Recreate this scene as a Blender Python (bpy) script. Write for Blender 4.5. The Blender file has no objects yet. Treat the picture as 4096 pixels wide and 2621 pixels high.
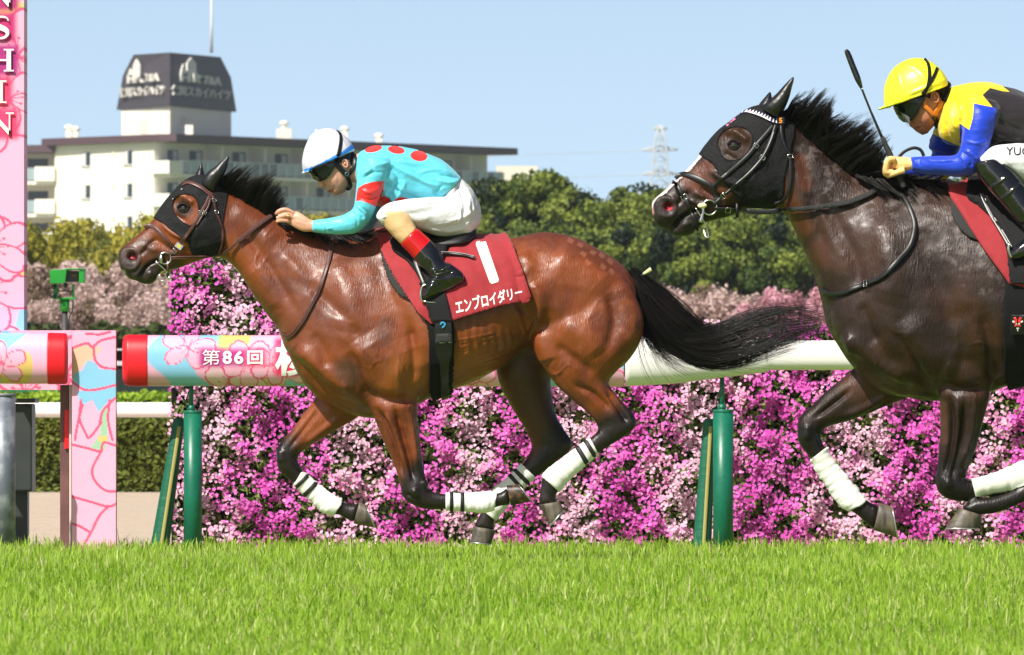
import bpy, bmesh, math, random
import numpy as np
from mathutils import Vector, Matrix
from mathutils.bvhtree import BVHTree

# ------------------------------------------------------------------ camera, sky, sun
SC = bpy.context.scene
F = 39780.0      # focal length in photo pixels
H0 = 1640.0      # horizon row
CH = 0.72        # camera height (m)
R = math.radians
cam_d = bpy.data.cameras.new('camera'); cam = bpy.data.objects.new('camera', cam_d)
SC.collection.objects.link(cam); SC.camera = cam
cam.location = (0, 0, CH); cam.rotation_euler = (R(90), 0, 0)
cam_d.sensor_width = 36.0; cam_d.lens = F / 4096 * 36.0
cam_d.shift_y = (H0 - 1310.5) / 4096
cam_d.clip_start = 0.5; cam_d.clip_end = 9000
cam_d.dof.use_dof = True; cam_d.dof.focus_distance = 44.0; cam_d.dof.aperture_fstop = 23.0

SUN = Vector((-0.40, -0.54, 0.76)).normalized()      # towards the sun
w = bpy.data.worlds.new('World'); SC.world = w; w.use_nodes = True
nt = w.node_tree; nt.nodes.clear()
sky = nt.nodes.new('ShaderNodeTexSky'); sky.sky_type = 'NISHITA'; sky.sun_disc = False
sky.sun_elevation = math.asin(SUN.z); sky.sun_rotation = math.atan2(SUN.x, SUN.y)
sky.altitude = 0; sky.air_density = 1.0; sky.dust_density = 2.8; sky.ozone_density = 0.7
tcs = nt.nodes.new('ShaderNodeTexCoord'); mps = nt.nodes.new('ShaderNodeVectorMath'); mps.operation = 'ADD'; mps.inputs[1].default_value = (0, 0, .125)
nt.links.new(tcs.outputs['Generated'], mps.inputs[0]); nt.links.new(mps.outputs[0], sky.inputs[0])
bg = nt.nodes.new('ShaderNodeBackground'); bg.inputs[1].default_value = 0.055
wo = nt.nodes.new('ShaderNodeOutputWorld')
sep = nt.nodes.new('ShaderNodeSeparateXYZ'); nt.links.new(tcs.outputs['Generated'], sep.inputs[0])
mrs = nt.nodes.new('ShaderNodeMapRange'); mrs.inputs[1].default_value = 0.0; mrs.inputs[2].default_value = 0.16; mrs.inputs[3].default_value = 3.35; mrs.inputs[4].default_value = 0.95; mrs.interpolation_type = 'SMOOTHSTEP'   # brighter air low over the horizon
nt.links.new(sep.outputs[2], mrs.inputs[0])
vms = nt.nodes.new('ShaderNodeVectorMath'); vms.operation = 'SCALE'; nt.links.new(sky.outputs[0], vms.inputs[0]); nt.links.new(mrs.outputs[0], vms.inputs['Scale'])
nt.links.new(vms.outputs[0], bg.inputs[0]); nt.links.new(bg.outputs[0], wo.inputs[0])
sl = bpy.data.lights.new('sun', 'SUN'); sl.energy = 5.0; sl.angle = R(0.5); sl.color = (1.0, 0.95, 0.87)
so = bpy.data.objects.new('sun', sl); SC.collection.objects.link(so)
so.rotation_euler = (-SUN).to_track_quat('-Z', 'Y').to_euler()
SC.view_settings.view_transform = 'Standard'; SC.view_settings.look = 'None'
SC.view_settings.gamma = 1.0; SC.view_settings.exposure = 0.45
random.seed(7); RNG = np.random.default_rng(11)
C = SC.collection
D1 = 45.2; D2 = 39.5     # distances of the two horses
DR = 51.0                # running rail
# ------------------------------------------------------------------ helpers
def P(x, y, D):
    return Vector(((x - 2048.0) / F * D, D, CH + (H0 - y) / F * D))
def PN(a, D):
    a = np.asarray(a, float); o = np.empty(a.shape[:-1] + (3,))
    o[..., 0] = (a[..., 0] - 2048) / F * D; o[..., 1] = D; o[..., 2] = CH + (H0 - a[..., 1]) / F * D
    return o
def topx(co):
    return np.stack([co[:, 0] / co[:, 1] * F + 2048, H0 - (co[:, 2] - CH) / co[:, 1] * F], 1)

def tag(o, label=None, cat=None, group=None, kind=None):
    if label: o['label'] = label
    if cat: o['category'] = cat
    if group: o['group'] = group
    if kind: o['kind'] = kind
    return o
def empty(name, loc=(0, 0, 0)):
    o = bpy.data.objects.new(name, None); C.objects.link(o); o.location = loc; o.empty_display_size = .1
    return o
def link(name, me, mats, parent=None, smooth=True):
    o = bpy.data.objects.new(name, me); C.objects.link(o)
    if mats is not None:
        for m in (mats if isinstance(mats, (list, tuple)) else [mats]): me.materials.append(m)
    me.polygons.foreach_set('use_smooth', [bool(smooth)] * len(me.polygons))
    if parent is not None:
        o.parent = parent
        if parent.type == 'EMPTY': o.matrix_parent_inverse = Matrix.Translation(-parent.location)
    me.update()
    return o
def mesh(name, v, f, mats=None, parent=None, smooth=True, mi=None):
    me = bpy.data.meshes.new(name)
    v = np.asarray(v, float)
    me.vertices.add(len(v)); me.vertices.foreach_set('co', v.ravel())
    if isinstance(f, np.ndarray):
        n, k = f.shape
        me.loops.add(n * k); me.loops.foreach_set('vertex_index', f.ravel().astype(np.int32))
        me.polygons.add(n); me.polygons.foreach_set('loop_start', np.arange(0, n * k, k, dtype=np.int32))
    else:
        ls = np.concatenate([[0], np.cumsum([len(q) for q in f])[:-1]]).astype(np.int32)
        fl = np.fromiter((i for q in f for i in q), dtype=np.int32)
        me.loops.add(len(fl)); me.loops.foreach_set('vertex_index', fl)
        me.polygons.add(len(f)); me.polygons.foreach_set('loop_start', ls)
    me.update(calc_edges=True); me.validate()
    o = link(name, me, mats, parent, smooth)
    if mi is not None: me.polygons.foreach_set('material_index', np.asarray(mi, np.int32))
    return o
def cattr(o, cols, name='Col'):
    a = o.data.color_attributes.new(name, 'FLOAT_COLOR', 'POINT')
    c = np.ones((len(o.data.vertices), 4), np.float32); c[:, :cols.shape[1]] = cols
    a.data.foreach_set('color', c.ravel())

def catmull(rows, sub):
    rows = np.asarray(rows, float); n = len(rows)
    if n == 1: return rows
    d = np.linalg.norm(np.diff(rows[:, :min(4, rows.shape[1])], axis=0), axis=1) ** .5 + 1e-6
    out = []
    for i in range(n - 1):
        p1, p2 = rows[i], rows[i + 1]
        m1 = (p2 - rows[i - 1]) / (d[i] + d[i - 1]) * d[i] if i > 0 else (p2 - p1)
        m2 = (rows[i + 2] - p1) / (d[i] + d[i + 1]) * d[i] if i < n - 2 else (p2 - p1)
        for k in range(sub):
            t = k / sub; t2 = t * t; t3 = t2 * t
            out.append((2 * t3 - 3 * t2 + 1) * p1 + (t3 - 2 * t2 + t) * m1 + (-2 * t3 + 3 * t2) * p2 + (t3 - t2) * m2)
    out.append(rows[-1]); return np.array(out)

class MB:
    """collects vertices and faces"""
    def __init__(s): s.v = []; s.f = []; s.m = []
    def add(s, v, f, m=0):
        b = len(s.v); s.v.extend([tuple(p) for p in v]); s.f.extend([tuple(i + b for i in q) for q in f]); s.m.extend([m] * len(f))
        return s
    def loft(s, st, D, seg=26, sub=4, egg=0.0, half=False, yo=0.0, shift=(0, 0), m=0):
        """rows: ax, ay, bx, by (photo px), half width (m) [, y offset m [, exponent]]"""
        st = [list(r) + [0.0] * (6 - len(r)) if len(r) < 7 else list(r) for r in st]
        st = [r[:6] + [r[6] if len(r) > 6 else 2.0] for r in st]
        q = catmull(st, sub); v = []; n = len(q)
        th = np.linspace(0, 2 * np.pi, seg, endpoint=False)
        for r in q:
            a = PN([r[0] + shift[0], r[1] + shift[1]], D); b = PN([r[2] + shift[0], r[3] + shift[1]], D)
            w_ = max(r[4], 1e-3); y = r[5] + yo; e = 2.0 / max(r[6], .5)
            if half:
                cc = np.cos(th); ss = np.sin(th)
                cz = np.where(cc > 0, cc, 0); p = b + np.outer(cz, a - b); p[:, 1] = D + y + w_ * ss
            else:
                cc = np.sign(np.cos(th)) * np.abs(np.cos(th)) ** e; ss = np.sign(np.sin(th)) * np.abs(np.sin(th)) ** e
                p = (a + b) / 2 + np.outer(cc, (a - b) / 2); p[:, 1] = D + y + w_ * ss * (1 - egg * np.cos(th))
            v.extend(p.tolist())
        f = []
        for i in range(n - 1):
            for j in range(seg):
                k = (j + 1) % seg
                f.append((i * seg + j, i * seg + k, (i + 1) * seg + k, (i + 1) * seg + j))
        f.append(tuple(range(seg))[::-1]); f.append(tuple((n - 1) * seg + j for j in range(seg)))
        return s.add(v, f, m)
    def tube(s, pts, r, seg=8, sub=4, m=0, flat=None, close=False):
        """world points; r scalar or list; flat: (vector, ratio)"""
        pts = np.asarray(pts, float); rr = np.full(len(pts), r) if np.isscalar(r) else np.asarray(r, float)
        if close:
            q = np.column_stack([pts, rr])
        else:
            q = catmull(np.column_stack([pts, rr]), sub) if sub > 1 else np.column_stack([pts, rr])
        n = len(q); v = []; pu = None
        for i in range(n):
            t = (q[(i + 1) % n, :3] - q[i - 1, :3]) if close else q[min(i + 1, n - 1), :3] - q[max(i - 1, 0), :3]
            t = t / (np.linalg.norm(t) + 1e-9)
            ref = np.array([0, 1., 0]) if abs(t[1]) < .9 else np.array([1., 0, 0])
            if pu is not None: ref = pu
            u = ref - t * ref.dot(t); u /= np.linalg.norm(u) + 1e-9; pu = u; w_ = np.cross(t, u)
            for j in range(seg):
                a = 2 * math.pi * j / seg
                v.append(q[i, :3] + q[i, 3] * (math.cos(a) * u * (flat if flat else 1) + math.sin(a) * w_))
        f = []
        for i in range(n if close else n - 1):
            for j in range(seg):
                k = (j + 1) % seg; i2 = (i + 1) % n
                f.append((i * seg + j, i * seg + k, i2 * seg + k, i2 * seg + j))
        if not close:
            f.append(tuple(range(seg))[::-1]); f.append(tuple((n - 1) * seg + j for j in range(seg)))
        return s.add(v, f, m)
    def box(s, lo, hi, m=0, rot=None):
        x0, y0, z0 = lo; x1, y1, z1 = hi
        v = [(x0, y0, z0), (x1, y0, z0), (x1, y1, z0), (x0, y1, z0), (x0, y0, z1), (x1, y0, z1), (x1, y1, z1), (x0, y1, z1)]
        if rot:
            c = Vector(((x0 + x1) / 2, (y0 + y1) / 2, (z0 + z1) / 2)); v = [tuple(c + rot @ (Vector(p) - c)) for p in v]
        return s.add(v, [(0, 3, 2, 1), (4, 5, 6, 7), (0, 1, 5, 4), (1, 2, 6, 5), (2, 3, 7, 6), (3, 0, 4, 7)], m)
    def bx(s, x0, y0, x1, y1, D, dep, m=0):
        """box from photo rectangle at distance D with depth dep"""
        a = P(x0, y1, D); b = P(x1, y0, D)
        return s.box((a.x, D, a.z), (b.x, D + dep, b.z), m)
    def ball(s, c, r, nu=16, nv=10, m=0, rot=None):
        c = Vector(c); r = (r, r, r) if np.isscalar(r) else r; v = []; f = []
        for i in range(nv + 1):
            ph = math.pi * i / nv
            for j in range(nu):
                a = 2 * math.pi * j / nu
                p = Vector((r[0] * math.sin(ph) * math.cos(a), r[1] * math.sin(ph) * math.sin(a), r[2] * math.cos(ph)))
                if rot: p = rot @ p
                v.append(c + p)
        for i in range(nv):
            for j in range(nu):
                k = (j + 1) % nu; f.append((i * nu + j, (i + 1) * nu + j, (i + 1) * nu + k, i * nu + k))
        return s.add(v, f, m)
    def build(s, name, mats=None, parent=None, smooth=True, bevel=0):
        o = mesh(name, s.v, s.f, mats, parent, smooth, s.m if max(s.m) > 0 else None)
        if bevel:
            b = o.modifiers.new('b', 'BEVEL'); b.width = bevel; b.segments = 2; b.limit_method = 'ANGLE'
        return o

def bnd(q, n):
    e = np.concatenate([q[:, [0, 1]], q[:, [1, 2]], q[:, [2, 3]], q[:, [3, 0]]]); e.sort(axis=1)
    u, c = np.unique(e, axis=0, return_counts=True); return np.unique(u[c == 1])

class Surf:
    """voxel-joined organic surface kept as arrays: co, quads, per-face material"""
    def __init__(s, mb, vox, sm=4, lam=.5):
        me = bpy.data.meshes.new('t'); me.from_pydata(mb.v, [], mb.f); me.update()
        o = bpy.data.objects.new('t', me); C.objects.link(o)
        md = o.modifiers.new('r', 'REMESH'); md.mode = 'VOXEL'; md.voxel_size = vox; md.adaptivity = 0
        dg = bpy.context.evaluated_depsgraph_get(); dg.update()
        e = o.evaluated_get(dg).to_mesh()
        n = len(e.vertices); s.co = np.empty(n * 3); e.vertices.foreach_get('co', s.co); s.co = s.co.reshape(-1, 3)
        m = len(e.polygons); lv = np.empty(len(e.loops), np.int32); e.loops.foreach_get('vertex_index', lv)
        s.q = lv.reshape(-1, 4) if len(lv) == 4 * m else None
        if s.q is None: raise RuntimeError('not quads')
        bpy.data.objects.remove(o); bpy.data.meshes.remove(me)
        s.vox = vox; s.mi = np.zeros(len(s.q), np.int32)
        s.topo(); s.smooth(sm, lam); s.normals()
    def topo(s):
        e = np.concatenate([s.q[:, [0, 1]], s.q[:, [1, 2]], s.q[:, [2, 3]], s.q[:, [3, 0]]]); e.sort(axis=1)
        s.e = np.unique(e, axis=0)
    def lap(s, x):
        n = len(s.co); a, b = s.e[:, 0], s.e[:, 1]
        deg = np.bincount(a, minlength=n) + np.bincount(b, minlength=n)
        r = np.empty_like(x)
        for k in range(x.shape[1]):
            r[:, k] = (np.bincount(a, x[b, k], n) + np.bincount(b, x[a, k], n)) / np.maximum(deg, 1) - x[:, k]
        return r
    def smooth(s, it, lam=.5, taubin=True, w=None):
        for i in range(it):
            d = s.lap(s.co) * lam
            s.co += d if w is None else d * w[:, None]
            if taubin:
                d = s.lap(s.co) * -(lam + .02)
                s.co += d if w is None else d * w[:, None]
    def normals(s):
        c = s.co[s.q]; fn = np.cross(c[:, 2] - c[:, 0], c[:, 3] - c[:, 1]); s.fn = fn
        n = np.zeros_like(s.co)
        for k in range(4):
            for j in range(3): n[:, j] += np.bincount(s.q[:, k], fn[:, j], len(s.co))
        s.n = n / (np.linalg.norm(n, axis=1)[:, None] + 1e-12)
    def px(s): return topx(s.co)
    def stroke(s, pts, r, amp, y0=-9, y1=9, D=None, both=False, sub=4):
        """raise (amp>0) or sink the surface along a polyline traced in photo px. pts rows x,y[,r scale]"""
        D = D or s.D; amp = amp * getattr(s, 'k', 1.0)
        p = catmull(np.asarray(pts, float), sub) if len(pts) > 2 else np.asarray(pts, float)
        q = s.px(); bb = (q[:, 0] > p[:, 0].min() - 3 * r) & (q[:, 0] < p[:, 0].max() + 3 * r) & (q[:, 1] > p[:, 1].min() - 3 * r) & (q[:, 1] < p[:, 1].max() + 3 * r)
        bb &= (s.co[:, 1] > D + y0) & (s.co[:, 1] < D + y1)
        ix = np.nonzero(bb)[0]
        if len(ix) == 0: return
        a = p[:-1, :2]; b = p[1:, :2]; v = q[ix]; best = np.full(len(ix), 1e9); tt = np.zeros(len(ix))
        L = len(a)
        for i in range(L):
            ab = b[i] - a[i]; t = np.clip(((v - a[i]) @ ab) / (ab @ ab + 1e-9), 0, 1)
            d = np.hypot(*(v - (a[i] + t[:, None] * ab)).T); m = d < best
            best[m] = d[m]; tt[m] = (i + t[m]) / L
        taper = np.clip(np.minimum(tt, 1 - tt) * 5 + .25, 0, 1)
        g = np.exp(-(best / r) ** 2) * taper
        ny = s.n[ix, 1]; wgt = np.clip(np.abs(ny) * 1.6, 0, 1) if both else np.clip(-ny * 1.6 + .1, 0, 1)
        s.co[ix] += s.n[ix] * (g * wgt * amp)[:, None]
    def inside(s, poly, q=None):
        q = s.px() if q is None else q
        poly = np.asarray(poly, float); x, y = q[:, 0], q[:, 1]; r = np.zeros(len(q), bool); n = len(poly)
        for i in range(n):
            x1, y1 = poly[i]; x2, y2 = poly[(i + 1) % n]
            c = ((y1 > y) != (y2 > y)) & (x < (x2 - x1) * (y - y1) / (y2 - y1 + 1e-12) + x1); r ^= c
        return r
    def edist(s, poly, q):
        poly = np.asarray(poly, float); best = np.full(len(q), 1e9); near = np.zeros((len(q), 2)); n = len(poly)
        for i in range(n):
            a = poly[i]; ab = poly[(i + 1) % n] - a; t = np.clip(((q - a) @ ab) / (ab @ ab + 1e-9), 0, 1)
            c = a + t[:, None] * ab; d = np.hypot(*(q - c).T); m = d < best; best[m] = d[m]; near[m] = c[m]
        return best, near
    def bulge(s, poly, soft, amp, y0=-9, y1=9, both=False):
        q = s.px(); ins = s.inside(poly, q); d, _ = s.edist(poly, q)
        t = np.clip(np.where(ins, d, -d) / soft, 0, 1); t = t * t * (3 - 2 * t)
        ny = s.n[:, 1]; wgt = np.clip(np.abs(ny) * 1.6, 0, 1) if both else np.clip(-ny * 1.6 + .1, 0, 1)
        k = (s.co[:, 1] > s.D + y0) & (s.co[:, 1] < s.D + y1)
        s.co += s.n * (t * wgt * amp * k)[:, None]
    def noise(s, amp, scale, y=None):
        from mathutils import noise as N
        v = np.array([N.noise(Vector(p) * scale) for p in s.co]); s.co += s.n * (v * amp)[:, None]
    def snap(s, poly, y0=-9, y1=9):
        """pull vertices lying close to the outline on to it, so that a colour or patch edge is clean"""
        q = s.px(); d, c = s.edist(poly, q)
        th = s.vox * F / s.D * .62
        k = (d < th) & (s.co[:, 1] > s.D + y0) & (s.co[:, 1] < s.D + y1)
        Y = s.co[k, 1]; s.co[k, 0] = (c[k, 0] - 2048) / F * Y; s.co[k, 2] = CH + (H0 - c[k, 1]) / F * Y
    def fsel(s, poly, y0=-9, y1=9):
        fc = s.co[s.q].mean(axis=1)
        return s.inside(poly, topx(fc)) & (fc[:, 1] > s.D + y0) & (fc[:, 1] < s.D + y1)
    def paint(s, poly, m, y0=-9, y1=9):
        s.snap(poly, y0, y1); s.mi[s.fsel(poly, y0, y1)] = m
    def patch(s, poly, off, name, mat, parent, hole=None, y0=-9, y1=9, thick=.003, holes=(), relax=2, wr=None, flare=None):
        """a fitted sheet: the faces inside the outline, lifted by off (m)"""
        hs = ([hole] if hole else []) + list(holes)
        t = Surf.__new__(Surf); t.__dict__.update(s.__dict__); t.co = s.co.copy()
        t.snap(poly, y0, y1)
        for h in hs: t.snap(h, y0, y1)
        f = t.fsel(poly, y0, y1)
        for h in hs: f &= ~t.fsel(h, y0, y1)
        q = s.q[f]; u, inv = np.unique(q, return_inverse=True); q = inv.reshape(-1, 4)
        co = t.co[u]; n = s.n[u]
        o_ = np.full(len(u), off)
        if wr is not None: o_ = o_ + wr(topx(co), co)
        co = co + n * o_[:, None]
        for pl in [poly] + hs:                      # keep the cut edges clean after lifting
            qq = topx(co); d, c = s.edist(pl, qq); k = (d < 26) & np.isin(np.arange(len(u)), bnd(q, len(u)))
            co[k, 0] = (c[k, 0] - 2048) / F * co[k, 1]; co[k, 2] = CH + (H0 - c[k, 1]) / F * co[k, 1]
        o = mesh(name, co, q, mat, parent)
        md = o.modifiers.new('s', 'SOLIDIFY'); md.thickness = thick; md.offset = 0
        return o
    def obj(s, name, mats, parent=None):
        o = mesh(name, s.co, s.q, mats, parent, mi=s.mi if s.mi.max() > 0 else None); return o
    def bvh(s): return BVHTree.FromPolygons(s.co.tolist(), s.q.tolist())

CAMO = Vector((0, 0, CH))
class Drape:
    """casts photo points on to the surfaces seen from the camera side"""
    def __init__(s, surfs, D): s.b = [q.bvh() if isinstance(q, Surf) else q for q in surfs]; s.D = D
    def hit(s, x, y):
        d = (P(x, y, s.D) - CAMO).normalized(); o = P(x, y, s.D - 1.6); best = None
        for b in s.b:
            l, n, i, dist = b.ray_cast(o, d)
            if l is not None and (best is None or dist < best[2]): best = (l, n if n.dot(d) < 0 else -n, dist)
        return best
    def path(s, pts, off=.004, step=6.0, y_def=None, sub=8):
        """list of (point, normal); points that miss keep the depth of their neighbours (or y_def)"""
        p = catmull(np.asarray(pts, float)[:, :2], sub)
        L = np.concatenate([[0], np.cumsum(np.hypot(*np.diff(p, axis=0).T))]); n = max(int(L[-1] / step), 2)
        t = np.linspace(0, L[-1], n + 1); xs = np.interp(t, L, p[:, 0]); ys = np.interp(t, L, p[:, 1])
        yy = np.full(n + 1, np.nan); nn = np.zeros((n + 1, 3))
        for i in range(n + 1):
            h = s.hit(xs[i], ys[i])
            if h: yy[i] = h[0].y - off; nn[i] = h[1]
            else: nn[i] = (0, -1, 0)
        if np.isnan(yy).all(): yy[:] = s.D + (y_def if y_def is not None else -.1)
        k = ~np.isnan(yy); yy = np.interp(np.arange(n + 1), np.nonzero(k)[0], yy[k])
        if y_def is not None:
            y_ = np.where(k, yy, s.D + y_def); yy = y_
        for _ in range(3):
            yy[1:-1] = (yy[:-2] + yy[1:-1] * 2 + yy[2:]) / 4; nn[1:-1] = (nn[:-2] + nn[1:-1] * 2 + nn[2:]) / 4
        out = []
        for i in range(n + 1):
            q = P(xs[i], ys[i], 1.0); Y = yy[i]
            out.append((Vector((xs[i] - 2048, 0, H0 - ys[i])) / F * Y + Vector((0, Y, CH)), Vector(nn[i]).normalized()))
        return out
def strap(mb, path, wid, th=.003, m=0, rnd=False):
    """flat band along (point, normal) path; wid scalar or (w0, w1)"""
    n = len(path); v = []
    for i, (p, nr) in enumerate(path):
        t = (path[min(i + 1, n - 1)][0] - path[max(i - 1, 0)][0]).normalized()
        b = nr.cross(t).normalized(); nr2 = t.cross(b)
        w_ = wid if np.isscalar(wid) else wid[0] + (wid[1] - wid[0]) * i / (n - 1)
        h = w_ / 2
        for (a, c) in ((-h, -th * .5), (-h, th * .25), (-h * .8, th * .6), (h * .8, th * .6), (h, th * .25), (h, -th * .5)):
            v.append(p + b * a + nr2 * c)
    f = [];K = 6
    for i in range(n - 1):
        for j in range(K):
            k = (j + 1) % K; f.append((i * K + j, i * K + k, (i + 1) * K + k, (i + 1) * K + j))
    f.append(tuple(range(K))[::-1]); f.append(tuple((n - 1) * K + j for j in range(K)))
    mb.add(v, f, m)
def ring_pts(c, r, n=20, ax='y', tilt=0, ry=None):
    c = Vector(c); ry = ry or r
    return [c + Vector((r * math.cos(2 * math.pi * i / n), tilt * math.cos(2 * math.pi * i / n), ry * math.sin(2 * math.pi * i / n))) for i in range(n)]

# ---- materials
def mat(name, col, rough=.6, spec=.5, metal=0., coat=0., noise=None, bump=None, attr=False, sub=0., trans=0., sheen=0., coatr=.1, rvar=None):
    """noise: list of (scale, second colour, lo, hi) ; bump: (scale, strength, distance, detail)"""
    m = bpy.data.materials.new(name); m.use_nodes = True; nt = m.node_tree; b = nt.nodes['Principled BSDF']; L = nt.links
    b.inputs['Base Color'].default_value = (*col, 1); b.inputs['Roughness'].default_value = rough
    b.inputs['Specular IOR Level'].default_value = spec; b.inputs['Metallic'].default_value = metal
    b.inputs['Coat Weight'].default_value = coat; b.inputs['Coat Roughness'].default_value = coatr
    if sheen: b.inputs['Sheen Weight'].default_value = sheen
    if sub:
        b.inputs['Subsurface Weight'].default_value = sub; b.inputs['Subsurface Scale'].default_value = .01
        b.inputs['Subsurface Radius'].default_value = (1, .4, .25)
    tc = nt.nodes.new('ShaderNodeTexCoord'); cur = None
    if attr:
        a = nt.nodes.new('ShaderNodeVertexColor'); a.layer_name = 'Col'; cur = a.outputs[0]
    for (sc, c2, lo, hi) in (noise or []):
        n = nt.nodes.new('ShaderNodeTexNoise'); n.inputs['Detail'].default_value = 4
        if isinstance(sc, tuple):
            mp = nt.nodes.new('ShaderNodeMapping'); mp.inputs['Scale'].default_value = sc; L.new(tc.outputs['Object'], mp.inputs[0]); L.new(mp.outputs[0], n.inputs['Vector']); n.inputs['Scale'].default_value = 1
        else:
            L.new(tc.outputs['Object'], n.inputs['Vector']); n.inputs['Scale'].default_value = sc
        mr = nt.nodes.new('ShaderNodeMapRange'); mr.inputs[1].default_value = lo; mr.inputs[2].default_value = hi; L.new(n.outputs[0], mr.inputs[0])
        mx = nt.nodes.new('ShaderNodeMix'); mx.data_type = 'RGBA'; L.new(mr.outputs[0], mx.inputs[0])
        if cur is None: mx.inputs[6].default_value = (*col, 1)
        else: L.new(cur, mx.inputs[6])
        mx.inputs[7].default_value = (*c2, 1); cur = mx.outputs[2]
    if cur is not None: L.new(cur, b.inputs['Base Color'])
    if rvar:
        n = nt.nodes.new('ShaderNodeTexNoise'); n.inputs['Detail'].default_value = 5; n.inputs['Scale'].default_value = rvar[0]; L.new(tc.outputs['Object'], n.inputs['Vector'])
        mr = nt.nodes.new('ShaderNodeMapRange'); mr.inputs[1].default_value = .35; mr.inputs[2].default_value = .65; mr.inputs[3].default_value = rvar[1]; mr.inputs[4].default_value = rvar[2]; L.new(n.outputs[0], mr.inputs[0]); L.new(mr.outputs[0], b.inputs['Roughness'])
    prev = None
    for bp in ([bump] if bump and not isinstance(bump, list) else (bump or [])):
        sc, st, di, de = bp
        n = nt.nodes.new('ShaderNodeTexNoise'); n.inputs['Detail'].default_value = de
        if isinstance(sc, tuple):
            mp = nt.nodes.new('ShaderNodeMapping'); mp.inputs['Scale'].default_value = sc; L.new(tc.outputs['Object'], mp.inputs[0]); L.new(mp.outputs[0], n.inputs['Vector']); n.inputs['Scale'].default_value = 1
        else:
            L.new(tc.outputs['Object'], n.inputs['Vector']); n.inputs['Scale'].default_value = sc
        bm = nt.nodes.new('ShaderNodeBump'); bm.inputs['Strength'].default_value = st; bm.inputs['Distance'].default_value = di
        L.new(n.outputs[0], bm.inputs['Height'])
        if prev is not None: L.new(prev, bm.inputs['Normal'])
        prev = bm.outputs[0]
    if prev is not None: L.new(prev, b.inputs['Normal'])
    if trans:
        t = nt.nodes.new('ShaderNodeBsdfTranslucent'); mx = nt.nodes.new('ShaderNodeMixShader'); mx.inputs[0].default_value = trans
        if cur is not None: L.new(cur, t.inputs[0])
        else: t.inputs[0].default_value = (*col, 1)
        L.new(b.outputs[0], mx.inputs[1]); L.new(t.outputs[0], mx.inputs[2]); L.new(mx.outputs[0], nt.nodes['Material Output'].inputs[0])
    return m
def srgb(r, g, b): return tuple(((c / 255) / 12.92 if c / 255 <= .04045 else ((c / 255 + .055) / 1.055) ** 2.4) for c in (r, g, b))

def text_mesh(s, bold=0.0, sub=.02):
    """outline text as flat verts/faces, x right, y up; subdivided"""
    cu = bpy.data.curves.new('t', 'FONT'); cu.body = s; cu.offset = bold; cu.resolution_u = 3
    o = bpy.data.objects.new('t', cu); C.objects.link(o)
    dg = bpy.context.evaluated_depsgraph_get(); dg.update(); me = bpy.data.meshes.new_from_object(o.evaluated_get(dg))
    bm = bmesh.new(); bm.from_mesh(me); bmesh.ops.triangulate(bm, faces=bm.faces)
    for _ in range(4):
        es = [e for e in bm.edges if e.calc_length() > sub]
        if not es: break
        bmesh.ops.subdivide_edges(bm, edges=es, cuts=1)
        bmesh.ops.triangulate(bm, faces=[f for f in bm.faces if len(f.verts) > 3])
    bmesh.ops.recalc_face_normals(bm, faces=bm.faces)
    v = np.array([x.co[:2] for x in bm.verts]); f = [tuple(x.index for x in q.verts) for q in bm.faces]
    bm.free(); bpy.data.objects.remove(o); bpy.data.curves.remove(cu); bpy.data.meshes.remove(me)
    return v, f
def fit_quad(v, quad):
    """map text box to the photo quad (bl, br, tr, tl)"""
    lo = v.min(0); hi = v.max(0); t = (v - lo) / (hi - lo + 1e-9); q = np.asarray(quad, float)
    u, w_ = t[:, :1], t[:, 1:]
    return q[0] * (1 - u) * (1 - w_) + q[1] * u * (1 - w_) + q[2] * u * w_ + q[3] * (1 - u) * w_
# ------------------------------------------------------------------ ground
M = {}
def zc(y):  # gentle swell of the turf between the camera and the horses
    return .124 * np.exp(-((np.asarray(y, float) - 36.0) / 3.6) ** 2)
M['soil'] = mat('turf_soil', srgb(110, 140, 44), rough=.95, noise=[(3, srgb(130, 160, 56), .4, .6), (40, srgb(60, 66, 30), .4, .7)])
M['sand'] = mat('sand_track', srgb(184, 174, 160), rough=.95, noise=[((.8, 9, 1), srgb(176, 154, 132), .42, .56), ((10, 30, 1), srgb(140, 118, 98), .54, .66), ((30, 60, 10), srgb(216, 194, 168), .5, .7)], bump=[((3, 12, 3), .8, .03, 5), ((40, 60, 40), .7, .01, 3)])
M['far'] = mat('far_ground', srgb(92, 112, 52), rough=.95, noise=[(.05, srgb(110, 120, 64), .4, .6)])
ys = [-300, 0] + list(np.arange(10, 56, .5)) + [60, 80, 120]; 
g = mesh('ground', [(-3000, -300, -.03), (3000, -300, -.03), (3000, 3000, -.03), (-3000, 3000, -.03)], [(0, 1, 2, 3)], M['far']); tag(g, kind='structure')
g = mesh('sand_track', [(-200, 51.8, -.02), (200, 51.8, -.02), (200, 90, -.02), (-200, 90, -.02)], [(0, 1, 2, 3)], M['sand']); tag(g, kind='structure')
ys = np.concatenate([[-40, 0], np.arange(10, 52.6, .4)]); v = [(x, y, float(zc(y)) - .005) for y in ys for x in (-60, 60)]
g = mesh('turf_ground', v, [(2 * i, 2 * i + 1, 2 * i + 3, 2 * i + 2) for i in range(len(ys) - 1)], M['soil']); tag(g, kind='structure')
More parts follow.
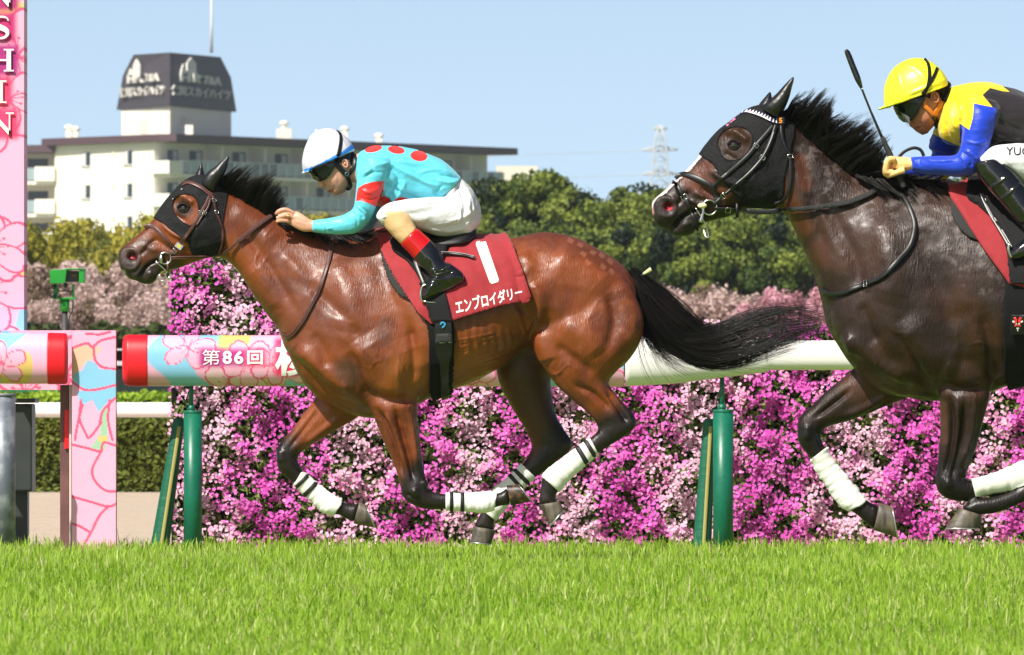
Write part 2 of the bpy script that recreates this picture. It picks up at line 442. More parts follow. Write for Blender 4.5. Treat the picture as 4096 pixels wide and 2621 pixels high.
# grass blades
M['grass'] = mat('grass_blades', srgb(120, 160, 40), rough=.5, spec=.3, attr=True, trans=.45)
def blades(N, y0, y1, xk, seed, h0, h1, w0, edge=0):
    rg = np.random.default_rng(seed); y = rg.uniform(y0, y1, N); x = rg.uniform(-1, 1, N) * (xk + y * .0515)
    z = zc(y); clump = np.array([math.sin(a * 2.1 + math.sin(b * 1.7) * 2) * .5 + math.sin(a * 7.3 + b * 5.1) * .3 for a, b in zip(x, y)])
    h = rg.uniform(h0, h1, N) * (1 + .18 * clump) * np.where(rg.random(N) < .035, 1.55, 1)
    a = rg.uniform(0, 2 * np.pi, N); lean = np.abs(rg.normal(0, .34, N)); la = rg.uniform(0, 2 * np.pi, N); wd = w0 * rg.uniform(.6, 1.3, N)
    px_, py_ = np.cos(a) * wd / 2, np.sin(a) * wd / 2
    V = np.empty((N, 7, 3)); dx, dy = np.cos(la) * lean, np.sin(la) * lean
    for k, (t, wk) in enumerate(((0, 1.), (.4, .95), (.75, .65))):
        cx = x + dx * h * t * t; cy = y + dy * h * t * t; cz = z - .008 + h * t * (1 - .25 * lean * t)
        V[:, 2 * k] = np.stack([cx - px_ * wk, cy - py_ * wk, cz], 1); V[:, 2 * k + 1] = np.stack([cx + px_ * wk, cy + py_ * wk, cz], 1)
    V[:, 6] = np.stack([x + dx * h, y + dy * h, z - .008 + h * (1 - .25 * lean)], 1)
    c = np.array([srgb(138, 176, 44)]) * np.ones((N, 1)); big = np.array([math.sin(a * .9 + math.sin(b * .35) * 3) * .5 + math.sin(a * 2.9 - b * .8) * .4 for a, b in zip(x, y)]); m = np.clip(rg.normal(.45, .32, N) + .3 * clump + .22 * big, 0, 1)[:, None]
    c = c * (1 - m) + np.array(srgb(178, 208, 80)) * m; k = rg.random(N) < .10; c[k] = srgb(206, 216, 140); k = rg.random(N) < .02; c[k] = srgb(214, 206, 150)
    c = c * rg.uniform(.85, 1.12, N)[:, None]; return V, c
def grass_obj(parts):
    V = np.concatenate([p[0] for p in parts]); c = np.concatenate([p[1] for p in parts]); N = len(V); b = np.arange(N)[:, None] * 7
    q = np.concatenate([b + [0, 1, 3, 2], b + [2, 3, 5, 4]]); t = b + [4, 5, 6]
    me = bpy.data.meshes.new('grass'); me.vertices.add(N * 7); me.vertices.foreach_set('co', V.ravel()); me.loops.add(N * 11)
    me.loops.foreach_set('vertex_index', np.concatenate([q.ravel(), t.ravel()]).astype(np.int32)); me.polygons.add(N * 3)
    me.polygons.foreach_set('loop_start', np.concatenate([np.arange(2 * N) * 4, 8 * N + np.arange(N) * 3]).astype(np.int32)); me.update(calc_edges=True)
    o = link('grass', me, M['grass']); cattr(o, np.repeat(c, 7, axis=0)); tag(o, 'bright green race track grass', kind='stuff'); return o
grass_obj([blades(165000, 24.5, 38.5, .5, 1, .038, .070, .0054), blades(26000, 38.5, 52.2, .8, 2, .045, .08, .006), blades(16000, 33.5, 37.5, .5, 3, .045, .085, .0045), blades(30000, 20, 52, 6.0, 4, .05, .09, .007)])

# ------------------------------------------------------------------ leaf clouds
def leaf_cloud(c, n, n_dir, size, seed, jitter=.6, k=4, elong=1.0):
    """c: centres (N,3); n leaves each as quads; returns verts/faces arrays"""
    rg = np.random.default_rng(seed); N = len(c); s = size if not np.isscalar(size) else np.full(N, size); s = s * rg.uniform(.6, 1.3, N)
    d = n_dir + rg.normal(0, jitter, (N, 3)); d /= np.linalg.norm(d, axis=1)[:, None]
    r = rg.normal(0, 1, (N, 3)); u = np.cross(d, r); u /= np.linalg.norm(u, axis=1)[:, None]; w_ = np.cross(d, u)
    V = np.empty((N, 4, 3)); s = s[:, None]
    V[:, 0] = c - u * s * .5 * elong; V[:, 1] = c - w_ * s * .35 + d * s * .08; V[:, 2] = c + u * s * .5 * elong; V[:, 3] = c + w_ * s * .35 + d * s * .08
    return V.reshape(-1, 3), np.arange(4 * N).reshape(-1, 4)
def foliage_mat(name, c1, c2, tr=.3, rough=.6):
    return mat(name, srgb(*c1), rough=rough, spec=.25, attr=True, trans=tr)
TM = foliage_mat('tree_leaves', (60, 80, 40), (0, 0, 0)); BM = foliage_mat('blossom', (200, 180, 180), (0, 0, 0), .35, .8); BK = mat('bark', srgb(70, 58, 48), rough=.9, bump=(8, .6, .05, 4))
def tree_mesh(kind, seed):
    """unit tree about 7 m tall: verts, faces, colours, trunk MB"""
    rg = np.random.default_rng(seed)
    P_ = dict(dark=dict(n=80, L=210, top=7.2, r=2.2, s=.19, c=((70, 90, 42), (136, 148, 62), (36, 50, 32)), low=1.2), olive=dict(n=60, L=170, top=6.0, r=1.7, s=.18, c=((150, 146, 52), (190, 176, 70), (100, 106, 46)), low=1.6),
             cherry=dict(n=60, L=190, top=3.6, r=2.5, s=.11, c=((190, 166, 156), (222, 198, 194), (120, 102, 84)), low=.9), pink=dict(n=60, L=190, top=3.4, r=2.2, s=.11, c=((216, 164, 176), (236, 190, 204), (180, 130, 140)), low=.9),
             bush=dict(n=40, L=100, top=2.2, r=1.8, s=.2, c=((52, 66, 36), (80, 92, 46), (36, 46, 28)), low=.3))[kind]
    cs, rs, br_ = [], [], []
    for i in range(P_['n']):
        t = rg.random() ** .8; z = P_['low'] + (P_['top'] - P_['low']) * t; rad = P_['r'] * (math.sin(math.pi * min(.12 + .80 * t, 1)) ** .6) * (rg.random() ** .45); a = rg.uniform(0, 6.283)
        cs.append((rad * math.cos(a), rad * math.sin(a), z)); rs.append(rg.uniform(.30, .62) * P_['top'] / 7 * (1.25 if kind != 'dark' else 1))
        if i % 4 == 0: br_.append(cs[-1])
    cs = np.array(cs); rs = np.array(rs); V = []; col = []; L = P_['L']
    cc = np.repeat(cs, L, axis=0); rr = np.repeat(rs, L); d = rg.normal(0, 1, (len(cc), 3)); d /= np.linalg.norm(d, axis=1)[:, None]
    if kind == 'dark': d[:, 2] *= .75
    p = cc + d * (rr * rg.uniform(.55, 1.1, len(cc)))[:, None]
    V, Fq = leaf_cloud(p, 1, d, P_['s'], seed + 1, .7)
    m = np.clip(np.repeat(rg.normal(.4, .35, len(cs)), L) + rg.normal(0, .25, len(cc)), 0, 1)[:, None]
    c = np.array(srgb(*P_['c'][0])) * (1 - m) + np.array(srgb(*P_['c'][1])) * m; k = np.repeat(rg.random(len(cs)) < .2, L); c[k] = srgb(*P_['c'][2])
    tb = MB(); H_ = P_['top']; tb.tube([(0, 0, -.2), (.05, 0, H_ * .3), (-.05, .05, H_ * .6), (0, 0, H_ * .85)], [.2 * H_ / 7, .15 * H_ / 7, .09 * H_ / 7, .03], seg=8)
    for b in br_: tb.tube([(0, 0, max(b[2] * .55, .5)), (b[0] * .5, b[1] * .5, b[2] * .8), tuple(b)], [.07, .045, .015], seg=5, sub=2)
    return V, Fq, np.repeat(c, 4, axis=0), tb
TCACHE = {}
def tree(kind, x, D, ytop, wide=1.0, var=0, label=None, group=None, name='tree'):
    key = (kind, var)
    base = P(x, 1640, D); base.z = 0
    if key not in TCACHE:
        V, Fq, c, tb = tree_mesh(kind, 100 + var * 7 + len(kind))
        root = empty(name, (0, 0, 0)); cr = mesh('crown', V, Fq, BM if kind in ('cherry', 'pink') else TM, root, smooth=False); cattr(cr, c); tr = tb.build('trunk', BK, root)
        TCACHE[key] = (root, V[:, 2].max()); new = root
    else:
        src = TCACHE[key][0]; new = src.copy(); C.objects.link(new)
        for ch in src.children:
            k = ch.copy(); C.objects.link(k); k.parent = new
    h = (P(x, ytop, D).z) / TCACHE[key][1]
    new.location = base; new.scale = (h * wide, h * wide, h); new.rotation_euler = (0, 0, random.uniform(0, 6.28))
    tag(new, label, 'tree', group); return new
ORD = 'first second third fourth fifth sixth seventh eighth ninth tenth eleventh twelfth thirteenth fourteenth fifteenth sixteenth seventeenth eighteenth nineteenth twentieth'.split() + ['twenty-' + w for w in 'first second third fourth fifth sixth seventh eighth ninth'.split()]
def trow(kind, pts, D, dD, wide, label, group, name='tree'):
    order = sorted(range(len(pts)), key=lambda i: pts[i][0])
    for i, (x, y) in enumerate(pts): tree(kind, x, D + random.uniform(-dD, dD), y + (random.uniform(-34, 26) if kind in ('cherry', 'pink') else 0), wide * random.uniform(.85, 1.15), i % 4, label % ORD[order.index(i)], group, name)
trow('dark', [(1825, 740), (1900, 722), (1985, 705), (2060, 706), (2138, 672), (2215, 752), (2290, 750), (2352, 790), (2430, 862), (2495, 790), (2552, 722), (2640, 765), (2720, 742), (2800, 730), (2900, 720), (3010, 730), (3120, 700), (3240, 720), (3350, 700), (1730, 790), (1640, 840), (3480, 700), (3600, 690), (3760, 700), (3900, 700), (4050, 690)], 300, 9, .92,
     '%s from the left of the tall dense green trees on the skyline', 'dark green trees behind the course')
trow('dark', [(1860, 860), (2000, 850), (2150, 870), (2330, 900), (2450, 900), (2580, 870), (2760, 880), (2960, 860), (3180, 880)], 285, 4, 1.0, '%s from the left of the lower green trees before the tall ones', 'lower green trees')
trow('olive', [(40, 860), (120, 872), (190, 905), (262, 872), (330, 860), (400, 918), (455, 905), (520, 888), (590, 842), (660, 860), (740, 860), (830, 870), (930, 860), (1030, 850), (1110, 860), (1190, 838), (1260, 842), (1340, 845), (1420, 838), (1500, 850), (1570, 850)], 262, 5, .85,
     '%s from the left of the yellowish green trees before the apartments', 'yellow green trees in front of the apartments')
trow('cherry', [(30, 1060), (110, 1040), (200, 1060), (290, 1050), (380, 1080), (470, 1070), (560, 1110), (650, 1090), (740, 1080), (2480, 1165), (2570, 1185), (2690, 1160), (2800, 1150), (2900, 1145), (3010, 1170), (3110, 1180), (3260, 1160), (3400, 1150)], 205, 6, .95,
     '%s from the left of the pale cherry trees in blossom', 'pale cherry trees in blossom')
trow('cherry', [(70, 1170), (240, 1180), (420, 1160), (600, 1190), (780, 1180)], 196, 3, .9, '%s from the left of the low front cherry trees', 'low pale cherry trees in front')
trow('pink', [(2500, 1205), (2430, 1215), (3150, 1160), (3200, 1190), (3230, 1180)], 198, 3, .7, '%s from the left of the few pinker cherry trees', 'pinker cherry trees')
trow('bush', [(20, 1290), (130, 1310), (250, 1270), (360, 1300), (480, 1290), (600, 1300), (700, 1280), (820, 1300), (2300, 1320), (2450, 1330), (2700, 1330), (2950, 1320), (3200, 1320)], 186, 3, 1.3, '%s from the left of the dark bushes under the cherries', 'dark bushes under the cherry trees', 'bush')

# ------------------------------------------------------------------ apartment block
cream = mat('cream_render', srgb(240, 236, 224), rough=.85, noise=[(.4, srgb(232, 226, 210), .4, .7)]); beige = mat('beige_wall', srgb(222, 214, 198), rough=.85)
slabm = mat('balcony_concrete', srgb(232, 228, 218), rough=.85); purp = mat('purple_brown_fascia', srgb(84, 62, 68), rough=.6); gls = mat('window_glass', srgb(50, 62, 72), rough=.3, spec=.4)
railg = mat('railing_glass', srgb(150, 168, 172), rough=.25); railg2 = mat('dark_railing_glass', srgb(96, 112, 118), rough=.25); whitef = mat('white_frames', (.72, .72, .72), rough=.6); dkroof = mat('dark_ribbed_roof', srgb(66, 60, 66), rough=.55, bump=((9, 9, .1), .6, .15, 1)); logo = mat('silver_letters', srgb(216, 212, 204), rough=.5)
def Z(y, D): return CH + (H0 - y) / F * D
apt = empty('apartment_block', (0, 0, 0)); tag(apt, 'cream apartment block with purple brown roof edge and a dark topped tower', 'building')
K0 = np.array([P(663, 0, 850).x, 850.]); UL = np.array([-10.1, 14.]); UL /= np.linalg.norm(UL); UR = np.array([28.7, 45.]); UR /= np.linalg.norm(UR)
def slab(mb, o, u, a0, a1, n, b0, b1, z0, z1, m=0):
    """box in a facade frame: a along u, b along n (outward positive)"""
    n = np.asarray(n); c = [o + u * a + n * b for a, b in ((a0, b0), (a1, b0), (a1, b1), (a0, b1))]
    v = [(p[0], p[1], z) for z in (z0, z1) for p in c]
    f = [(0, 3, 2, 1), (4, 5, 6, 7), (0, 1, 5, 4), (1, 2, 6, 5), (2, 3, 7, 6), (3, 0, 4, 7)]
    # keep outward normals
    if np.cross(u, n) < 0: f = [q[::-1] for q in f]
    mb.add(v, f, m)
NR = np.array([UR[1], -UR[0]]); NL = np.array([-UL[1], UL[0]]) * -1
if NL[1] > 0: NL = -NL
zt = Z(537, 850); zf = zt - .62; FL = 2.82
def polyprism(pts, z0, z1, name, m_, parent):
    n = len(pts); v = [(p[0], p[1], z) for z in (z0, z1) for p in pts]; area = sum(pts[i][0] * pts[(i + 1) % n][1] - pts[(i + 1) % n][0] * pts[i][1] for i in range(n))
    f = [tuple(range(n))[::-1], tuple(range(n, 2 * n))] + [(i, (i + 1) % n, n + (i + 1) % n, n + i) for i in range(n)]
    if area < 0: f = [q[::-1] for q in f]
    return mesh(name, v, f, m_, parent, smooth=False)
polyprism([K0 + UL * 1.8, K0 + UL * 17.3, K0 + UL * 17.3 + [0, 9], K0 + UR * 53.4 - NR * 12, K0 + UR * 53.4 - NR * 1.6, K0 + UR * 1.0 - NR * 1.6], 0, zf - .01, 'wall', cream, apt)
polyprism([K0 + NL * .8 + UR * .2, K0 + UL * 18.2 + NL * .8, K0 + UL * 18.2 + [0, 9.5], K0 + UR * 54.6 - NR * 12.6, K0 + UR * 54.6 + NR * .9, K0 + NR * .9 - UL * .3], zf, zt, 'roof', purp, apt)
for k in range(8):
    z0 = zf - .01 - FL * (k + 1) + .1
    mb = MB(); slab(mb, K0, UR, .3, 53.3, NR, -1.6, .25, z0 - .32, z0); slab(mb, K0, UR, -.2, 1.9, NR, -1.5, .5, z0, z0 + 1.1); bal = mb.build('balcony', slabm, apt, smooth=False)
    mb = MB(); mb2 = MB()
    for a in np.arange(2, 53.2, 1.35): slab(mb if random.random() < .6 else mb2, K0, UR, a + .12, a + 1.33, NR, .10, .14, z0 + .12, z0 + 1.12)
    mb.build('railing_panels', railg, bal, smooth=False)['kind'] = 'stuff'; mb2.build('railing_panels', railg2, bal, smooth=False)['kind'] = 'stuff'
    mb = MB(); slab(mb, K0, UR, 2.0, 53.2, NR, .08, .20, z0 + 1.14, z0 + 1.2)
    for a in np.arange(2, 53.5, 1.35): slab(mb, K0, UR, a, a + .10, NR, .142, .22, z0, z0 + 1.13)
    mb.build('railing_posts', whitef, bal, smooth=False)
    for a in np.arange(8.5, 53, 6.6):
        mb = MB(); slab(mb, K0, UR, a, a + .18, NR, -1.6, .06, z0 + .01, z0 + FL - .34); mb.build('party_wall', slabm, bal, smooth=False)
    for j, a in enumerate(np.arange(2.6, 50, 3.3)):
        w_ = 1.9 if j % 2 else 1.5; mb = MB(); slab(mb, K0, UR, a, a + w_, NR, -1.6, -1.54, z0 + .1, z0 + 2.1); wi = mb.build('window', gls, apt, smooth=False)
        if k < 4:
            mb = MB(); slab(mb, K0, UR, a + w_ / 2 - .04, a + w_ / 2 + .04, NR, -1.538, -1.50, z0 + .1, z0 + 2.1); slab(mb, K0, UR, a + w_ * .55, a + w_ * .9, NR, -1.538, -1.52, z0 + .2, z0 + 2.0); mb.build('window_frame', whitef, wi, smooth=False)
    if k < 5:
        for a in (3.55 + 1.6, 11.7):
            mb = MB(); zz = Z(658, 855) - FL * k; slab(mb, K0, UL, a, a + 1.3, NL, .0, .06, zz, zz + 1.15); wi = mb.build('window', gls, apt, smooth=False)
            mb = MB(); slab(mb, K0, UL, a - .08, a + 1.38, NL, .062, .12, zz - .1, zz); slab(mb, K0, UL, a + .6, a + .7, NL, .062, .1, zz + .01, zz + 1.15); slab(mb, K0, UL, a + .75, a + 1.2, NL, .062, .08, zz + .05, zz + 1.1); mb.build('window_frame', whitef, wi, smooth=False)
        mb = MB(); zz = Z(618, 855) - FL * k; slab(mb, K0, UL, 7.9, 8.2, NL, 0, .1, zz, zz + .35); mb.build('vent', beige, apt, smooth=False)
# left wing with balconies
O2 = K0 + UL * 17.3; U2 = np.array([-1., .12]); U2 /= np.linalg.norm(U2); N2 = np.array([U2[1], -U2[0]]) * -1
if N2[1] > 0: N2 = -N2
mb = MB(); slab(mb, O2, U2, .02, 16, N2, -8, -2.4, 0, zf - .6); slab(mb, O2, U2, .01, 16.5, N2, -8.5, .4, zf - .58, zt - .55, 1); mb.build('wing', [beige, purp], apt, smooth=False)
for k in range(7):
    z0 = zf - .6 - FL * (k + 1) + .35
    mb = MB(); slab(mb, O2, U2, .03, 15, N2, -2.4, .2, z0 - .3, z0); slab(mb, O2, U2, -.05, 1.7, N2, -.1, .5, z0, z0 + 1.25); bal = mb.build('balcony', slabm, apt, smooth=False)
    mb = MB(); slab(mb, O2, U2, 1.72, 15, N2, .02, .08, z0 + .1, z0 + 1.15); mb.build('railing_panels', railg, bal, smooth=False)
    for a in (1.0, 4.2, 7.4, 10.6):
        mb = MB(); slab(mb, O2, U2, a, a + 1.8, N2, -2.4, -2.34, z0 + .1, z0 + 2.0); mb.build('window', gls, apt, smooth=False)
# tower
def quadpts(y, pts, inset=0): return [np.array([P(x, 0, d).x, d, Z(yy, d)]) for (x, yy, d) in pts]
def prism(levels, name, m_, parent):
    """levels: list of (L, K, R) triples of 3d points; fourth corner completes the parallelogram"""
    mb = MB(); v = []
    for L_, K_, R_ in levels: v += [L_, K_, R_, L_ + R_ - K_]
    f = [(0, 1, 2, 3)[::-1]]
    for i in range(len(levels) - 1):
        for j in range(4): k = (j + 1) % 4; f.append((4 * i + j, 4 * i + k, 4 * i + 4 + k, 4 * i + 4 + j))
    b = 4 * (len(levels) - 1); f.append((b, b + 1, b + 2, b + 3)); mb.add(v, f); return mb.build(name, m_, parent, smooth=False)
KD, LD, RD_ = 856., 866., 872.
tl = lambda l, k, r, off=0: tuple(np.array([P(x, 0, d).x, d, Z(y, KD)]) for (x, y, d) in (l, k, r))
tb0 = [tl((486, 540, LD), (680, 540, KD), (925, 540, RD_)), tl((486, 425, LD), (680, 425, KD), (925, 425, RD_))]
tw = prism(tb0, 'tower', cream, apt)
def same_z(t): z = t[1][2]; return tuple(np.array([p[0], p[1], z]) for p in t)
lv = [same_z(t) for t in (tl((466, 424, LD + .8), (680, 424, KD - .8), (946, 424, RD_ + .8)), tl((492, 287, LD - .6), (680, 287, KD + .3), (924, 287, RD_ - .6)), tl((534, 207, LD - 2.5), (680, 207, KD + 2), (882, 207, RD_ - 3)))]
tr_ = prism(lv, 'tower_roof', dkroof, apt)
for (x0, x1, y0, y1, fr) in ((563, 588, 478, 528, 'L'), (722, 745, 462, 500, 'R')):
    a = tb0[0]; 
    def onf(x, y, out=.05):
        s_, e_ = (a[0], a[1]) if fr == 'L' else (a[1], a[2])
        t = (x - (486 if fr == 'L' else 680)) / ((680 - 486) if fr == 'L' else (925 - 680)); p = s_ + (e_ - s_) * t; return (p[0], p[1] - out, Z(y, KD))
    mb = MB(); v = [onf(x0, y1), onf(x1, y1), onf(x1, y0), onf(x0, y0)]; v += [(p[0], p[1] + .04, p[2]) for p in v]; mb.add(v, [(0, 1, 2, 3), (4, 7, 6, 5), (0, 4, 5, 1), (1, 5, 6, 2), (2, 6, 7, 3), (3, 7, 4, 0)]); mb.build('tower_window', beige, apt, smooth=False)
mb = MB(); mb.bx(740, 500, 772, 538, 852, 3); mb.build('stair_box', cream, apt, smooth=False)
def face_text(txt, l0, l1, fr, x0, x1, y0, y1, name, bold=.02):
    """letters on the sloped tower roof between level l0 (lower) and l1 (upper), px box"""
    v2, f2 = text_mesh(txt, bold, 9); lo, hi = v2.min(0), v2.max(0); t = (v2 - lo) / (hi - lo)
    A, B_ = (0, 1) if fr == 'L' else (1, 2); v = []
    for u, w_ in t:
        x = x0 + (x1 - x0) * u; y = y1 + (y0 - y1) * w_
        yl = [H0 - (l[1][2] - CH) / KD * F for l in (l0, l1)]; s_ = (yl[0] - y) / (yl[0] - yl[1]); a = l0[A] * (1 - s_) + l1[A] * s_; b = l0[B_] * (1 - s_) + l1[B_] * s_
        ax, bx = a[0] / a[1] * F + 2048, b[0] / b[1] * F + 2048; r = (x - ax) / (bx - ax); p = a + (b - a) * r; v.append((p[0], p[1] - .7, p[2]))
    o = mesh(name, v, f2, logo, tr_, smooth=False); md = o.modifiers.new('s', 'SOLIDIFY'); md.thickness = .2
face_text('仁川スカイハイツ', lv[0], lv[1], 'L', 478, 655, 337, 378, 'tower_lettering', .004); face_text('仁川スカイハイツ', lv[0], lv[1], 'R', 692, 925, 338, 380, 'tower_lettering', .004)
face_text('7&A', lv[0], lv[1], 'L', 580, 632, 289, 322, 'tower_lettering'); face_text('7&A', lv[0], lv[1], 'R', 818, 888, 290, 325, 'tower_lettering')
face_text('HR', lv[0], lv[1], 'L', 508, 572, 288, 322, 'tower_lettering', .05); face_text('HR', lv[0], lv[1], 'R', 725, 808, 288, 322, 'tower_lettering', .05)
for fr, xs in (('L', ((512, 528, 262), (532, 556, 226))), ('R', ((728, 744, 250), (750, 786, 220)))):
    for x0, x1, yt in xs:
        mb = MB(); ys_ = (yt, 288); A, B_ = (0, 1) if fr == 'L' else (1, 2); v = []
        for (x, y) in ((x0, 290), (x1, 290), (x1, yt + 25), ((x0 + x1) / 2, yt), (x0, yt + 25)):
            s_ = (287 - y) / 80.; s_ = min(max(s_, -.02), 1); a = lv[1][A] * (1 - s_) + lv[2][A] * s_; b = lv[1][B_] * (1 - s_) + lv[2][B_] * s_
            ax, bx = a[0] / a[1] * F + 2048, b[0] / b[1] * F + 2048; r = (x - ax) / (bx - ax); p = a + (b - a) * r; v.append((p[0], p[1] - .75, p[2]))
        o = mesh('tower_emblem', v, [tuple(range(5))], logo, tr_, smooth=False); md = o.modifiers.new('s', 'SOLIDIFY'); md.thickness = .2
mb = MB(); mb.tube([P(846, 212, 866), P(846, 90, 866), P(846, -60, 866)], [.14, .10, .06], sub=1); mb.build('antenna_mast', whitef, apt)
for x, y, w_, h_ in ((275, 505, 26, 42), (302, 512, 22, 34), (1136, 486, 62, 64), (1378, 512, 26, 34), (1515, 540, 26, 30)):
    d = 862 + max(0, (x - 663)) * .03 if x > 663 else 870
    mb = MB(); mb.bx(x - w_ / 2, y + h_ * .45, x + w_ / 2, y + h_ + 14, d, 1.2); mb.tube([P(x, y + h_ * .5, d + .6), P(x, y + h_ * .2, d + .6)], [.25, .25], sub=1); mb.ball(P(x, y + h_ * .12, d + .6), (.42, .42, .25)); mb.build('roof_vent', cream, apt, smooth=False)
def block(name, label, rects, D, m_, wins=None):
    o = empty(name, (P(rects[0][0], 0, D).x, D, 0)); tag(o, label, 'building')
    for r in rects: mb = MB(); mb.bx(r[0], r[1], r[2], 1640, D, r[3]); mb.build('wall', m_, o, smooth=False)
    for r in (wins or []): mb = MB(); mb.bx(*r[:4], D - .05, .1); mb.build('window', gls, o, smooth=False)
    return o
block('office_block', 'plain beige flat roofed building showing just right of the apartment block', [(1985, 664, 2150, 14)], 960, beige)
block('low_house', 'low grey building with roof railings behind the green trees', [(2152, 735, 2232, 12), (2152, 716, 2156, .3), (2180, 716, 2184, .3), (2205, 716, 2209, .3), (2228, 716, 2232, .3)], 1050, slabm)
block('white_house', 'white house glimpsed through the green trees right of the bay horse', [(2590, 1010, 2800, 10), (2560, 1040, 2600, 8)], 330, cream, [(2620, 1050, 2650, 1090), (2690, 1050, 2720, 1090)])
block('white_house', 'white house glimpsed under the neck of the dark horse', [(3100, 1010, 3290, 10)], 335, cream, [(3140, 1060, 3180, 1110)])
block('white_house', 'small white house between the yellow green trees under the apartments', [(330, 960, 520, 10)], 300, cream, [(400, 985, 430, 1015)])
# pylon
py = empty('power_pylon', (P(2640, 0, 1500).x, 1500, 0)); tag(py, 'faint lattice power pylon on the skyline between the horses', 'pylon')
pm = mat('galvanised_steel', srgb(190, 194, 198), rough=.7)
mb = MB(); D = 1500
def hw_(y): return np.interp(y, [505, 560, 740, 1640], [4, 20, 36, 100])
for sx in (-1, 1):
    for sy in (-1, 1): mb.tube([P(2640 + sx * hw_(y), y, D) + Vector((0, sy * hw_(y) * D / F, 0)) for y in (505, 560, 740, 1640)], .13, sub=1, seg=5)
ys_ = [505, 530, 560, 600, 645, 690, 740, 800, 880, 980, 1100]
for a, b in zip(ys_[:-1], ys_[1:]):
    for sy in (-1, 1):
        for s_ in (-1, 1): mb.tube([P(2640 - s_ * hw_(a), a, D) + Vector((0, sy * hw_(a) * D / F, 0)), P(2640 + s_ * hw_(b), b, D) + Vector((0, sy * hw_(b) * D / F, 0))], .06, sub=1, seg=4)
        mb.tube([P(2640 - hw_(a), a, D) + Vector((0, sy * hw_(a) * D / F, 0)), P(2640 + hw_(a), a, D) + Vector((0, sy * hw_(a) * D / F, 0))], .06, sub=1, seg=4)
mb.build('tower_frame', pm, py)
for y, wd in ((510, 28), (593, 72), (690, 72)):
    mb = MB()
    for s_ in (-1, 1): mb.tube([P(2640, y - 8, D), P(2640 + s_ * wd, y + 6, D)], .13, sub=1, seg=4); mb.tube([P(2640, y + 12, D), P(2640 + s_ * wd, y + 6, D)], .13, sub=1, seg=4); mb.tube([P(2640 + s_ * wd * .5, y - 1, D), P(2640 + s_ * wd * .5, y + 9, D)], .15, sub=1, seg=4)
    mb.build('cross_arm', pm, py)
for y, wd in ((593, 72), (690, 72)):
    for s_ in (-1, 1):
        mb = MB(); mb.tube([P(2640 + s_ * wd, y + 6, D), P(2640 + s_ * wd - 1000, y + 40, 1700), P(2640 + s_ * wd - 2100, y + 30, 1900)], .03, sub=6, seg=4); mb.build('power_line', pm, py)

# thin air between the course and the far skyline
mb = MB(); mb.box((-700, -30, -1.1), (700, 2100, 75)); hz = mb.build('haze', None, None, smooth=False); hm = bpy.data.materials.new('haze_air'); hm.use_nodes = True; hn = hm.node_tree; hn.nodes.clear()
pv = hn.nodes.new('ShaderNodeVolumePrincipled'); pv.inputs['Color'].default_value = (.82, .90, 1.0, 1); pv.inputs['Density'].default_value = .00012; pv.inputs['Anisotropy'].default_value = .2
ho_ = hn.nodes.new('ShaderNodeOutputMaterial'); hn.links.new(pv.outputs[0], ho_.inputs['Volume']); hz.data.materials.append(hm); tag(hz, kind='stuff')
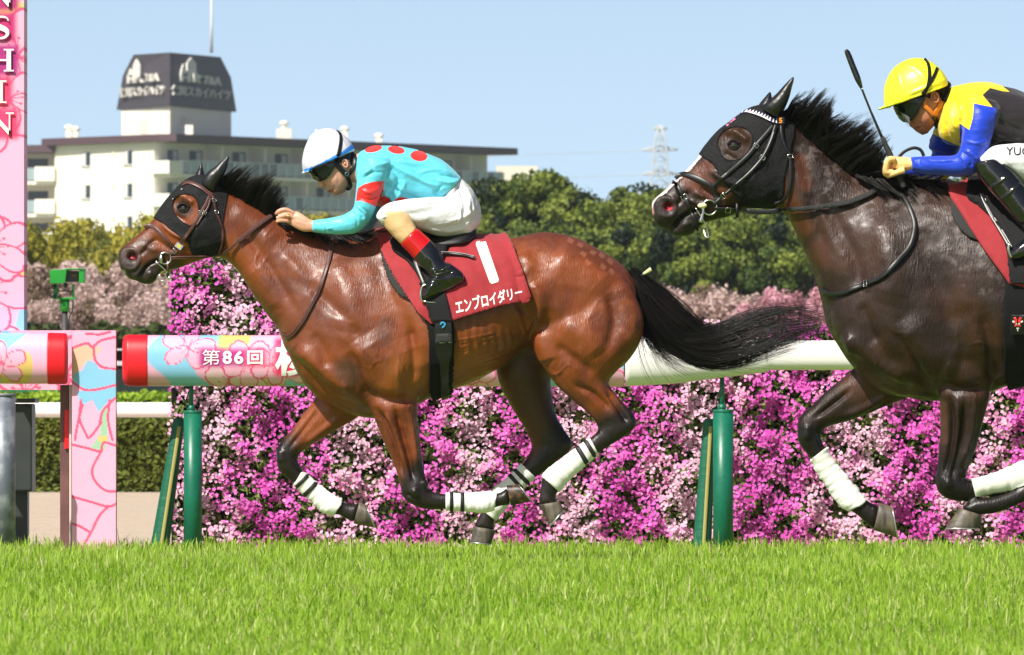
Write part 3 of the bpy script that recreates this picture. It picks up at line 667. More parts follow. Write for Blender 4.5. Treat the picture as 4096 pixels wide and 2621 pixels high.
# ------------------------------------------------------------------ printed blossom artwork as vertex colour
PK, PK2, BLU, GRN, YEL, MAG, WHT = [np.array(srgb(*c)) for c in ((238, 174, 204), (228, 188, 198), (132, 190, 224), (166, 200, 128), (222, 190, 112), (220, 52, 104), (226, 216, 216))]
def artwork(q, seed, scale=1.0, big=1.0, line=3.2, glow=(), dens=2.1):
    """q: px positions; returns colours: pale washes with outlined cherry blossoms"""
    rg = np.random.default_rng(seed); n = len(q); x, y = q[:, 0], q[:, 1]
    w1 = np.sin(x / 61 / scale + np.sin(y / 83 / scale) * 1.7 + seed) + .6 * np.sin(y / 47 / scale + x / 131 / scale + seed * 2); w2 = np.sin(x / 97 / scale - y / 71 / scale + seed * 3) + .5 * np.sin(x / 33 / scale + y / 59)
    c = np.tile(PK, (n, 1)); f = lambda a, b, v: smooth01((v - a) / (b - a))[:, None]
    k = f(.0, .15, w1); c = c * (1 - k) + BLU * k; k = f(.75, .95, w2); c = c * (1 - k) + GRN * k; k = f(1.05, 1.15, w2 - .2 * w1); c = c * (1 - k) + YEL * k
    x0, x1, y0, y1 = x.min(), x.max(), y.min(), y.max(); A = (x1 - x0) * (y1 - y0); R0 = 75 * scale * big; nf = int(A / (R0 * R0 * dens)) + 2
    for i in range(nf):
        cx, cy = rg.uniform(x0, x1), rg.uniform(y0, y1); r = R0 * rg.uniform(.8, 1.3); ph = rg.uniform(0, 6.28); sq = rg.uniform(.7, 1.0)
        if not (np.hypot(x - cx, y - cy) < r).any(): continue
        base = PK if rg.random() < .7 else PK2
        for k5 in rg.permutation(5):
            a = ph + 6.2832 * k5 / 5; ux, uy = math.cos(a), math.sin(a) * sq; px_, py_ = cx + ux * r * .52, cy + uy * r * .52; L = math.hypot(ux, uy); ux /= L; uy /= L
            dx, dy = x - px_, y - py_; u = (dx * ux + dy * uy) / (r * .48); v = (-dx * uy + dy * ux) / (r * .36 * (1 + .25 * np.clip(u, -1, 1)) * sq)
            e = np.hypot(u, v) + .10 * np.exp(-(v / .16) ** 2) * (u > .5); ins = e < 1
            m = np.clip(.5 - u * .5, 0, 1)[:, None] * .35; c = np.where(ins[:, None], base * (1 - m) + MAG * .25 * m + PK2 * .75 * m, c); c[np.abs(e - 1) < line / (r * .36)] = MAG * .85 + PK * .15
        d = np.hypot(x - cx, (y - cy) / sq); th = np.arctan2((y - cy) / sq, x - cx) + ph; t2 = (th * 9 / 6.2832) % 1 - .5
        st = (d < r * .34) & (np.abs(t2) * 6.2832 / 9 * d < line * .5); dt = (np.hypot(d - r * .38, t2 * 6.2832 / 9 * d) < line * 1.5); c[st | dt | (d < r * .07)] = MAG * .8 + PK * .2
    for (gx, gy, rx, ry, col) in glow:
        d = np.maximum(np.abs(x - gx) - rx, 0) ** 2 + np.maximum(np.abs(y - gy) - ry, 0) ** 2; k = smooth01(1 - np.sqrt(d) / 34.)[:, None]; c = c * (1 - k) + np.array(srgb(*col)) * k
    return c
def smooth01(t): t = np.clip(t, 0, 1); return t * t * (3 - 2 * t)
M['print'] = mat('printed_vinyl', (.8, .6, .7), rough=.35, attr=True, coat=.15, bump=(6, .15, .02, 2)); M['printboard'] = mat('printed_board', (.8, .6, .7), rough=.6, attr=True, bump=(20, .15, .01, 3))
M['redpad'] = mat('red_pad', srgb(222, 16, 34), rough=.42, noise=[(14, srgb(210, 24, 38), .5, .7)], bump=(4, .2, .02, 2)); M['railwhite'] = mat('white_rail', (.80, .77, .76), rough=.3, bump=(2, .1, .02, 2))
M['postgreen'] = mat('green_post', srgb(8, 98, 76), rough=.38, noise=[(10, srgb(14, 108, 84), .4, .7), (60, srgb(6, 80, 62), .55, .75)], bump=(3, .1, .01, 2)); M['canvasgreen'] = mat('green_canvas', srgb(10, 92, 68), rough=.6, bump=[((2, 2, 40), .4, .012, 2)])
def bar(rows, D, name, m_, parent, step=3.4, prof=110, art=None, e=2.4):
    """rail body along x: rows (x, ytop, ybottom, half depth)"""
    rows = np.asarray(rows, float); xs = np.arange(rows[0, 0], rows[-1, 0] + .1, step); T = [np.interp(xs, rows[:, 0], rows[:, k]) for k in (1, 2, 3)]
    th = np.linspace(0, 2 * np.pi, prof, endpoint=False); cc = np.sign(np.cos(th)) * np.abs(np.cos(th)) ** (2 / e); ss = np.sign(np.sin(th)) * np.abs(np.sin(th)) ** (2 / e); V = np.empty((len(xs), prof, 3))
    V[:, :, 0] = ((xs - 2048) / F * D)[:, None]; V[:, :, 1] = D - T[2][:, None] * ss; V[:, :, 2] = CH + (H0 - ((T[0] + T[1]) / 2)[:, None] + ((T[1] - T[0]) / 2)[:, None] * cc) / F * D
    n = len(xs); i = np.arange(n - 1)[:, None] * prof; j = np.arange(prof)[None]; k = (j + 1) % prof; q = np.stack([i + j, i + k, i + prof + k, i + prof + j], -1).reshape(-1, 4)
    f = [tuple(r) for r in q.tolist()] + [tuple(range(prof))[::-1], tuple((n - 1) * prof + a for a in range(prof))]
    o = mesh(name, V.reshape(-1, 3), f, m_, parent)
    if art: cattr(o, art(np.stack([np.repeat(xs, prof), (H0 - (V.reshape(-1, 3)[:, 2] - CH) / D * F)], 1)))
    return o
rail = empty('track_rail', P(1800, 2200, DR)); tag(rail, 'long padded track rail with blossom print, red left end and white right stretch', 'rail')
GLOW = [(846, 1430, 30, 22, (168, 40, 120)), (935, 1430, 36, 18, (178, 44, 130)), (1024, 1430, 24, 20, (236, 40, 104)), (1180, 1430, 64, 60, (240, 44, 104))]
bar([[592, 1341, 1545, .115], [2498, 1343, 1548, .115]], DR, 'printed_cover', M['print'], rail, art=lambda q: artwork(q, 3, 1.25, glow=GLOW, line=2.3, dens=3.0))
bar([[490, 1372, 1510, .05], [493, 1352, 1530, .085], [500, 1343, 1540, .10], [512, 1339, 1545, .112], [594, 1339, 1547, .118]], DR, 'end_pad', M['redpad'], rail, prof=40)
bar([[2500, 1344, 1547, .115], [2700, 1352, 1535, .11], [2900, 1358, 1510, .09], [3060, 1362, 1490, .07], [3062, 1362, 1481, .066], [5600, 1362, 1481, .066]], DR, 'rail_bar', M['railwhite'], rail, prof=40, step=20)
bar([[3052, 1359, 1484, .070], [3068, 1359, 1484, .070]], DR, 'rail_joint', mat('rail_joint', (.6, .55, .48), rough=.5), rail, prof=40, step=4)
def rail_text(txt, quad, parent, D, name, bold=.02, off=.128):
    v2, f2 = text_mesh(txt, bold, .04); v2 = fit_quad(v2, quad); v = []
    for x, y in v2:
        t = min(abs((y - 1444) / 102), .98); s_ = (1 - t ** 2.4) ** (1 / 2.4); v.append(((x - 2048) / F * D, D - .115 * s_ - .003, CH + (H0 - y) / F * D))
    return mesh(name, v, f2, M['whiteprint'], parent, smooth=False)
M['whiteprint'] = mat('white_print', (.80, .80, .78), rough=.7)
for tx, q_ in (('第', [(812, 1461), (882, 1461), (882, 1399), (812, 1399)]), ('8', [(893, 1457), (930, 1457), (930, 1404), (893, 1404)]), ('6', [(939, 1457), (976, 1457), (976, 1404), (939, 1404)]), ('回', [(991, 1459), (1054, 1459), (1054, 1403), (991, 1403)]), ('桜', [(1102, 1506), (1250, 1506), (1250, 1358), (1102, 1358)]), ('花賞', [(1280, 1506), (1560, 1506), (1560, 1358), (1280, 1358)])):
    rail_text(tx, q_, rail, DR, 'rail_lettering', .0 if tx == '第' else .03)
rail2 = empty('track_rail', P(0, 2200, DR)); tag(rail2, 'short end of a blossom printed rail with red tip at the left edge', 'rail')
bar([[-1500, 1332, 1536, .115], [196, 1332, 1536, .115]], DR, 'printed_cover', M['print'], rail2, art=lambda q: artwork(q, 8, 1.25, line=2.3, dens=3.0))
bar([[194, 1331, 1538, .118], [262, 1333, 1537, .115], [268, 1337, 1533, .11], [272, 1346, 1524, .095]], DR, 'end_pad', M['redpad'], rail2, prof=40)
def post(x0, x1, yt, pipe, slant, label):
    o = empty('rail_post', P((x0 + x1) / 2, 2210, DR)); tag(o, label, 'post', 'green padded posts under the rail'); r = (x1 - x0) / 2 / F * DR; cx = (x0 + x1) / 2; D = DR + .02
    mb = MB(); mb.tube([P(cx, yt + 6, D), P(cx, 2300, D)], r, sub=1, seg=28); mb.build('post_pad', M['postgreen'], o)
    mb = MB(); mb.tube([P(cx, yt, D), P(cx, yt + 14, D)], [r * 1.03, r * 1.03], sub=1, seg=28); mb.build('post_cap', M['postgreen'], o, bevel=.004)
    mb = MB(); mb.tube([P(pipe, 1500, D), P(pipe, yt + 4, D)], .012, sub=1, seg=12); mb.tube([P(pipe, yt - 22, D), P(pipe, yt + 4, D)], [.016, .022], sub=1, seg=12); mb.build('support_pipe', M['postgreen'], o)
    (a0, b0), (a1, b1) = slant; D = DR + .16; top = P((a0 + b0) / 2, 1675, D); bot = P((a1 + b1) / 2, 2290, D); r0 = (b0 - a0) / 2 / F * D; r1 = (b1 - a1) / 2 / F * D
    mb = MB(); n = 46; pts = [top.lerp(bot, i / n) for i in range(n + 1)]; rr = [(r0 + (r1 - r0) * i / n) * (1 + .008 * math.sin(i * 2.3) + .012 * random.random()) for i in range(n + 1)]; rr[0] = r0 * .7
    mb.tube(pts, rr, sub=1, seg=24); br_ = mb.build('brace_pad', M['canvasgreen'], o)
    mb = MB(); zp = [top.lerp(bot, i / 20) + Vector((r1 * .15, -(r0 + (r1 - r0) * i / 20) * 1.02, 0)) for i in range(1, 21)]; strap(mb, [(p, Vector((.1, -1, 0))) for p in zp], .018, .006); mb.build('zip_strip', mat('yellow_zip', srgb(168, 156, 92), rough=.7, bump=(300, .5, .002, 1)), br_)
    mb = MB(); mb.tube([P(pipe - 14, yt + 2, DR + .04), P(pipe - 22, yt - 30, DR + .05), P(pipe - 8, yt - 80, DR + .04)], .004, seg=6); mb.build('cord', M['postgreen'], o)
post(735, 808, 1642, 765, ((694, 740), (584, 664)), 'green round padded post under the red end of the printed rail')
post(2852, 2933, 1638, 2888, ((2814, 2862), (2762, 2842)), 'green round padded post under the white rail behind the tail')
post(4930, 5010, 1638, 4965, ((4896, 4938), (4850, 4916)), 'green padded post out at the far right')

# ------------------------------------------------------------------ finish frame on the left
def board(x0, x1, y0, y1, D, dep, name, parent, seed, scale=1.0, glow=(), step=4.0, line=5.0):
    nx, ny = int((x1 - x0) / step) + 1, int((y1 - y0) / step) + 1; xs = np.linspace(x0, x1, nx); ys = np.linspace(y0, y1, ny); X, Y = np.meshgrid(xs, ys); q = np.stack([X.ravel(), Y.ravel()], 1)
    v = PN(q, D); c = artwork(q, seed, scale, big=1.0, line=line, glow=glow); i = np.arange(ny - 1)[:, None] * nx; j = np.arange(nx - 1)[None]; f = np.stack([i + j, i + nx + j, i + nx + j + 1, i + j + 1], -1).reshape(-1, 4)
    o = mesh(name, v, f, M['printboard'], parent, smooth=False); md = o.modifiers.new('s', 'SOLIDIFY'); md.thickness = dep; md.offset = -1; cattr(o, c)
    return o
pil = empty('finish_pillar', P(0, 2200, 51.6)); tag(pil, 'tall blossom printed pillar with white serif letters at the left edge', 'pillar')
PG = [(3, 110 - 127, 55, 44, (176, 40, 110)), (3, 110, 45, 44, (190, 40, 110)), (3, 241, 56, 46, (166, 40, 120)), (3, 367, 30, 46, (250, 60, 110)), (3, 495, 56, 46, (250, 60, 110)), (3, -144, 55, 44, (176, 40, 110)), (3, -271, 55, 44, (176, 40, 110))]
pb = board(-92, 96, -420, 1340, 51.6, .35, 'pillar_face', pil, 5, 2.1, PG, line=4.5)
def poly_obj(name, polys, D, m_, parent, th=.006):
    mb = MB()
    for p in polys:
        a = [P(x, y, D) for x, y in p]; b = [v + Vector((0, th, 0)) for v in a]; n = len(p); area = sum(p[i][0] * p[(i + 1) % n][1] - p[(i + 1) % n][0] * p[i][1] for i in range(n))
        if area > 0: a.reverse(); b.reverse()
        mb.add(a + b, [tuple(range(n))] + [tuple(range(n, 2 * n))[::-1]] + [(i, n + i, n + (i + 1) % n, (i + 1) % n) for i in range(n)])
    return mb.build(name, m_, parent, smooth=False)
def R4(x0, y0, x1, y1): return [(x0, y0), (x1, y0), (x1, y1), (x0, y1)]
def letter(ch, cx, cy):
    h = 45; p = []
    if ch == 'I': p = [R4(cx - 8, cy - h + 5, cx + 8, cy + h - 5), R4(cx - 23, cy - h, cx + 23, cy - h + 6), R4(cx - 23, cy + h - 6, cx + 23, cy + h)]
    if ch == 'H':
        for s_ in (-1, 1): a = cx + s_ * 32; p += [R4(a - 9, cy - h + 5, a + 9, cy + h - 5), R4(a - 20, cy - h, a + 20, cy - h + 6), R4(a - 20, cy + h - 6, a + 20, cy + h)]
        p += [R4(cx - 24, cy - 4, cx + 24, cy + 3)]
    if ch == 'N': p = [R4(cx - 38, cy - h + 5, cx - 32, cy + h - 5), R4(cx + 32, cy - h + 5, cx + 38, cy + h), R4(cx - 50, cy + h - 6, cx - 20, cy + h), R4(cx + 20, cy - h, cx + 52, cy - h + 6), [(cx - 52, cy - h), (cx - 28, cy - h), (cx + 38, cy + h - 16), (cx + 38, cy + h), (cx + 30, cy + h), (cx - 38, cy - h + 12)]]
    if ch == 'A': p = [[(cx - 5, cy - h), (cx + 5, cy - h), (cx - 28, cy + h), (cx - 36, cy + h)], [(cx - 6, cy - h), (cx + 8, cy - h), (cx + 42, cy + h), (cx + 22, cy + h)], R4(cx - 22, cy + 10, cx + 20, cy + 16), R4(cx - 48, cy + h - 5, cx - 18, cy + h), R4(cx + 12, cy + h - 5, cx + 52, cy + h)]
    return p
yy_ = {-398: 'H', -271: 'A', -144: 'N'}
for ch, cy in (('N', -17), ('H', 241), ('I', 367), ('N', 495)): poly_obj('pillar_letter', letter(ch, 3, cy), 51.585, M['whiteprint'], pb)
mb = MB(); D = 51.585
th = np.linspace(0, 1, 40); sx_ = []; 
for t in th:   # S drawn as a swelling stroke
    a = -math.radians(35) - t * math.radians(235) if t < .5 else 0
S_pts = [(30, -26), (24, -38), (4, -43), (-16, -38), (-25, -24), (-20, -10), (0, 0), (20, 10), (27, 24), (18, 38), (-2, 43), (-22, 37), (-30, 22)]
S_w = [2, 3, 4, 5, 7, 9, 11, 10, 7, 5, 4, 3, 2]
c_ = catmull([[x + 3, y + 110, w_] for (x, y), w_ in zip(S_pts, S_w)], 5); t_ = np.gradient(c_[:, :2], axis=0); t_ /= np.linalg.norm(t_, axis=1)[:, None]; nn_ = np.stack([-t_[:, 1], t_[:, 0]], 1)
v = [P(*(p[:2] + n_ * p[2]), D) for p, n_ in zip(c_, nn_)] + [P(*(p[:2] - n_ * p[2]), D) for p, n_ in zip(c_, nn_)]; N_ = len(c_)
mb.add(v, [(i, i + 1, N_ + i + 1, N_ + i) for i in range(N_ - 1)]); o = mb.build('pillar_letter', M['whiteprint'], pb, smooth=False); md = o.modifiers.new('s', 'SOLIDIFY'); md.thickness = .006
fb = empty('finish_board', P(376, 2200, 51.0)); tag(fb, 'upright blossom printed board standing right of the red tipped rail end', 'board')
def board_art(q):
    x, y = q[:, 0], q[:, 1]; c = np.tile(PK, (len(q), 1))
    def inpoly(poly):
        r = np.zeros(len(q), bool); n = len(poly)
        for i in range(n):
            x1, y1 = poly[i]; x2, y2 = poly[(i + 1) % n]; r ^= ((y1 > y) != (y2 > y)) & (x < (x2 - x1) * (y - y1) / (y2 - y1 + 1e-9) + x1)
        return r
    c[inpoly([(280, 1400), (340, 1370), (370, 1395), (410, 1385), (380, 1430), (330, 1460), (300, 1520), (280, 1530)])] = YEL * .6 + PK * .4
    c[inpoly([(292, 1500), (330, 1480), (350, 1440), (385, 1455), (400, 1478), (470, 1476), (470, 1580), (420, 1620), (395, 1650), (370, 1600), (320, 1625), (310, 1570), (330, 1560), (300, 1540)])] = BLU
    c[inpoly([(405, 1640), (440, 1620), (430, 1720), (420, 1800), (360, 1795), (400, 1740)])] = GRN * .7 + BLU * .3
    c[inpoly([(392, 1745), (430, 1745), (432, 1765), (395, 1768)])] = YEL
    for l in ([(280, 1396), (349, 1373), (368, 1388), (406, 1362), (470, 1347)], [(377, 1380), (377, 1425), (390, 1455), (420, 1472), (470, 1475)], [(288, 1528), (341, 1560), (400, 1556), (470, 1538)], [(325, 1600), (318, 1674), (341, 1730), (357, 1751), (406, 1690)],
              [(470, 1585), (414, 1641), (398, 1698)], [(280, 1776), (341, 1791), (402, 1804), (414, 1771), (470, 1785)], [(406, 1804), (369, 1877), (381, 1925), (422, 1962), (470, 1967)], [(280, 1984), (357, 2006), (434, 2027), (470, 2012)], [(434, 2027), (398, 2063), (365, 2128), (337, 2177)],
              [(280, 2092), (320, 2106), (357, 2128)], [(300, 2186), (337, 2189), (406, 2197), (470, 2183)], [(440, 1600), (432, 1680), (450, 1760)], [(300, 1760), (310, 1700), (330, 1620)], [(345, 1335), (400, 1338), (440, 1328)]):
        p = catmull(np.array(l, float), 5) if len(l) > 2 else np.array(l, float); best = np.full(len(q), 1e9)
        for i in range(len(p) - 1):
            a, ab = p[i], p[i + 1] - p[i]; t = np.clip(((q - a) @ ab) / (ab @ ab + 1e-9), 0, 1); best = np.minimum(best, np.hypot(*(q - (a + t[:, None] * ab)).T))
        c[best < 5.0] = MAG * .85 + PK * .15
    return c
bf_ = board(288, 463, 1322, 2260, 50.98, .14, 'board_face', fb, 12, 2.0, step=3.5, line=6.0)
_v = np.empty(len(bf_.data.vertices) * 3); bf_.data.vertices.foreach_get('co', _v); bf_.data.color_attributes.remove(bf_.data.color_attributes['Col']); cattr(bf_, board_art(topx(_v.reshape(-1, 3))))
cb = empty('finish_crossbeam', P(90, 1400, 51.5)); tag(cb, 'low blossom printed beam behind the rail joining pillar and board', 'beam')
board(-700, 287, 1322, 1560, 51.47, .14, 'beam_face', cb, 15, 1.8, line=6.0)
ip = empty('iron_post', P(262, 2200, 51.2)); tag(ip, 'brown iron rail post with red panel, left of the printed board', 'post')
mb = MB(); mb.bx(240, 1540, 276, 2260, 51.15, .10); mb.build('post_face', mat('brown_post', srgb(112, 76, 74), rough=.5, noise=[(9, srgb(90, 60, 60), .4, .7)]), ip, smooth=False, bevel=.005)
mb = MB(); mb.bx(276.5, 1540, 286, 2260, 51.12, .16); mb.build('post_flange', mat('pale_flange', srgb(200, 186, 180), rough=.5), ip, smooth=False, bevel=.003)
mb = MB(); mb.bx(258, 1640, 275, 1795, 51.135, .01); mb.build('red_panel', M['redpad'], ip, smooth=False)
gp = empty('steel_pole', P(20, 2200, 50.6)); tag(gp, 'thick grey steel pole at the lower left edge', 'pole')
mb = MB(); gx = P(16, 0, 50.6); r = P(62, 0, 50.6).x - gx.x; mb.tube([P(16, 1580, 50.6), P(16, 2290, 50.6)], r, sub=1, seg=32); mb.build('shaft', mat('galvanised_pole', srgb(96, 102, 112), rough=.5, metal=.2, noise=[(12, srgb(150, 154, 160), .45, .7)], bump=(90, .2, .003, 3)), gp)
mb = MB(); mb.tube([P(16, 1574, 50.6), P(16, 1586, 50.6)], r * 1.05, sub=1, seg=32); mb.build('pole_cap', mat('pole_cap', srgb(110, 114, 120), rough=.5), gp)
bxo = empty('litter_box', P(100, 1970, 52.3)); tag(bxo, 'dark grey box with a lid standing behind the steel pole', 'box')
dk_m = mat('dark_grey_box', srgb(58, 62, 62), rough=.45, noise=[(5, srgb(48, 52, 52), .4, .7)])
mb = MB(); mb.bx(30, 1615, 128, 1968, 52.2, .4); mb.build('bin_body', dk_m, bxo, smooth=False, bevel=.01); mb = MB(); mb.bx(24, 1594, 140, 1612, 52.16, .48); mb.build('lid', dk_m, bxo, smooth=False, bevel=.008); mb = MB(); mb.bx(60, 1966, 110, 2240, 52.3, .2); mb.build('bin_stand', dk_m, bxo, smooth=False)
# green timing camera on its pole
gc = empty('timing_camera', P(262, 1660, 72)); tag(gc, 'bright green timing camera hood on a dark pole behind the finish board', 'camera'); D = 72.
gm = mat('green_enamel', srgb(20, 140, 40), rough=.4, noise=[(8, srgb(26, 120, 46), .4, .7)]); dkm = mat('black_housing', (.015, .02, .016), rough=.4)
def wedge(pts, D, dep, name, m_, parent, bevel=.004):
    mb = MB(); a = [P(x, y, D) for x, y in pts]; b = [v + Vector((0, dep, 0)) for v in a]; n = len(pts); a.reverse(); b.reverse(); mb.add(a + b, [tuple(range(n)), tuple(range(n, 2 * n))[::-1]] + [(i, n + i, n + (i + 1) % n, (i + 1) % n) for i in range(n)]); return mb.build(name, m_, parent, smooth=False, bevel=bevel)
hd = wedge([(199, 1080), (268, 1077), (260, 1133), (200, 1135)], D - .12, .3, 'hood', gm, gc); wedge([(262, 1082), (318, 1085), (316, 1128), (258, 1128)], D - .06, .2, 'lens_box', dkm, hd); wedge([(316, 1076), (338, 1076), (334, 1132), (316, 1131)], D - .12, .3, 'flap', gm, hd); wedge([(262, 1074), (338, 1074), (338, 1079), (262, 1080)], D - .13, .32, 'hood_roof', gm, hd)
wedge([(286, 1098), (310, 1099), (309, 1106), (286, 1106)], D - .075, .02, 'sensor_window', mat('amber_glass', srgb(110, 80, 30), rough=.2), hd)
for pts in ([(214, 1136), (226, 1136), (236, 1160), (230, 1195), (214, 1195)], [(290, 1136), (298, 1136), (296, 1165), (300, 1197), (290, 1197), (286, 1165)]): wedge(pts, D - .04, .08, 'bracket', gm, gc)
wedge([(212, 1190), (300, 1190), (300, 1198), (212, 1198)], D - .05, .1, 'bracket_base', gm, gc); wedge([(232, 1162), (292, 1162), (292, 1167), (232, 1167)], D - .05, .03, 'tie_bar', dkm, gc)
for x, y, r in ((214, 1148, .018), (212, 1183, .018), (236, 1184, .015), (262, 1142, .018)): mb = MB(); mb.tube([P(x, y, D - .08), P(x, y, D - .03)], r, sub=1, seg=14); mb.build('knob', dkm, gc)
mb = MB(); mb.tube([P(259, 1197, D), P(259, 1246, D)], .035, sub=1, seg=20); mb.build('socket', gm, gc); mb = MB(); mb.tube([P(259, 1246, D), P(259, 1640, D), P(259, 2000, D)], .022, sub=1, seg=16); mb.build('pole', mat('dark_pole', srgb(60, 60, 62), rough=.5), gc)
mb = MB(); mb.tube([P(292, 1200, D), P(290, 1240, D), P(278, 1270, D), P(272, 1330, D), P(272, 1500, D)], .005, seg=6); mb.build('cable', dkm, gc)

# ------------------------------------------------------------------ far side of the sand track
D = 88.
fr_ = empty('white_rail', P(400, 1960, D)); tag(fr_, 'plain white rail on the far side of the sand track', 'rail')
mb = MB(); mb.tube([P(-2500, 1640, D), P(6500, 1640, D)], 30 / F * D, sub=1, seg=20); mb.build('rail_bar', M['railwhite'], fr_)
for x in (-1400, -500, 880, 1800, 2700, 3600, 4500): mb = MB(); mb.tube([P(x, 1650, D + .02), P(x, 1975, D + .02)], .03, sub=1, seg=10); mb.build('rail_leg', M['railwhite'], fr_)
def hedge(name, label, x0, x1, yt, yb, D, dep, n, c1, c2, leaf, seed):
    rg = np.random.default_rng(seed); a = P(x0, yb, D); b = P(x1, yt, D); o = empty(name, (a.x, D, 0)); tag(o, label, 'hedge')
    mb = MB(); z0 = min(a.z, .0); mb.box((a.x, D + .06, z0), (b.x, D + dep, b.z - .05)); mb.build('hedge_core', mat(name + '_core', srgb(26, 30, 14), rough=.95), o, smooth=False)
    nf = int(n * .8); p = np.stack([rg.uniform(a.x, b.x, nf), D + .03 + rg.normal(0, .035, nf), rg.uniform(z0, b.z, nf)], 1); d = np.tile([0, -1., .25], (nf, 1))
    nt_ = n - nf; p2 = np.stack([rg.uniform(a.x, b.x, nt_), rg.uniform(D, D + dep, nt_), b.z + rg.normal(0, .018, nt_)], 1); d2 = np.tile([0, 0, 1.], (nt_, 1))
    p = np.concatenate([p, p2]); V, f = leaf_cloud(p, 1, np.concatenate([d, d2]), leaf, seed, .8, elong=1.3); h = mesh('hedge_foliage', V, f, TM, o, smooth=False)
    m = np.clip(.5 + .35 * np.sin(p[:, 0] * 2.3 + np.sin(p[:, 2] * 9) * 1.5) + rg.normal(0, .3, len(p)), 0, 1)[:, None]; cattr(h, np.repeat(np.array(srgb(*c1)) * (1 - m) + np.array(srgb(*c2)) * m, 4, axis=0)); return o
hedge('clipped_hedge', 'clipped olive green hedge behind the white rail', -900, 1400, 1682, 1962, 89.5, 1.2, 30000, (84, 94, 34), (112, 120, 44), .055, 4)
hedge('clipped_hedge', 'brighter clipped hedge showing as a strip above the white rail', -1200, 1700, 1582, 1700, 125, 2.0, 14000, (128, 160, 44), (164, 190, 60), .08, 5)
sw_ = empty('dark_screen', P(580, 1640, 135)); tag(sw_, 'long dark green board low in the distance behind the rail gap', 'board')
mb = MB(); mb.bx(-1500, 1478, 1600, 1582, 135, .3); mb.build('board_panel', mat('dark_green_panel', srgb(14, 34, 30), rough=.5), sw_, smooth=False)
mb = MB(); mb.bx(-1500, 1535, 236, 1578, 134.9, .08); mb.build('green_band', mat('mid_green_panel', srgb(20, 110, 70), rough=.5), sw_, smooth=False)
mb = MB(); mb.bx(-1500, 1445, 1600, 1462, 136, .1); mb.bx(-1500, 1395, 1600, 1402, 136.3, .1); mb.build('board_rail', mat('pale_board_rail', srgb(200, 200, 200), rough=.5), sw_, smooth=False)
mb = MB()
for x in range(-1500, 1600, 160): mb.bx(x, 1395, x + 8, 1640, 136.5, .1)
mb.build('board_supports', dk_m, sw_, smooth=False)

# ------------------------------------------------------------------ flowering wall
fw = empty('flower_wall', P(2400, 2200, 52.6)); tag(fw, 'upright wall planted with magenta, pink and pale moss phlox', 'flower wall'); D = 52.6
TOPX = [690, 760, 900, 1130, 1600, 2100, 2500, 2700, 3300, 5600]; TOPY = [1032, 1020, 1015, 1030, 1090, 1180, 1262, 1285, 1300, 1330]
mb = MB(); xs_ = np.linspace(694, 5600, 60); top = [P(x, float(np.interp(x, TOPX, TOPY)) + 14, D + .09) for x in xs_]
v = []; 
for p in top: v += [(p.x, D + .09, -.1), (p.x, D + .09, p.z), (p.x, D + .30, p.z), (p.x, D + .30, -.1)]
f = []
for i in range(len(top) - 1):
    for j in range(4): k = (j + 1) % 4; f.append((4 * i + j, 4 * i + k, 4 * i + 4 + k, 4 * i + 4 + j)[::-1])
f += [(0, 1, 2, 3), tuple(4 * (len(top) - 1) + a for a in (3, 2, 1, 0))]
mb.add(v, f); mb.build('backing', mat('planted_backing', srgb(30, 36, 22), rough=.95, bump=(20, .8, .05, 3)), fw, smooth=False)
mb = MB(); mb.bx(686, 1085, 700, 2230, D + .02, .3); mb.build('edge_frame', mat('dark_frame', srgb(56, 60, 66), rough=.5), fw, smooth=False)
rg = np.random.default_rng(77)
def wall_pts(n, x0, x1, amp):
    x = rg.uniform(x0, x1, n); yt = np.interp(x, TOPX, TOPY) + rg.normal(0, 9, n) * (1) ; y = yt + rg.random(n) * (2215 - yt)
    X = (x - 2048) / F * D; Zz = CH + (H0 - y) / F * D
    lump = np.sin(X * 17 + np.sin(Zz * 13) * 1.6) * .5 + np.sin(Zz * 21 + X * 7) * .35 + np.sin(X * 41 - Zz * 29) * .25
    return X, Zz, lump
def tone(X, Zz):
    a = 1.15 * np.sin(X * 9.5 + 1.2 * np.sin(Zz * 2.6 + .7) + 1.1 * np.sin(X * 2.3)) + .40 * np.sin(X * 27 - Zz * 4.2 + np.sin(Zz * 9)) + .42 * np.sin(Zz * 11 + X * 9.3) + .32 * np.sin(X * 47 + Zz * 21); return a - .02
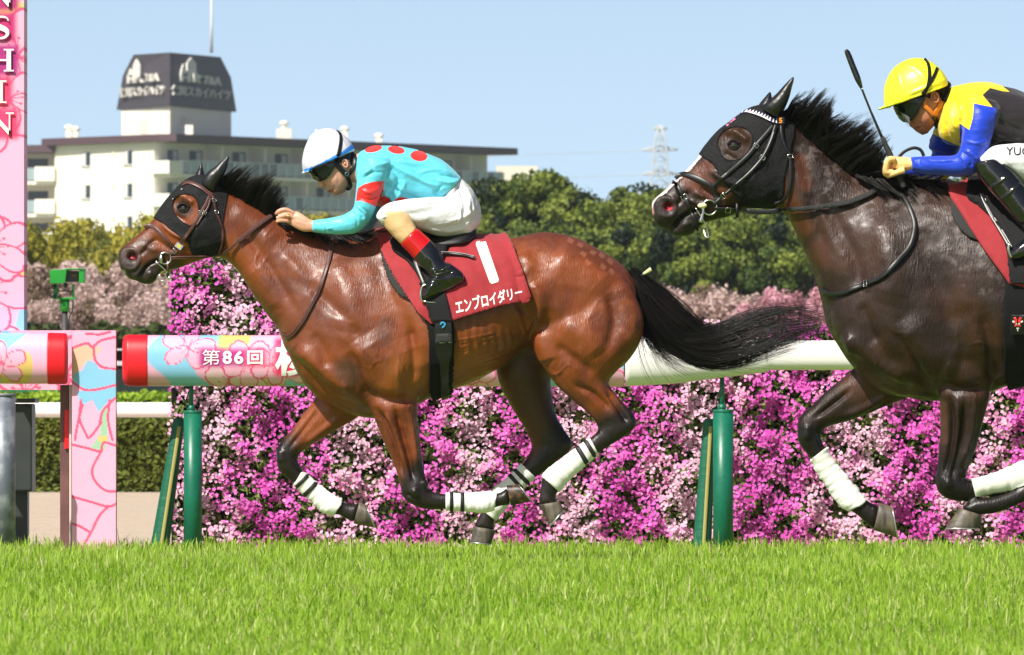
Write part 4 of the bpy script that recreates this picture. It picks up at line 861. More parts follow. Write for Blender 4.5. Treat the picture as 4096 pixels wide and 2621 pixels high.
def flowers(n, x0, x1, r0, seed):
    X, Zz, lump = wall_pts(int(n * 2.5), x0, x1, .04); dens = np.sin(X * 29 + 2 * np.sin(Zz * 23)) * .5 + np.sin(Zz * 37 + X * 13) * .4 + rg.normal(0, .5, len(X)); k = dens > -.10; X, Zz, lump = X[k][:n], Zz[k][:n], lump[k][:n]; n = len(X)
    c = np.stack([X, D - .03 - .075 * lump - rg.random(n) * .06, Zz], 1); d = np.tile([-.1, -1., .35], (n, 1)) + rg.normal(0, .38, (n, 3)); d /= np.linalg.norm(d, axis=1)[:, None]
    u = np.cross(d, rg.normal(0, 1, (n, 3))); u /= np.linalg.norm(u, axis=1)[:, None]; w_ = np.cross(d, u); r = r0 * rg.uniform(.75, 1.2, n)[:, None]
    V = np.empty((n, 5, 4, 3))
    for k in range(5):
        a = 2 * math.pi * k / 5; e = u * math.cos(a) + w_ * math.sin(a); s_ = -u * math.sin(a) + w_ * math.cos(a)
        V[:, k, 0] = c; V[:, k, 1] = c + e * r * .62 + s_ * r * .42 + d * r * .12; V[:, k, 2] = c + e * r * 1.02 + d * r * .05; V[:, k, 3] = c + e * r * .62 - s_ * r * .42 + d * r * .12
    t = tone(X, Zz) + rg.normal(0, .35, n); cc = np.tile(np.array(srgb(234, 124, 206)), (n, 1)); cc[t > .45] = srgb(222, 104, 196); cc[t > 1.3] = srgb(208, 80, 178); cc[t < -.1] = srgb(234, 164, 204); cc[t < -.75] = srgb(232, 192, 214)
    cc *= rg.uniform(.85, 1.1, n)[:, None]
    return V.reshape(-1, 3), np.repeat(cc, 20, axis=0)
V1, c1 = flowers(31000, 676, 4250, .0108, 1); V2, c2 = flowers(5000, 4250, 5600, .016, 2); V = np.concatenate([V1, V2])
fl = mesh('flowers', V, np.arange(len(V)).reshape(-1, 4), mat('phlox_petals', (.6, .1, .5), rough=.6, attr=True, trans=.25, spec=.2), fw, smooth=False); cattr(fl, np.concatenate([c1, c2])); fl['kind'] = 'stuff'
X, Zz, lump = wall_pts(46000, 690, 5200, .04); n = len(X); p = np.stack([X, D + .01 - .04 * lump + rg.random(n) * .04, Zz], 1)
V, f = leaf_cloud(p, 1, np.tile([0, -1., .3], (n, 1)), .026, 9, .9, elong=1.6); lf = mesh('leaves', V, f, TM, fw, smooth=False); m = rg.random(n)[:, None]; cattr(lf, np.repeat(np.array(srgb(76, 98, 48)) * (1 - m) + np.array(srgb(150, 166, 96)) * m, 4, axis=0)); lf['kind'] = 'stuff'
# ------------------------------------------------------------------ horse materials

def coat_mat(name, attr_rough=.42, bumpk=1.0, spec=.45, rv=(22, .30, .58)):
    return mat(name, (.1, .04, .02), rough=attr_rough, spec=spec, coat=.06, coatr=.22, attr=True, noise=None, rvar=rv,
               bump=[((420, 200, 160), .35 * bumpk, .0012, 2), (13, .15 * bumpk, .014, 3), ((150, 70, 40), .8 * bumpk, .003, 4)])
M['bay'] = coat_mat('bay_coat'); M['dark'] = coat_mat('dark_coat', .30, 1.2, .30, (22, .30, .62))
M['hood'] = mat('hood_mesh_fabric', (.004, .004, .005), rough=.8, spec=.3, noise=[(260, (.016, .016, .018), .5, .6)], bump=[(900, .5, .001, 1), (18, .5, .02, 3)])
M['hoodear'] = mat('hood_ear_vinyl', (.006, .006, .007), rough=.42, spec=.6, bump=[(25, .5, .01, 3)])
M['brownlea'] = mat('brown_leather', srgb(76, 38, 32), rough=.42, bump=(300, .3, .001, 2), noise=[(40, srgb(58, 30, 26), .4, .7)])
M['stitch'] = mat('pale_stitching', srgb(128, 86, 78), rough=.7)
M['blacklea'] = mat('black_leather', (.007, .007, .008), rough=.42, bump=(300, .3, .001, 2))
M['steel'] = mat('polished_steel', (.62, .62, .60), rough=.22, metal=1.)
M['horn'] = mat('hoof_horn', srgb(92, 84, 72), rough=.5, noise=[((60, 60, 8), srgb(52, 46, 40), .35, .65), (14, srgb(120, 108, 84), .5, .8)], bump=((20, 20, 300), .4, .002, 3))
M['shoe'] = mat('aluminium_shoe', (.5, .52, .5), rough=.35, metal=.8)
M['bandage'] = mat('white_bandage', (.80, .79, .77), rough=.85, noise=[(7, (.62, .60, .46), .5, .85)], bump=[(500, .3, .001, 2), (30, .35, .004, 3)])
M['blackband'] = mat('black_tape', (.012, .012, .014), rough=.6)
M['eye'] = mat('horse_eye', (.010, .005, .004), rough=.04, coat=1., coatr=.02)
M['eyerim'] = mat('eye_rim_skin', (.012, .008, .007), rough=.75, spec=.2)
M['nostril'] = mat('nostril_inside', srgb(96, 22, 26), rough=.5)
M['mouthpink'] = mat('nostril_pink', srgb(200, 70, 80), rough=.35)
M['hair'] = mat('black_hair', (.006, .0045, .004), rough=.38, spec=.4)
M['redcloth'] = mat('red_cloth', srgb(150, 26, 36), rough=.8, sheen=.2, noise=[(30, srgb(164, 36, 46), .4, .7), (900, srgb(140, 24, 32), .4, .6)], bump=[(700, .3, .001, 2), (6, .5, .02, 3)])
M['whiteprint'] = mat('white_print', (.80, .80, .78), rough=.7)
M['greypad'] = mat('grey_pad', srgb(44, 43, 42), rough=.9, bump=(200, .4, .002, 2))
M['blackweb'] = mat('black_webbing', (.006, .006, .007), rough=.8, spec=.3, bump=((1200, 1200, 1200), .6, .001, 1))
M['blackfelt'] = mat('black_felt', (.009, .009, .010), rough=.95, spec=.2, bump=(300, .4, .002, 2))

def shade(s, cols):
    """natural coat colour per vertex. cols(px, co, n) -> rgb"""
    return cols
def smoothstep(a, b, x):
    t = np.clip((x - a) / (b - a), 0, 1); return t * t * (3 - 2 * t)
def mixc(c, c2, t): return c * (1 - t[:, None]) + np.asarray(c2) * t[:, None]
def blob(q, pts, r):
    """soft mask round a polyline in px"""
    p = catmull(pts, 4) if len(pts) > 2 else np.asarray(pts, float); best = np.full(len(q), 1e9)
    if len(p) == 1: best = np.hypot(*(q - p[0]).T)
    for i in range(len(p) - 1):
        a, ab = p[i], p[i + 1] - p[i]; t = np.clip(((q - a) @ ab) / (ab @ ab + 1e-9), 0, 1)
        best = np.minimum(best, np.hypot(*(q - (a + t[:, None] * ab)).T))
    return 1 - smoothstep(r * .45, r * 1.35, best)
def nz(co, sc, seed=0.0):
    from mathutils import noise as N
    return np.array([N.fractal(Vector((p[0] * sc + seed, p[1] * sc, p[2] * sc)), 1.0, 2.0, 3) for p in co])

def hair_strands(mb, roots, dirs, length, n=7, r0=.0012, curl=.02, grav=.0, seed=0, wav=0.0):
    """tapered three-sided strands; roots (N,3), dirs (N,3), length (N)"""
    rg = np.random.default_rng(seed)
    for i in range(len(roots)):
        p = np.array(roots[i], float); d = np.array(dirs[i], float); L = length[i]; pts = [p.copy()]
        c = rg.normal(0, curl, 3); d /= np.linalg.norm(d) + 1e-9
        for k in range(n - 1):
            d = d + c + np.array([0, 0, -grav]) + rg.normal(0, wav, 3); d /= np.linalg.norm(d); p = p + d * L / (n - 1); pts.append(p.copy())
        strand(mb, pts, r0)
def strand(mb, pts, r0, tip=.15):
    pts = np.asarray(pts); n = len(pts); T = np.gradient(pts, axis=0); T /= np.linalg.norm(T, axis=1)[:, None] + 1e-9
    ref = np.array([.3, 1., .2]); U = np.cross(T, ref); U /= np.linalg.norm(U, axis=1)[:, None] + 1e-9; W = np.cross(T, U)
    rr = r0 * np.linspace(1, tip, n)[:, None]; V = np.empty((n, 3, 3))
    for j, a in enumerate((0, 2.094, 4.188)): V[:, j] = pts + rr * (math.cos(a) * U + math.sin(a) * W)
    b = len(mb.v); mb.v.extend(V.reshape(-1, 3).tolist())
    for i in range(n - 1):
        for j in range(3):
            k = (j + 1) % 3; mb.f.append((b + i * 3 + j, b + i * 3 + k, b + i * 3 + 3 + k, b + i * 3 + 3 + j))
    mb.m.extend([0] * (3 * (n - 1)))

def hoof(parent, coronet, toe, D, yo, hw, mat_=None):
    """coronet: (a, b) px ends of the hairline; toe: (a, b) px ends of the sole line, same sides"""
    mb = MB(); (ca, cb), (ta, tb) = coronet, toe
    L = lambda a, b, t: [a[0] + (b[0] - a[0]) * t, a[1] + (b[1] - a[1]) * t]
    rows = []
    for t, k in ((0, .88), (.06, 1.0), (.5, 1.12), (.97, 1.3), (1.0, 1.27)):
        a = L(ca, ta, t); b = L(cb, tb, t); rows.append([*a, *b, hw * k, yo, 2.3])
    mb.loft(rows, D, sub=2, seg=24)
    o = mb.build('hoof', mat_ or M['horn'], parent)
    s = MB(); a = L(ta, ca, -.015); b = L(tb, cb, -.015); a2 = L(ta, ca, -.10); b2 = L(tb, cb, -.10)
    s.loft([[*a, *b, hw * 1.31, yo, 2.3], [*a2, *b2, hw * 1.31, yo, 2.3]], D, sub=1, seg=24)
    s.build('horseshoe', M['shoe'], o)
    return o

# ------------------------------------------------------------------ bay horse
bay = empty('horse', P(1700, 1640, D1) - Vector((0, 0, CH)))
tag(bay, 'bay racehorse leading at full gallop, black eye hood, white bandages striped black', 'horse')
mb = MB()
# head and neck
mb.loft([[474, 1018, 478, 1048, .030], [484, 998, 488, 1082, .046], [508, 978, 512, 1110, .055], [548, 945, 545, 1120, .054], [587, 909, 575, 1112, .052],
         [619, 874, 610, 1092, .054], [657, 818, 660, 1080, .066], [692, 775, 712, 1072, .082], [733, 734, 775, 1048, .098],
         [783, 706, 835, 1028, .102], [842, 708, 893, 1027, .090], [903, 762, 918, 1050, .080]], D1, egg=.12, sub=5)
mb.loft([[566, 1080, 556, 1128, .028], [590, 1075, 585, 1136, .036], [615, 1070, 618, 1128, .036], [650, 1050, 640, 1086, .040], [700, 1030, 690, 1078, .05]], D1)
mb.loft([[842, 715, 880, 1020, .08], [905, 764, 925, 1052, .083], [961, 788, 978, 1118, .088], [1014, 820, 1018, 1185, .095], [1075, 857, 1055, 1236, .11],
         [1150, 897, 1090, 1283, .125], [1250, 927, 1118, 1320, .15], [1380, 942, 1140, 1390, .18], [1480, 942, 1190, 1470, .20]], D1, egg=.28, sub=5)
# trunk
mb.loft([[1132, 1335, 1146, 1390, .05], [1165, 1230, 1178, 1465, .13], [1240, 1080, 1240, 1560, .19], [1330, 1000, 1325, 1625, .225], [1430, 962, 1430, 1664, .25],
         [1520, 938, 1530, 1670, .262], [1620, 938, 1650, 1624, .29], [1730, 948, 1750, 1577, .31], [1850, 954, 1880, 1532, .315], [1960, 958, 1990, 1474, .30],
         [2060, 952, 2080, 1400, .275], [2145, 934, 2150, 1370, .26], [2209, 932, 2220, 1380, .262], [2290, 949, 2300, 1400, .25], [2370, 985, 2385, 1400, .23],
         [2440, 1027, 2450, 1390, .19], [2500, 1076, 2510, 1370, .145], [2540, 1128, 2545, 1330, .09]], D1, egg=.14, sub=5)
# hind limbs
near_hind = [[2190, 1080, 2490, 1110, .085, -.11], [2150, 1220, 2562, 1235, .115, -.125], [2128, 1330, 2570, 1330, .125, -.135], [2134, 1400, 2540, 1405, .122, -.135],
             [2168, 1462, 2470, 1480, .105, -.135], [2222, 1532, 2432, 1530, .085, -.135], [2285, 1595, 2465, 1582, .066, -.135], [2345, 1645, 2505, 1626, .05, -.135],
             [2385, 1692, 2536, 1662, .043, -.135], [2391, 1722, 2546, 1692, .041, -.135], [2372, 1742, 2526, 1724, .038, -.135], [2350, 1762, 2470, 1762, .034, -.135],
             [2318, 1788, 2390, 1812, .029, -.135], [2285, 1812, 2345, 1850, .026, -.135], [2240, 1847, 2300, 1890, .026, -.135], [2190, 1885, 2254, 1936, .032, -.135],
             [2168, 1915, 2240, 1955, .034, -.135], [2164, 1955, 2222, 1980, .029, -.135], [2158, 1995, 2222, 2003, .03, -.135], [2156, 2020, 2235, 2012, .034, -.135]]
far_hind = [[1990, 1370, 2210, 1390, .10, .13], [1984, 1477, 2204, 1486, .10, .13], [2002, 1541, 2206, 1559, .09, .13], [2038, 1614, 2217, 1640, .075, .13], [2082, 1686, 2238, 1690, .06, .13],
            [2114, 1741, 2262, 1726, .048, .13], [2127, 1788, 2290, 1768, .042, .13], [2112, 1822, 2282, 1802, .04, .13], [2095, 1852, 2232, 1840, .036, .13], [2075, 1872, 2175, 1885, .032, .13],
            [2056, 1892, 2112, 1930, .027, .13], [2020, 1925, 2078, 1970, .026, .13], [1978, 1962, 2036, 2012, .028, .13], [1948, 2022, 2004, 2048, .034, .13], [1925, 2052, 1978, 2080, .031, .13],
            [1905, 2085, 1976, 2105, .03, .13], [1892, 2108, 1982, 2124, .034, .13]]
near_fore = [[1400, 1370, 1640, 1390, .09, -.13], [1440, 1490, 1668, 1525, .095, -.14], [1475, 1584, 1670, 1615, .085, -.14], [1494, 1658, 1670, 1682, .072, -.135], [1524, 1732, 1679, 1744, .062, -.13],
             [1549, 1794, 1686, 1795, .054, -.13], [1574, 1849, 1690, 1840, .047, -.13], [1592, 1905, 1697, 1892, .042, -.13], [1605, 1950, 1707, 1925, .043, -.13], [1615, 1988, 1712, 1948, .044, -.13],
             [1650, 2016, 1718, 1962, .042, -.13], [1695, 2034, 1734, 1968, .035, -.13], [1740, 2037, 1752, 1971, .030, -.13], [1783, 2034, 1783, 1976, .027, -.13], [1860, 2037, 1862, 1980, .025, -.13],
             [1915, 2043, 1918, 1976, .029, -.13], [1955, 2042, 1955, 1972, .034, -.13], [1985, 2026, 1990, 1974, .029, -.13], [2010, 2020, 2012, 1966, .029, -.13], [2040, 2019, 2026, 1948, .033, -.13]]
far_fore = [[1290, 1500, 1480, 1600, .085, .12], [1262, 1587, 1432, 1664, .08, .12], [1210, 1664, 1370, 1702, .066, .12], [1167, 1719, 1300, 1745, .054, .12], [1130, 1757, 1240, 1782, .046, .12],
            [1104, 1797, 1192, 1816, .043, .12], [1103, 1840, 1184, 1846, .044, .12], [1114, 1884, 1200, 1874, .04, .12], [1143, 1913, 1213, 1893, .033, .12], [1178, 1937, 1225, 1905, .028, .12],
            [1218, 1978, 1262, 1937, .026, .12], [1254, 2012, 1304, 1970, .027, .12], [1288, 2042, 1342, 1996, .033, .12], [1320, 2055, 1368, 2008, .033, .12], [1352, 2058, 1388, 2020, .028, .12],
            [1385, 2076, 1414, 2020, .029, .12], [1412, 2092, 1434, 2012, .033, .12]]
for l in (near_hind, far_hind, near_fore, far_fore): mb.loft(l, D1, sub=4, seg=20)
# second shoulder / thigh so that the far side is whole
mb.loft([[r[0], r[1], r[2], r[3], r[4], -r[5]] for r in near_hind[:5]] + [[2080, 1440, 2330, 1500, .09, .13]], D1, sub=4, seg=20)
B = Surf(mb, .0062, sm=0); B.D = D1; B.k = 1.9
B.smooth(20, .55, taubin=False); B.normals(); B.co += B.n * .0035; B.smooth(6, .5); B.normals()
# muscles and hollows traced from the photograph (near side)
S = B.stroke; near = dict(y1=0.0)
S([[(1190), 1120], [1300, 1200], [1400, 1290], [1440, 1370]], 26, -.008)            # shoulder / neck groove
S([[1330, 1040], [1370, 1130], [1400, 1240], [1385, 1330]], 55, .012)             # shoulder blade
S([[1500, 1010], [1540, 1130], [1600, 1280], [1640, 1400]], 40, -.009)
S([[1440, 1350], [1500, 1440], [1560, 1500], [1620, 1510]], 70, .018)             # triceps
S([[1470, 1570], [1560, 1600], [1660, 1590]], 22, -.013)                            # under the elbow
S([[1400, 1400], [1430, 1500], [1480, 1600]], 20, -.010)
S([[1150, 1420], [1230, 1480], [1330, 1580], [1440, 1640]], 26, -.010)
S([[1190, 1390], [1260, 1450], [1340, 1520], [1420, 1560]], 30, .013)               # breast muscle
S([[1640, 1300], [1655, 1420], [1650, 1530]], 18, -.010)
S([[960, 900], [1040, 1010], [1110, 1120], [1180, 1240]], 22, -.007)                # jugular groove
S([[930, 830], [1020, 900], [1100, 980]], 40, .007)
S([[1000, 1060], [1060, 1150], [1110, 1240]], 30, .006)
S([[1130, 1010], [1200, 1100], [1260, 1210]], 26, .006)
S([[1250, 1330], [1290, 1400], [1300, 1480]], 24, -.007)
S([[2090, 1010], [2110, 1060], [2090, 1110]], 32, .008)                             # point of hip
S([[2130, 1130], [2160, 1200], [2150, 1290]], 26, .012)
S([[2060, 1060], [2080, 1180], [2110, 1290], [2120, 1350]], 26, -.011)              # flank hollow
S([[2180, 1200], [2280, 1180], [2380, 1230]], 60, -.006)
S([[2220, 1010], [2330, 1060], [2430, 1160]], 60, .012)
S([[2480, 1120], [2520, 1200], [2530, 1300], [2490, 1400]], 34, .008)
S([[2440, 1170], [2460, 1280], [2430, 1400]], 24, -.010)
S([[2150, 1330], [2175, 1400], [2190, 1450]], 34, .010)                             # stifle
S([[2220, 1380], [2300, 1440], [2380, 1500]], 22, -.007)
S([[2240, 1300], [2330, 1340], [2400, 1420]], 50, .010)
S([[2300, 1540], [2380, 1580], [2440, 1640]], 14, -.009, y1=0)
S([[2430, 1560], [2480, 1640], [2510, 1690]], 12, -.010, y1=0)                      # Achilles hollow
S([[2180, 1470], [2230, 1500], [2250, 1440]], 7, .0015, y1=0)
for pts, r, a in (([[1510, 1640], [1560, 1730], [1590, 1830], [1610, 1900]], 10, -.008), ([[1580, 1630], [1610, 1740], [1640, 1850], [1655, 1920]], 12, -.009),
                  ([[1640, 1650], [1655, 1760], [1668, 1870]], 10, .005), ([[1545, 1640], [1590, 1750], [1625, 1860]], 11, .006),
                  ([[1655, 1955], [1665, 1990]], 14, .007), ([[1690, 1925], [1705, 1950]], 10, .006), ([[1620, 1975], [1680, 2005]], 8, -.004)):
    S(pts, r, a * 1.25, y1=-.02)
for pts, r, a in (([[1270, 1640], [1220, 1710], [1160, 1790]], 10, -.007), ([[1360, 1670], [1290, 1720], [1220, 1775]], 12, .007), ([[1125, 1800], [1120, 1850]], 14, .006),
                  ([[1180, 1825], [1200, 1870]], 9, -.006)):
    S(pts, r, a, y0=.02)
# ribs and skin folds on the flank and belly
for k in range(7):
    x = 1835 + k * 34; S([[x - 10, 1300 + k * 2], [x + 5, 1370], [x + 2, 1450 - k * 9]], 9, .0026)
for k in range(12):
    y = 1345 + k * 10.5; S([[1832 + (k % 3) * 9, y + 16], [1900, y + 4], [1985 + (k % 2) * 22, y - 14]], 3.6, .0022)
for k in range(9):
    S([[2056 + k * 9, 1230 + k * 4], [2078 + k * 6, 1285], [2100 + k * 2, 1350 - k * 5]], 3.4, .0036)
# veins
for v in ([[1480, 1480], [1500, 1450], [1530, 1440]], [[1590, 1430], [1620, 1500], [1612, 1560]], [[1500, 1670], [1540, 1700], [1550, 1760], [1580, 1790]], [[1650, 1600], [1630, 1650], [1650, 1690]],
          [[2200, 1500], [2240, 1490], [2270, 1460], [2290, 1470]], [[1870, 1330], [1862, 1380], [1872, 1400]], [[1925, 1330], [1918, 1370]], [[1040, 1000], [1020, 1060], [1060, 1120]],
          [[1095, 900], [1060, 950], [1075, 1010], [1050, 1060]], [[1220, 1640], [1200, 1690], [1170, 1700]]):
    S(v, 4.0, .0016)
# head
S([[722, 790], [752, 800], [778, 815]], 13, .009); S([[700, 855], [716, 870], [742, 882]], 8, -.005)
S([[700, 800], [725, 780], [760, 785]], 9, .006)
S([[650, 900], [700, 940], [760, 960]], 9, .007)                                    # face crest
S([[610, 950], [660, 985], [720, 1010]], 14, -.007)
S([[780, 900], [830, 940], [850, 990]], 40, .008)                                   # cheek
S([[514, 1032], [542, 1022]], 17, -.020); 
S([[486, 1035], [494, 1004], [528, 998], [552, 1015], [556, 1045], [536, 1075], [505, 1074], [487, 1050]], 6, .0035)
S([[560, 1020], [580, 1000], [600, 975], [622, 958]], 7, -.006); S([[565, 990], [590, 985], [610, 1000], [630, 1000]], 10, .004)
S([[556, 1108], [575, 1080], [602, 1056], [640, 1040]], 6.5, -.013, both=True)          # mouth
S([[530, 1108], [556, 1090], [580, 1068]], 8, .005); S([[590, 1100], [610, 1088]], 12, .005)
S([[495, 1085], [515, 1092], [540, 1086]], 6, -.004)
B.smooth(1, .4); B.normals(); B.noise(.003, 9); B.noise(.0008, 30); B.normals()
# coat colour
q = B.px(); n1 = nz(B.co, 5.0); n2 = nz(B.co, 22.0, 5.)
n = len(q); col = np.tile(np.array(srgb(124, 61, 26)), (n, 1))
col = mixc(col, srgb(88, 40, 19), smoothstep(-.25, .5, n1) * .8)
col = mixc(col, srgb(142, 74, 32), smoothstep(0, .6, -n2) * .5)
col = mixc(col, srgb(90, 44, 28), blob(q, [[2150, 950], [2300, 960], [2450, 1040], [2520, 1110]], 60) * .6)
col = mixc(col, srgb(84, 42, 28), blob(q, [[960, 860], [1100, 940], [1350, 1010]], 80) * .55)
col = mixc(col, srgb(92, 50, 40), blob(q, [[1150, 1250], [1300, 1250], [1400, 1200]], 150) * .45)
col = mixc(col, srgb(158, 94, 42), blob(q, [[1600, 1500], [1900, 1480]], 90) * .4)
# dark points, and shade painted on the far thigh
yl = B.co[:, 1] - D1; nf = yl < 0
def dk(mask, pts, r, c=srgb(26, 17, 15), k=1.0):
    global col
    col = mixc(col, c, blob(q, pts, r) * mask * k)
one = np.ones(n)
dk(nf & (q[:, 1] > 1500), [[2560, 1690], [2420, 1740], [2330, 1830], [2220, 1920], [2190, 2020]], 95)
dk(nf & (q[:, 1] > 1500), [[2520, 1600], [2540, 1700]], 60, k=.8)
dk(nf & (q[:, 1] > 1800) & (q[:, 0] < 1790), [[1690, 1900], [1650, 1990], [1760, 2010]], 80)
dk(nf & (q[:, 1] > 1880), [[1700, 1990], [1960, 2010], [2060, 1990]], 80)
dk(~nf & (q[:, 1] > 1680), [[1120, 1810], [1150, 1880], [1280, 2000], [1420, 2050]], 80)
dk(~nf & (q[:, 1] > 1380) & (q[:, 0] > 1800), [[2090, 1480], [2140, 1600], [2200, 1700]], 110, srgb(44, 26, 20), .75)  # far thigh darkened to the stifle: body shade painted into the coat
dk(~nf & (q[:, 1] > 1380) & (q[:, 0] > 1800), [[2280, 1700], [2200, 1860], [2060, 1950], [1930, 2100]], 100)
dk(one, [[480, 1050], [520, 1090], [580, 1110], [620, 1090]], 62, srgb(46, 38, 38), .95)
dk(one, [[500, 1010], [580, 990]], 40, srgb(56, 42, 38), .7)
dk(one, [[640, 1040], [700, 1060]], 40, srgb(52, 34, 28), .8)
dk(one, [[734, 834], [734, 835]], 42, srgb(30, 22, 20), .9)
dk(one, [[1180, 1450], [1250, 1440]], 1, k=0)
dk(q[:, 1] < 1640, [[1380, 1480], [1400, 1500]], 50, srgb(72, 52, 44), .7); dk(q[:, 1] < 1640, [[1550, 1300], [1545, 1330]], 40, srgb(80, 46, 34), .6)
col = mixc(col, srgb(205, 190, 180), blob(q, [[494, 1088], [494, 1100], [505, 1112]], 9) * (n1 * 0 + .8))
def ellmask(cx, cy, rx, ry, rot):
    ca, sa = math.cos(R(rot)), math.sin(R(rot)); u = (q[:, 0] - cx) * ca + (q[:, 1] - cy) * sa; v_ = -(q[:, 0] - cx) * sa + (q[:, 1] - cy) * ca
    return 1 - smoothstep(.75, 1.1, np.hypot(u / rx, v_ / ry))
col = mixc(col, srgb(74, 62, 60), ellmask(526, 1027, 40, 32, 10) * .7); col = mixc(col, srgb(58, 14, 18), ellmask(528, 1024, 27, 18, 8))
# brushed quarter marks
for cx_, cy_, a_ in ((2282, 963, 30), (2322, 980, 30), (2372, 1010, 35), (2408, 1022, 40), (2352, 1050, 38), (2412, 1068, 42), (2447, 1088, 46), (2440, 1045, 42), (2334, 1015, 34)):
    ca, sa = math.cos(R(a_)), math.sin(R(a_)); u = (q[:, 0] - cx_) * ca + (q[:, 1] - cy_) * sa; v_ = -(q[:, 0] - cx_) * sa + (q[:, 1] - cy_) * ca
    k = (np.abs(u) < 12) & (np.abs(v_) < 9) & (n2 > -.45); col[k] = col[k] * .68 + np.array(srgb(176, 116, 88)) * .32
col *= (1 + .16 * n2)[:, None]; col = np.clip(col, .004, .9)
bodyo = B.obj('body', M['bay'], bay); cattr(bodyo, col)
# eyes, nostrils
BD = Drape([B], D1)
def eye(parent, dr, x, y, r, name='eye', rx=1.2):
    h = dr.hit(x, y); c = h[0] - h[1] * -.0 + h[1] * (-r * .45)
    m_ = MB(); m_.ball(c, (r * rx, r * .95, r)); o = m_.build(name, M['eye'], parent)
    p = dr.path([[x - 26 * r / .019, y + 1], [x - 12 * r / .019, y - 15 * r / .019], [x + 8 * r / .019, y - 17 * r / .019], [x + 24 * r / .019, y - 3]], off=.0035, step=3)
    m_ = MB(); m_.tube([a + b * .001 for a, b in p], [.0015] + [.0055] * (len(p) - 2) + [.0015], sub=1)
    p = dr.path([[x - 26 * r / .019, y + 1], [x - 12 * r / .019, y + 14 * r / .019], [x + 8 * r / .019, y + 15 * r / .019], [x + 24 * r / .019, y - 3]], off=.0025, step=3)
    m_.tube([a for a, b in p], [.001] + [.0035] * (len(p) - 2) + [.001], sub=1)
    m_.build('eyelid', M['eyerim'], o)
    # the far eye
    m_ = MB(); cf = Vector((c.x, 2 * dr.D - c.y, c.z)); m_.ball(cf, (r * rx, r * .95, r)); m_.build(name, M['eye'], parent)
    return o
eye(bodyo, BD, 734, 833, .019)
def nostril(parent, dr, x, y, rx, ry, rot, D, pinkdy=8):
    h = dr.hit(x, y); m_ = MB(); k = D / F
    Rm = Matrix.Rotation(R(rot), 3, 'Y')
    m_.ball(h[0] + Vector((0, .004, 0)), (rx * k, .010, ry * k), rot=Rm); o = m_.build('nostril', M['nostril'], parent)
    m_ = MB(); m_.ball(h[0] + Vector((2 * k, .0000, -pinkdy * k)), (rx * .6 * k, .0095, ry * .35 * k), rot=Rm); m_.build('nostril_lining', M['mouthpink'], o)
    return o
nostril(bodyo, BD, 528, 1026, 20, 14, 8, D1)
# hooves
hoof(bay, ((2156, 2018), (2238, 2004)), ((2196, 2100), (2252, 2040)), D1, -.135, .035)
hoof(bay, ((1892, 2106), (1984, 2122)), ((1882, 2168), (1964, 2176)), D1, .13, .036)
hoof(bay, ((2044, 2022), (2026, 1942)), ((2122, 2006), (2072, 1938)), D1, -.13, .034, mat('muddy_hoof_horn', srgb(84, 62, 40), rough=.45, noise=[(30, srgb(170, 130, 70), .5, .65), (24, srgb(40, 30, 26), .35, .5)], bump=((20, 20, 300), .4, .002, 3)))
hoof(bay, ((1412, 2096), (1436, 2008)), ((1494, 2112), (1462, 2022)), D1, .12, .034)

# bandages
def bandage(parent, S_, poly, bands, name='bandage', y0=-9, y1=9, ang=0, stain=None):
    ca, sa = math.cos(R(ang)), math.sin(R(ang))
    def wr(q, co):
        u = q[:, 0] * ca + q[:, 1] * sa
        return .0007 * np.sin(u / 2.9 + np.sin(q[:, 1] * .05) * 2) + .0010 * np.sin(u / 7.7 + q[:, 1] * .06 + np.sin(q[:, 0] * .07))
    o = S_.patch(poly, .0065, name, M['bandage'], parent, y0=y0, y1=y1, thick=.005, wr=wr)
    for b in bands: S_.patch(b, .0105, 'bandage_stripe', M['blackband'], o, y0=y0, y1=y1, thick=.002, wr=wr)
    return o
bandage(bay, B, [(2318, 1772), (2362, 1756), (2392, 1812), (2386, 1838), (2240, 1972), (2226, 1958), (2164, 1902), (2160, 1885), (2240, 1830)],
        [[(2300, 1790), (2316, 1782), (2352, 1842), (2338, 1856)], [(2335, 1768), (2350, 1760), (2384, 1815), (2370, 1826)]], y1=0, ang=135)
bandage(bay, B, [(2086, 1855), (2140, 1909), (2104, 1948), (2040, 2016), (2004, 2052), (1978, 2080), (1940, 2050), (1958, 1968), (2010, 1920)],
        [[(2052, 1884), (2064, 1874), (2118, 1926), (2106, 1938)], [(2030, 1902), (2042, 1893), (2092, 1948), (2080, 1960)]], y0=0, ang=135)
bandage(bay, B, [(1783, 1965), (1850, 1960), (1925, 1955), (1976, 1958), (1988, 1975), (1972, 2052), (1900, 2062), (1840, 2055), (1783, 2048)],
        [[(1799, 1955), (1813, 1955), (1813, 2060), (1799, 2060)], [(1842, 1955), (1857, 1955), (1857, 2060), (1842, 2060)]], y1=0, ang=0)
bandage(bay, B, [(1176, 1938), (1206, 1888), (1228, 1895), (1300, 1952), (1368, 2004), (1362, 2024), (1330, 2066), (1290, 2060), (1240, 2018)],
        [[(1180, 1944), (1190, 1953), (1236, 1908), (1226, 1897)], [(1212, 1976), (1224, 1988), (1268, 1940), (1256, 1929)]], y0=0, ang=45)

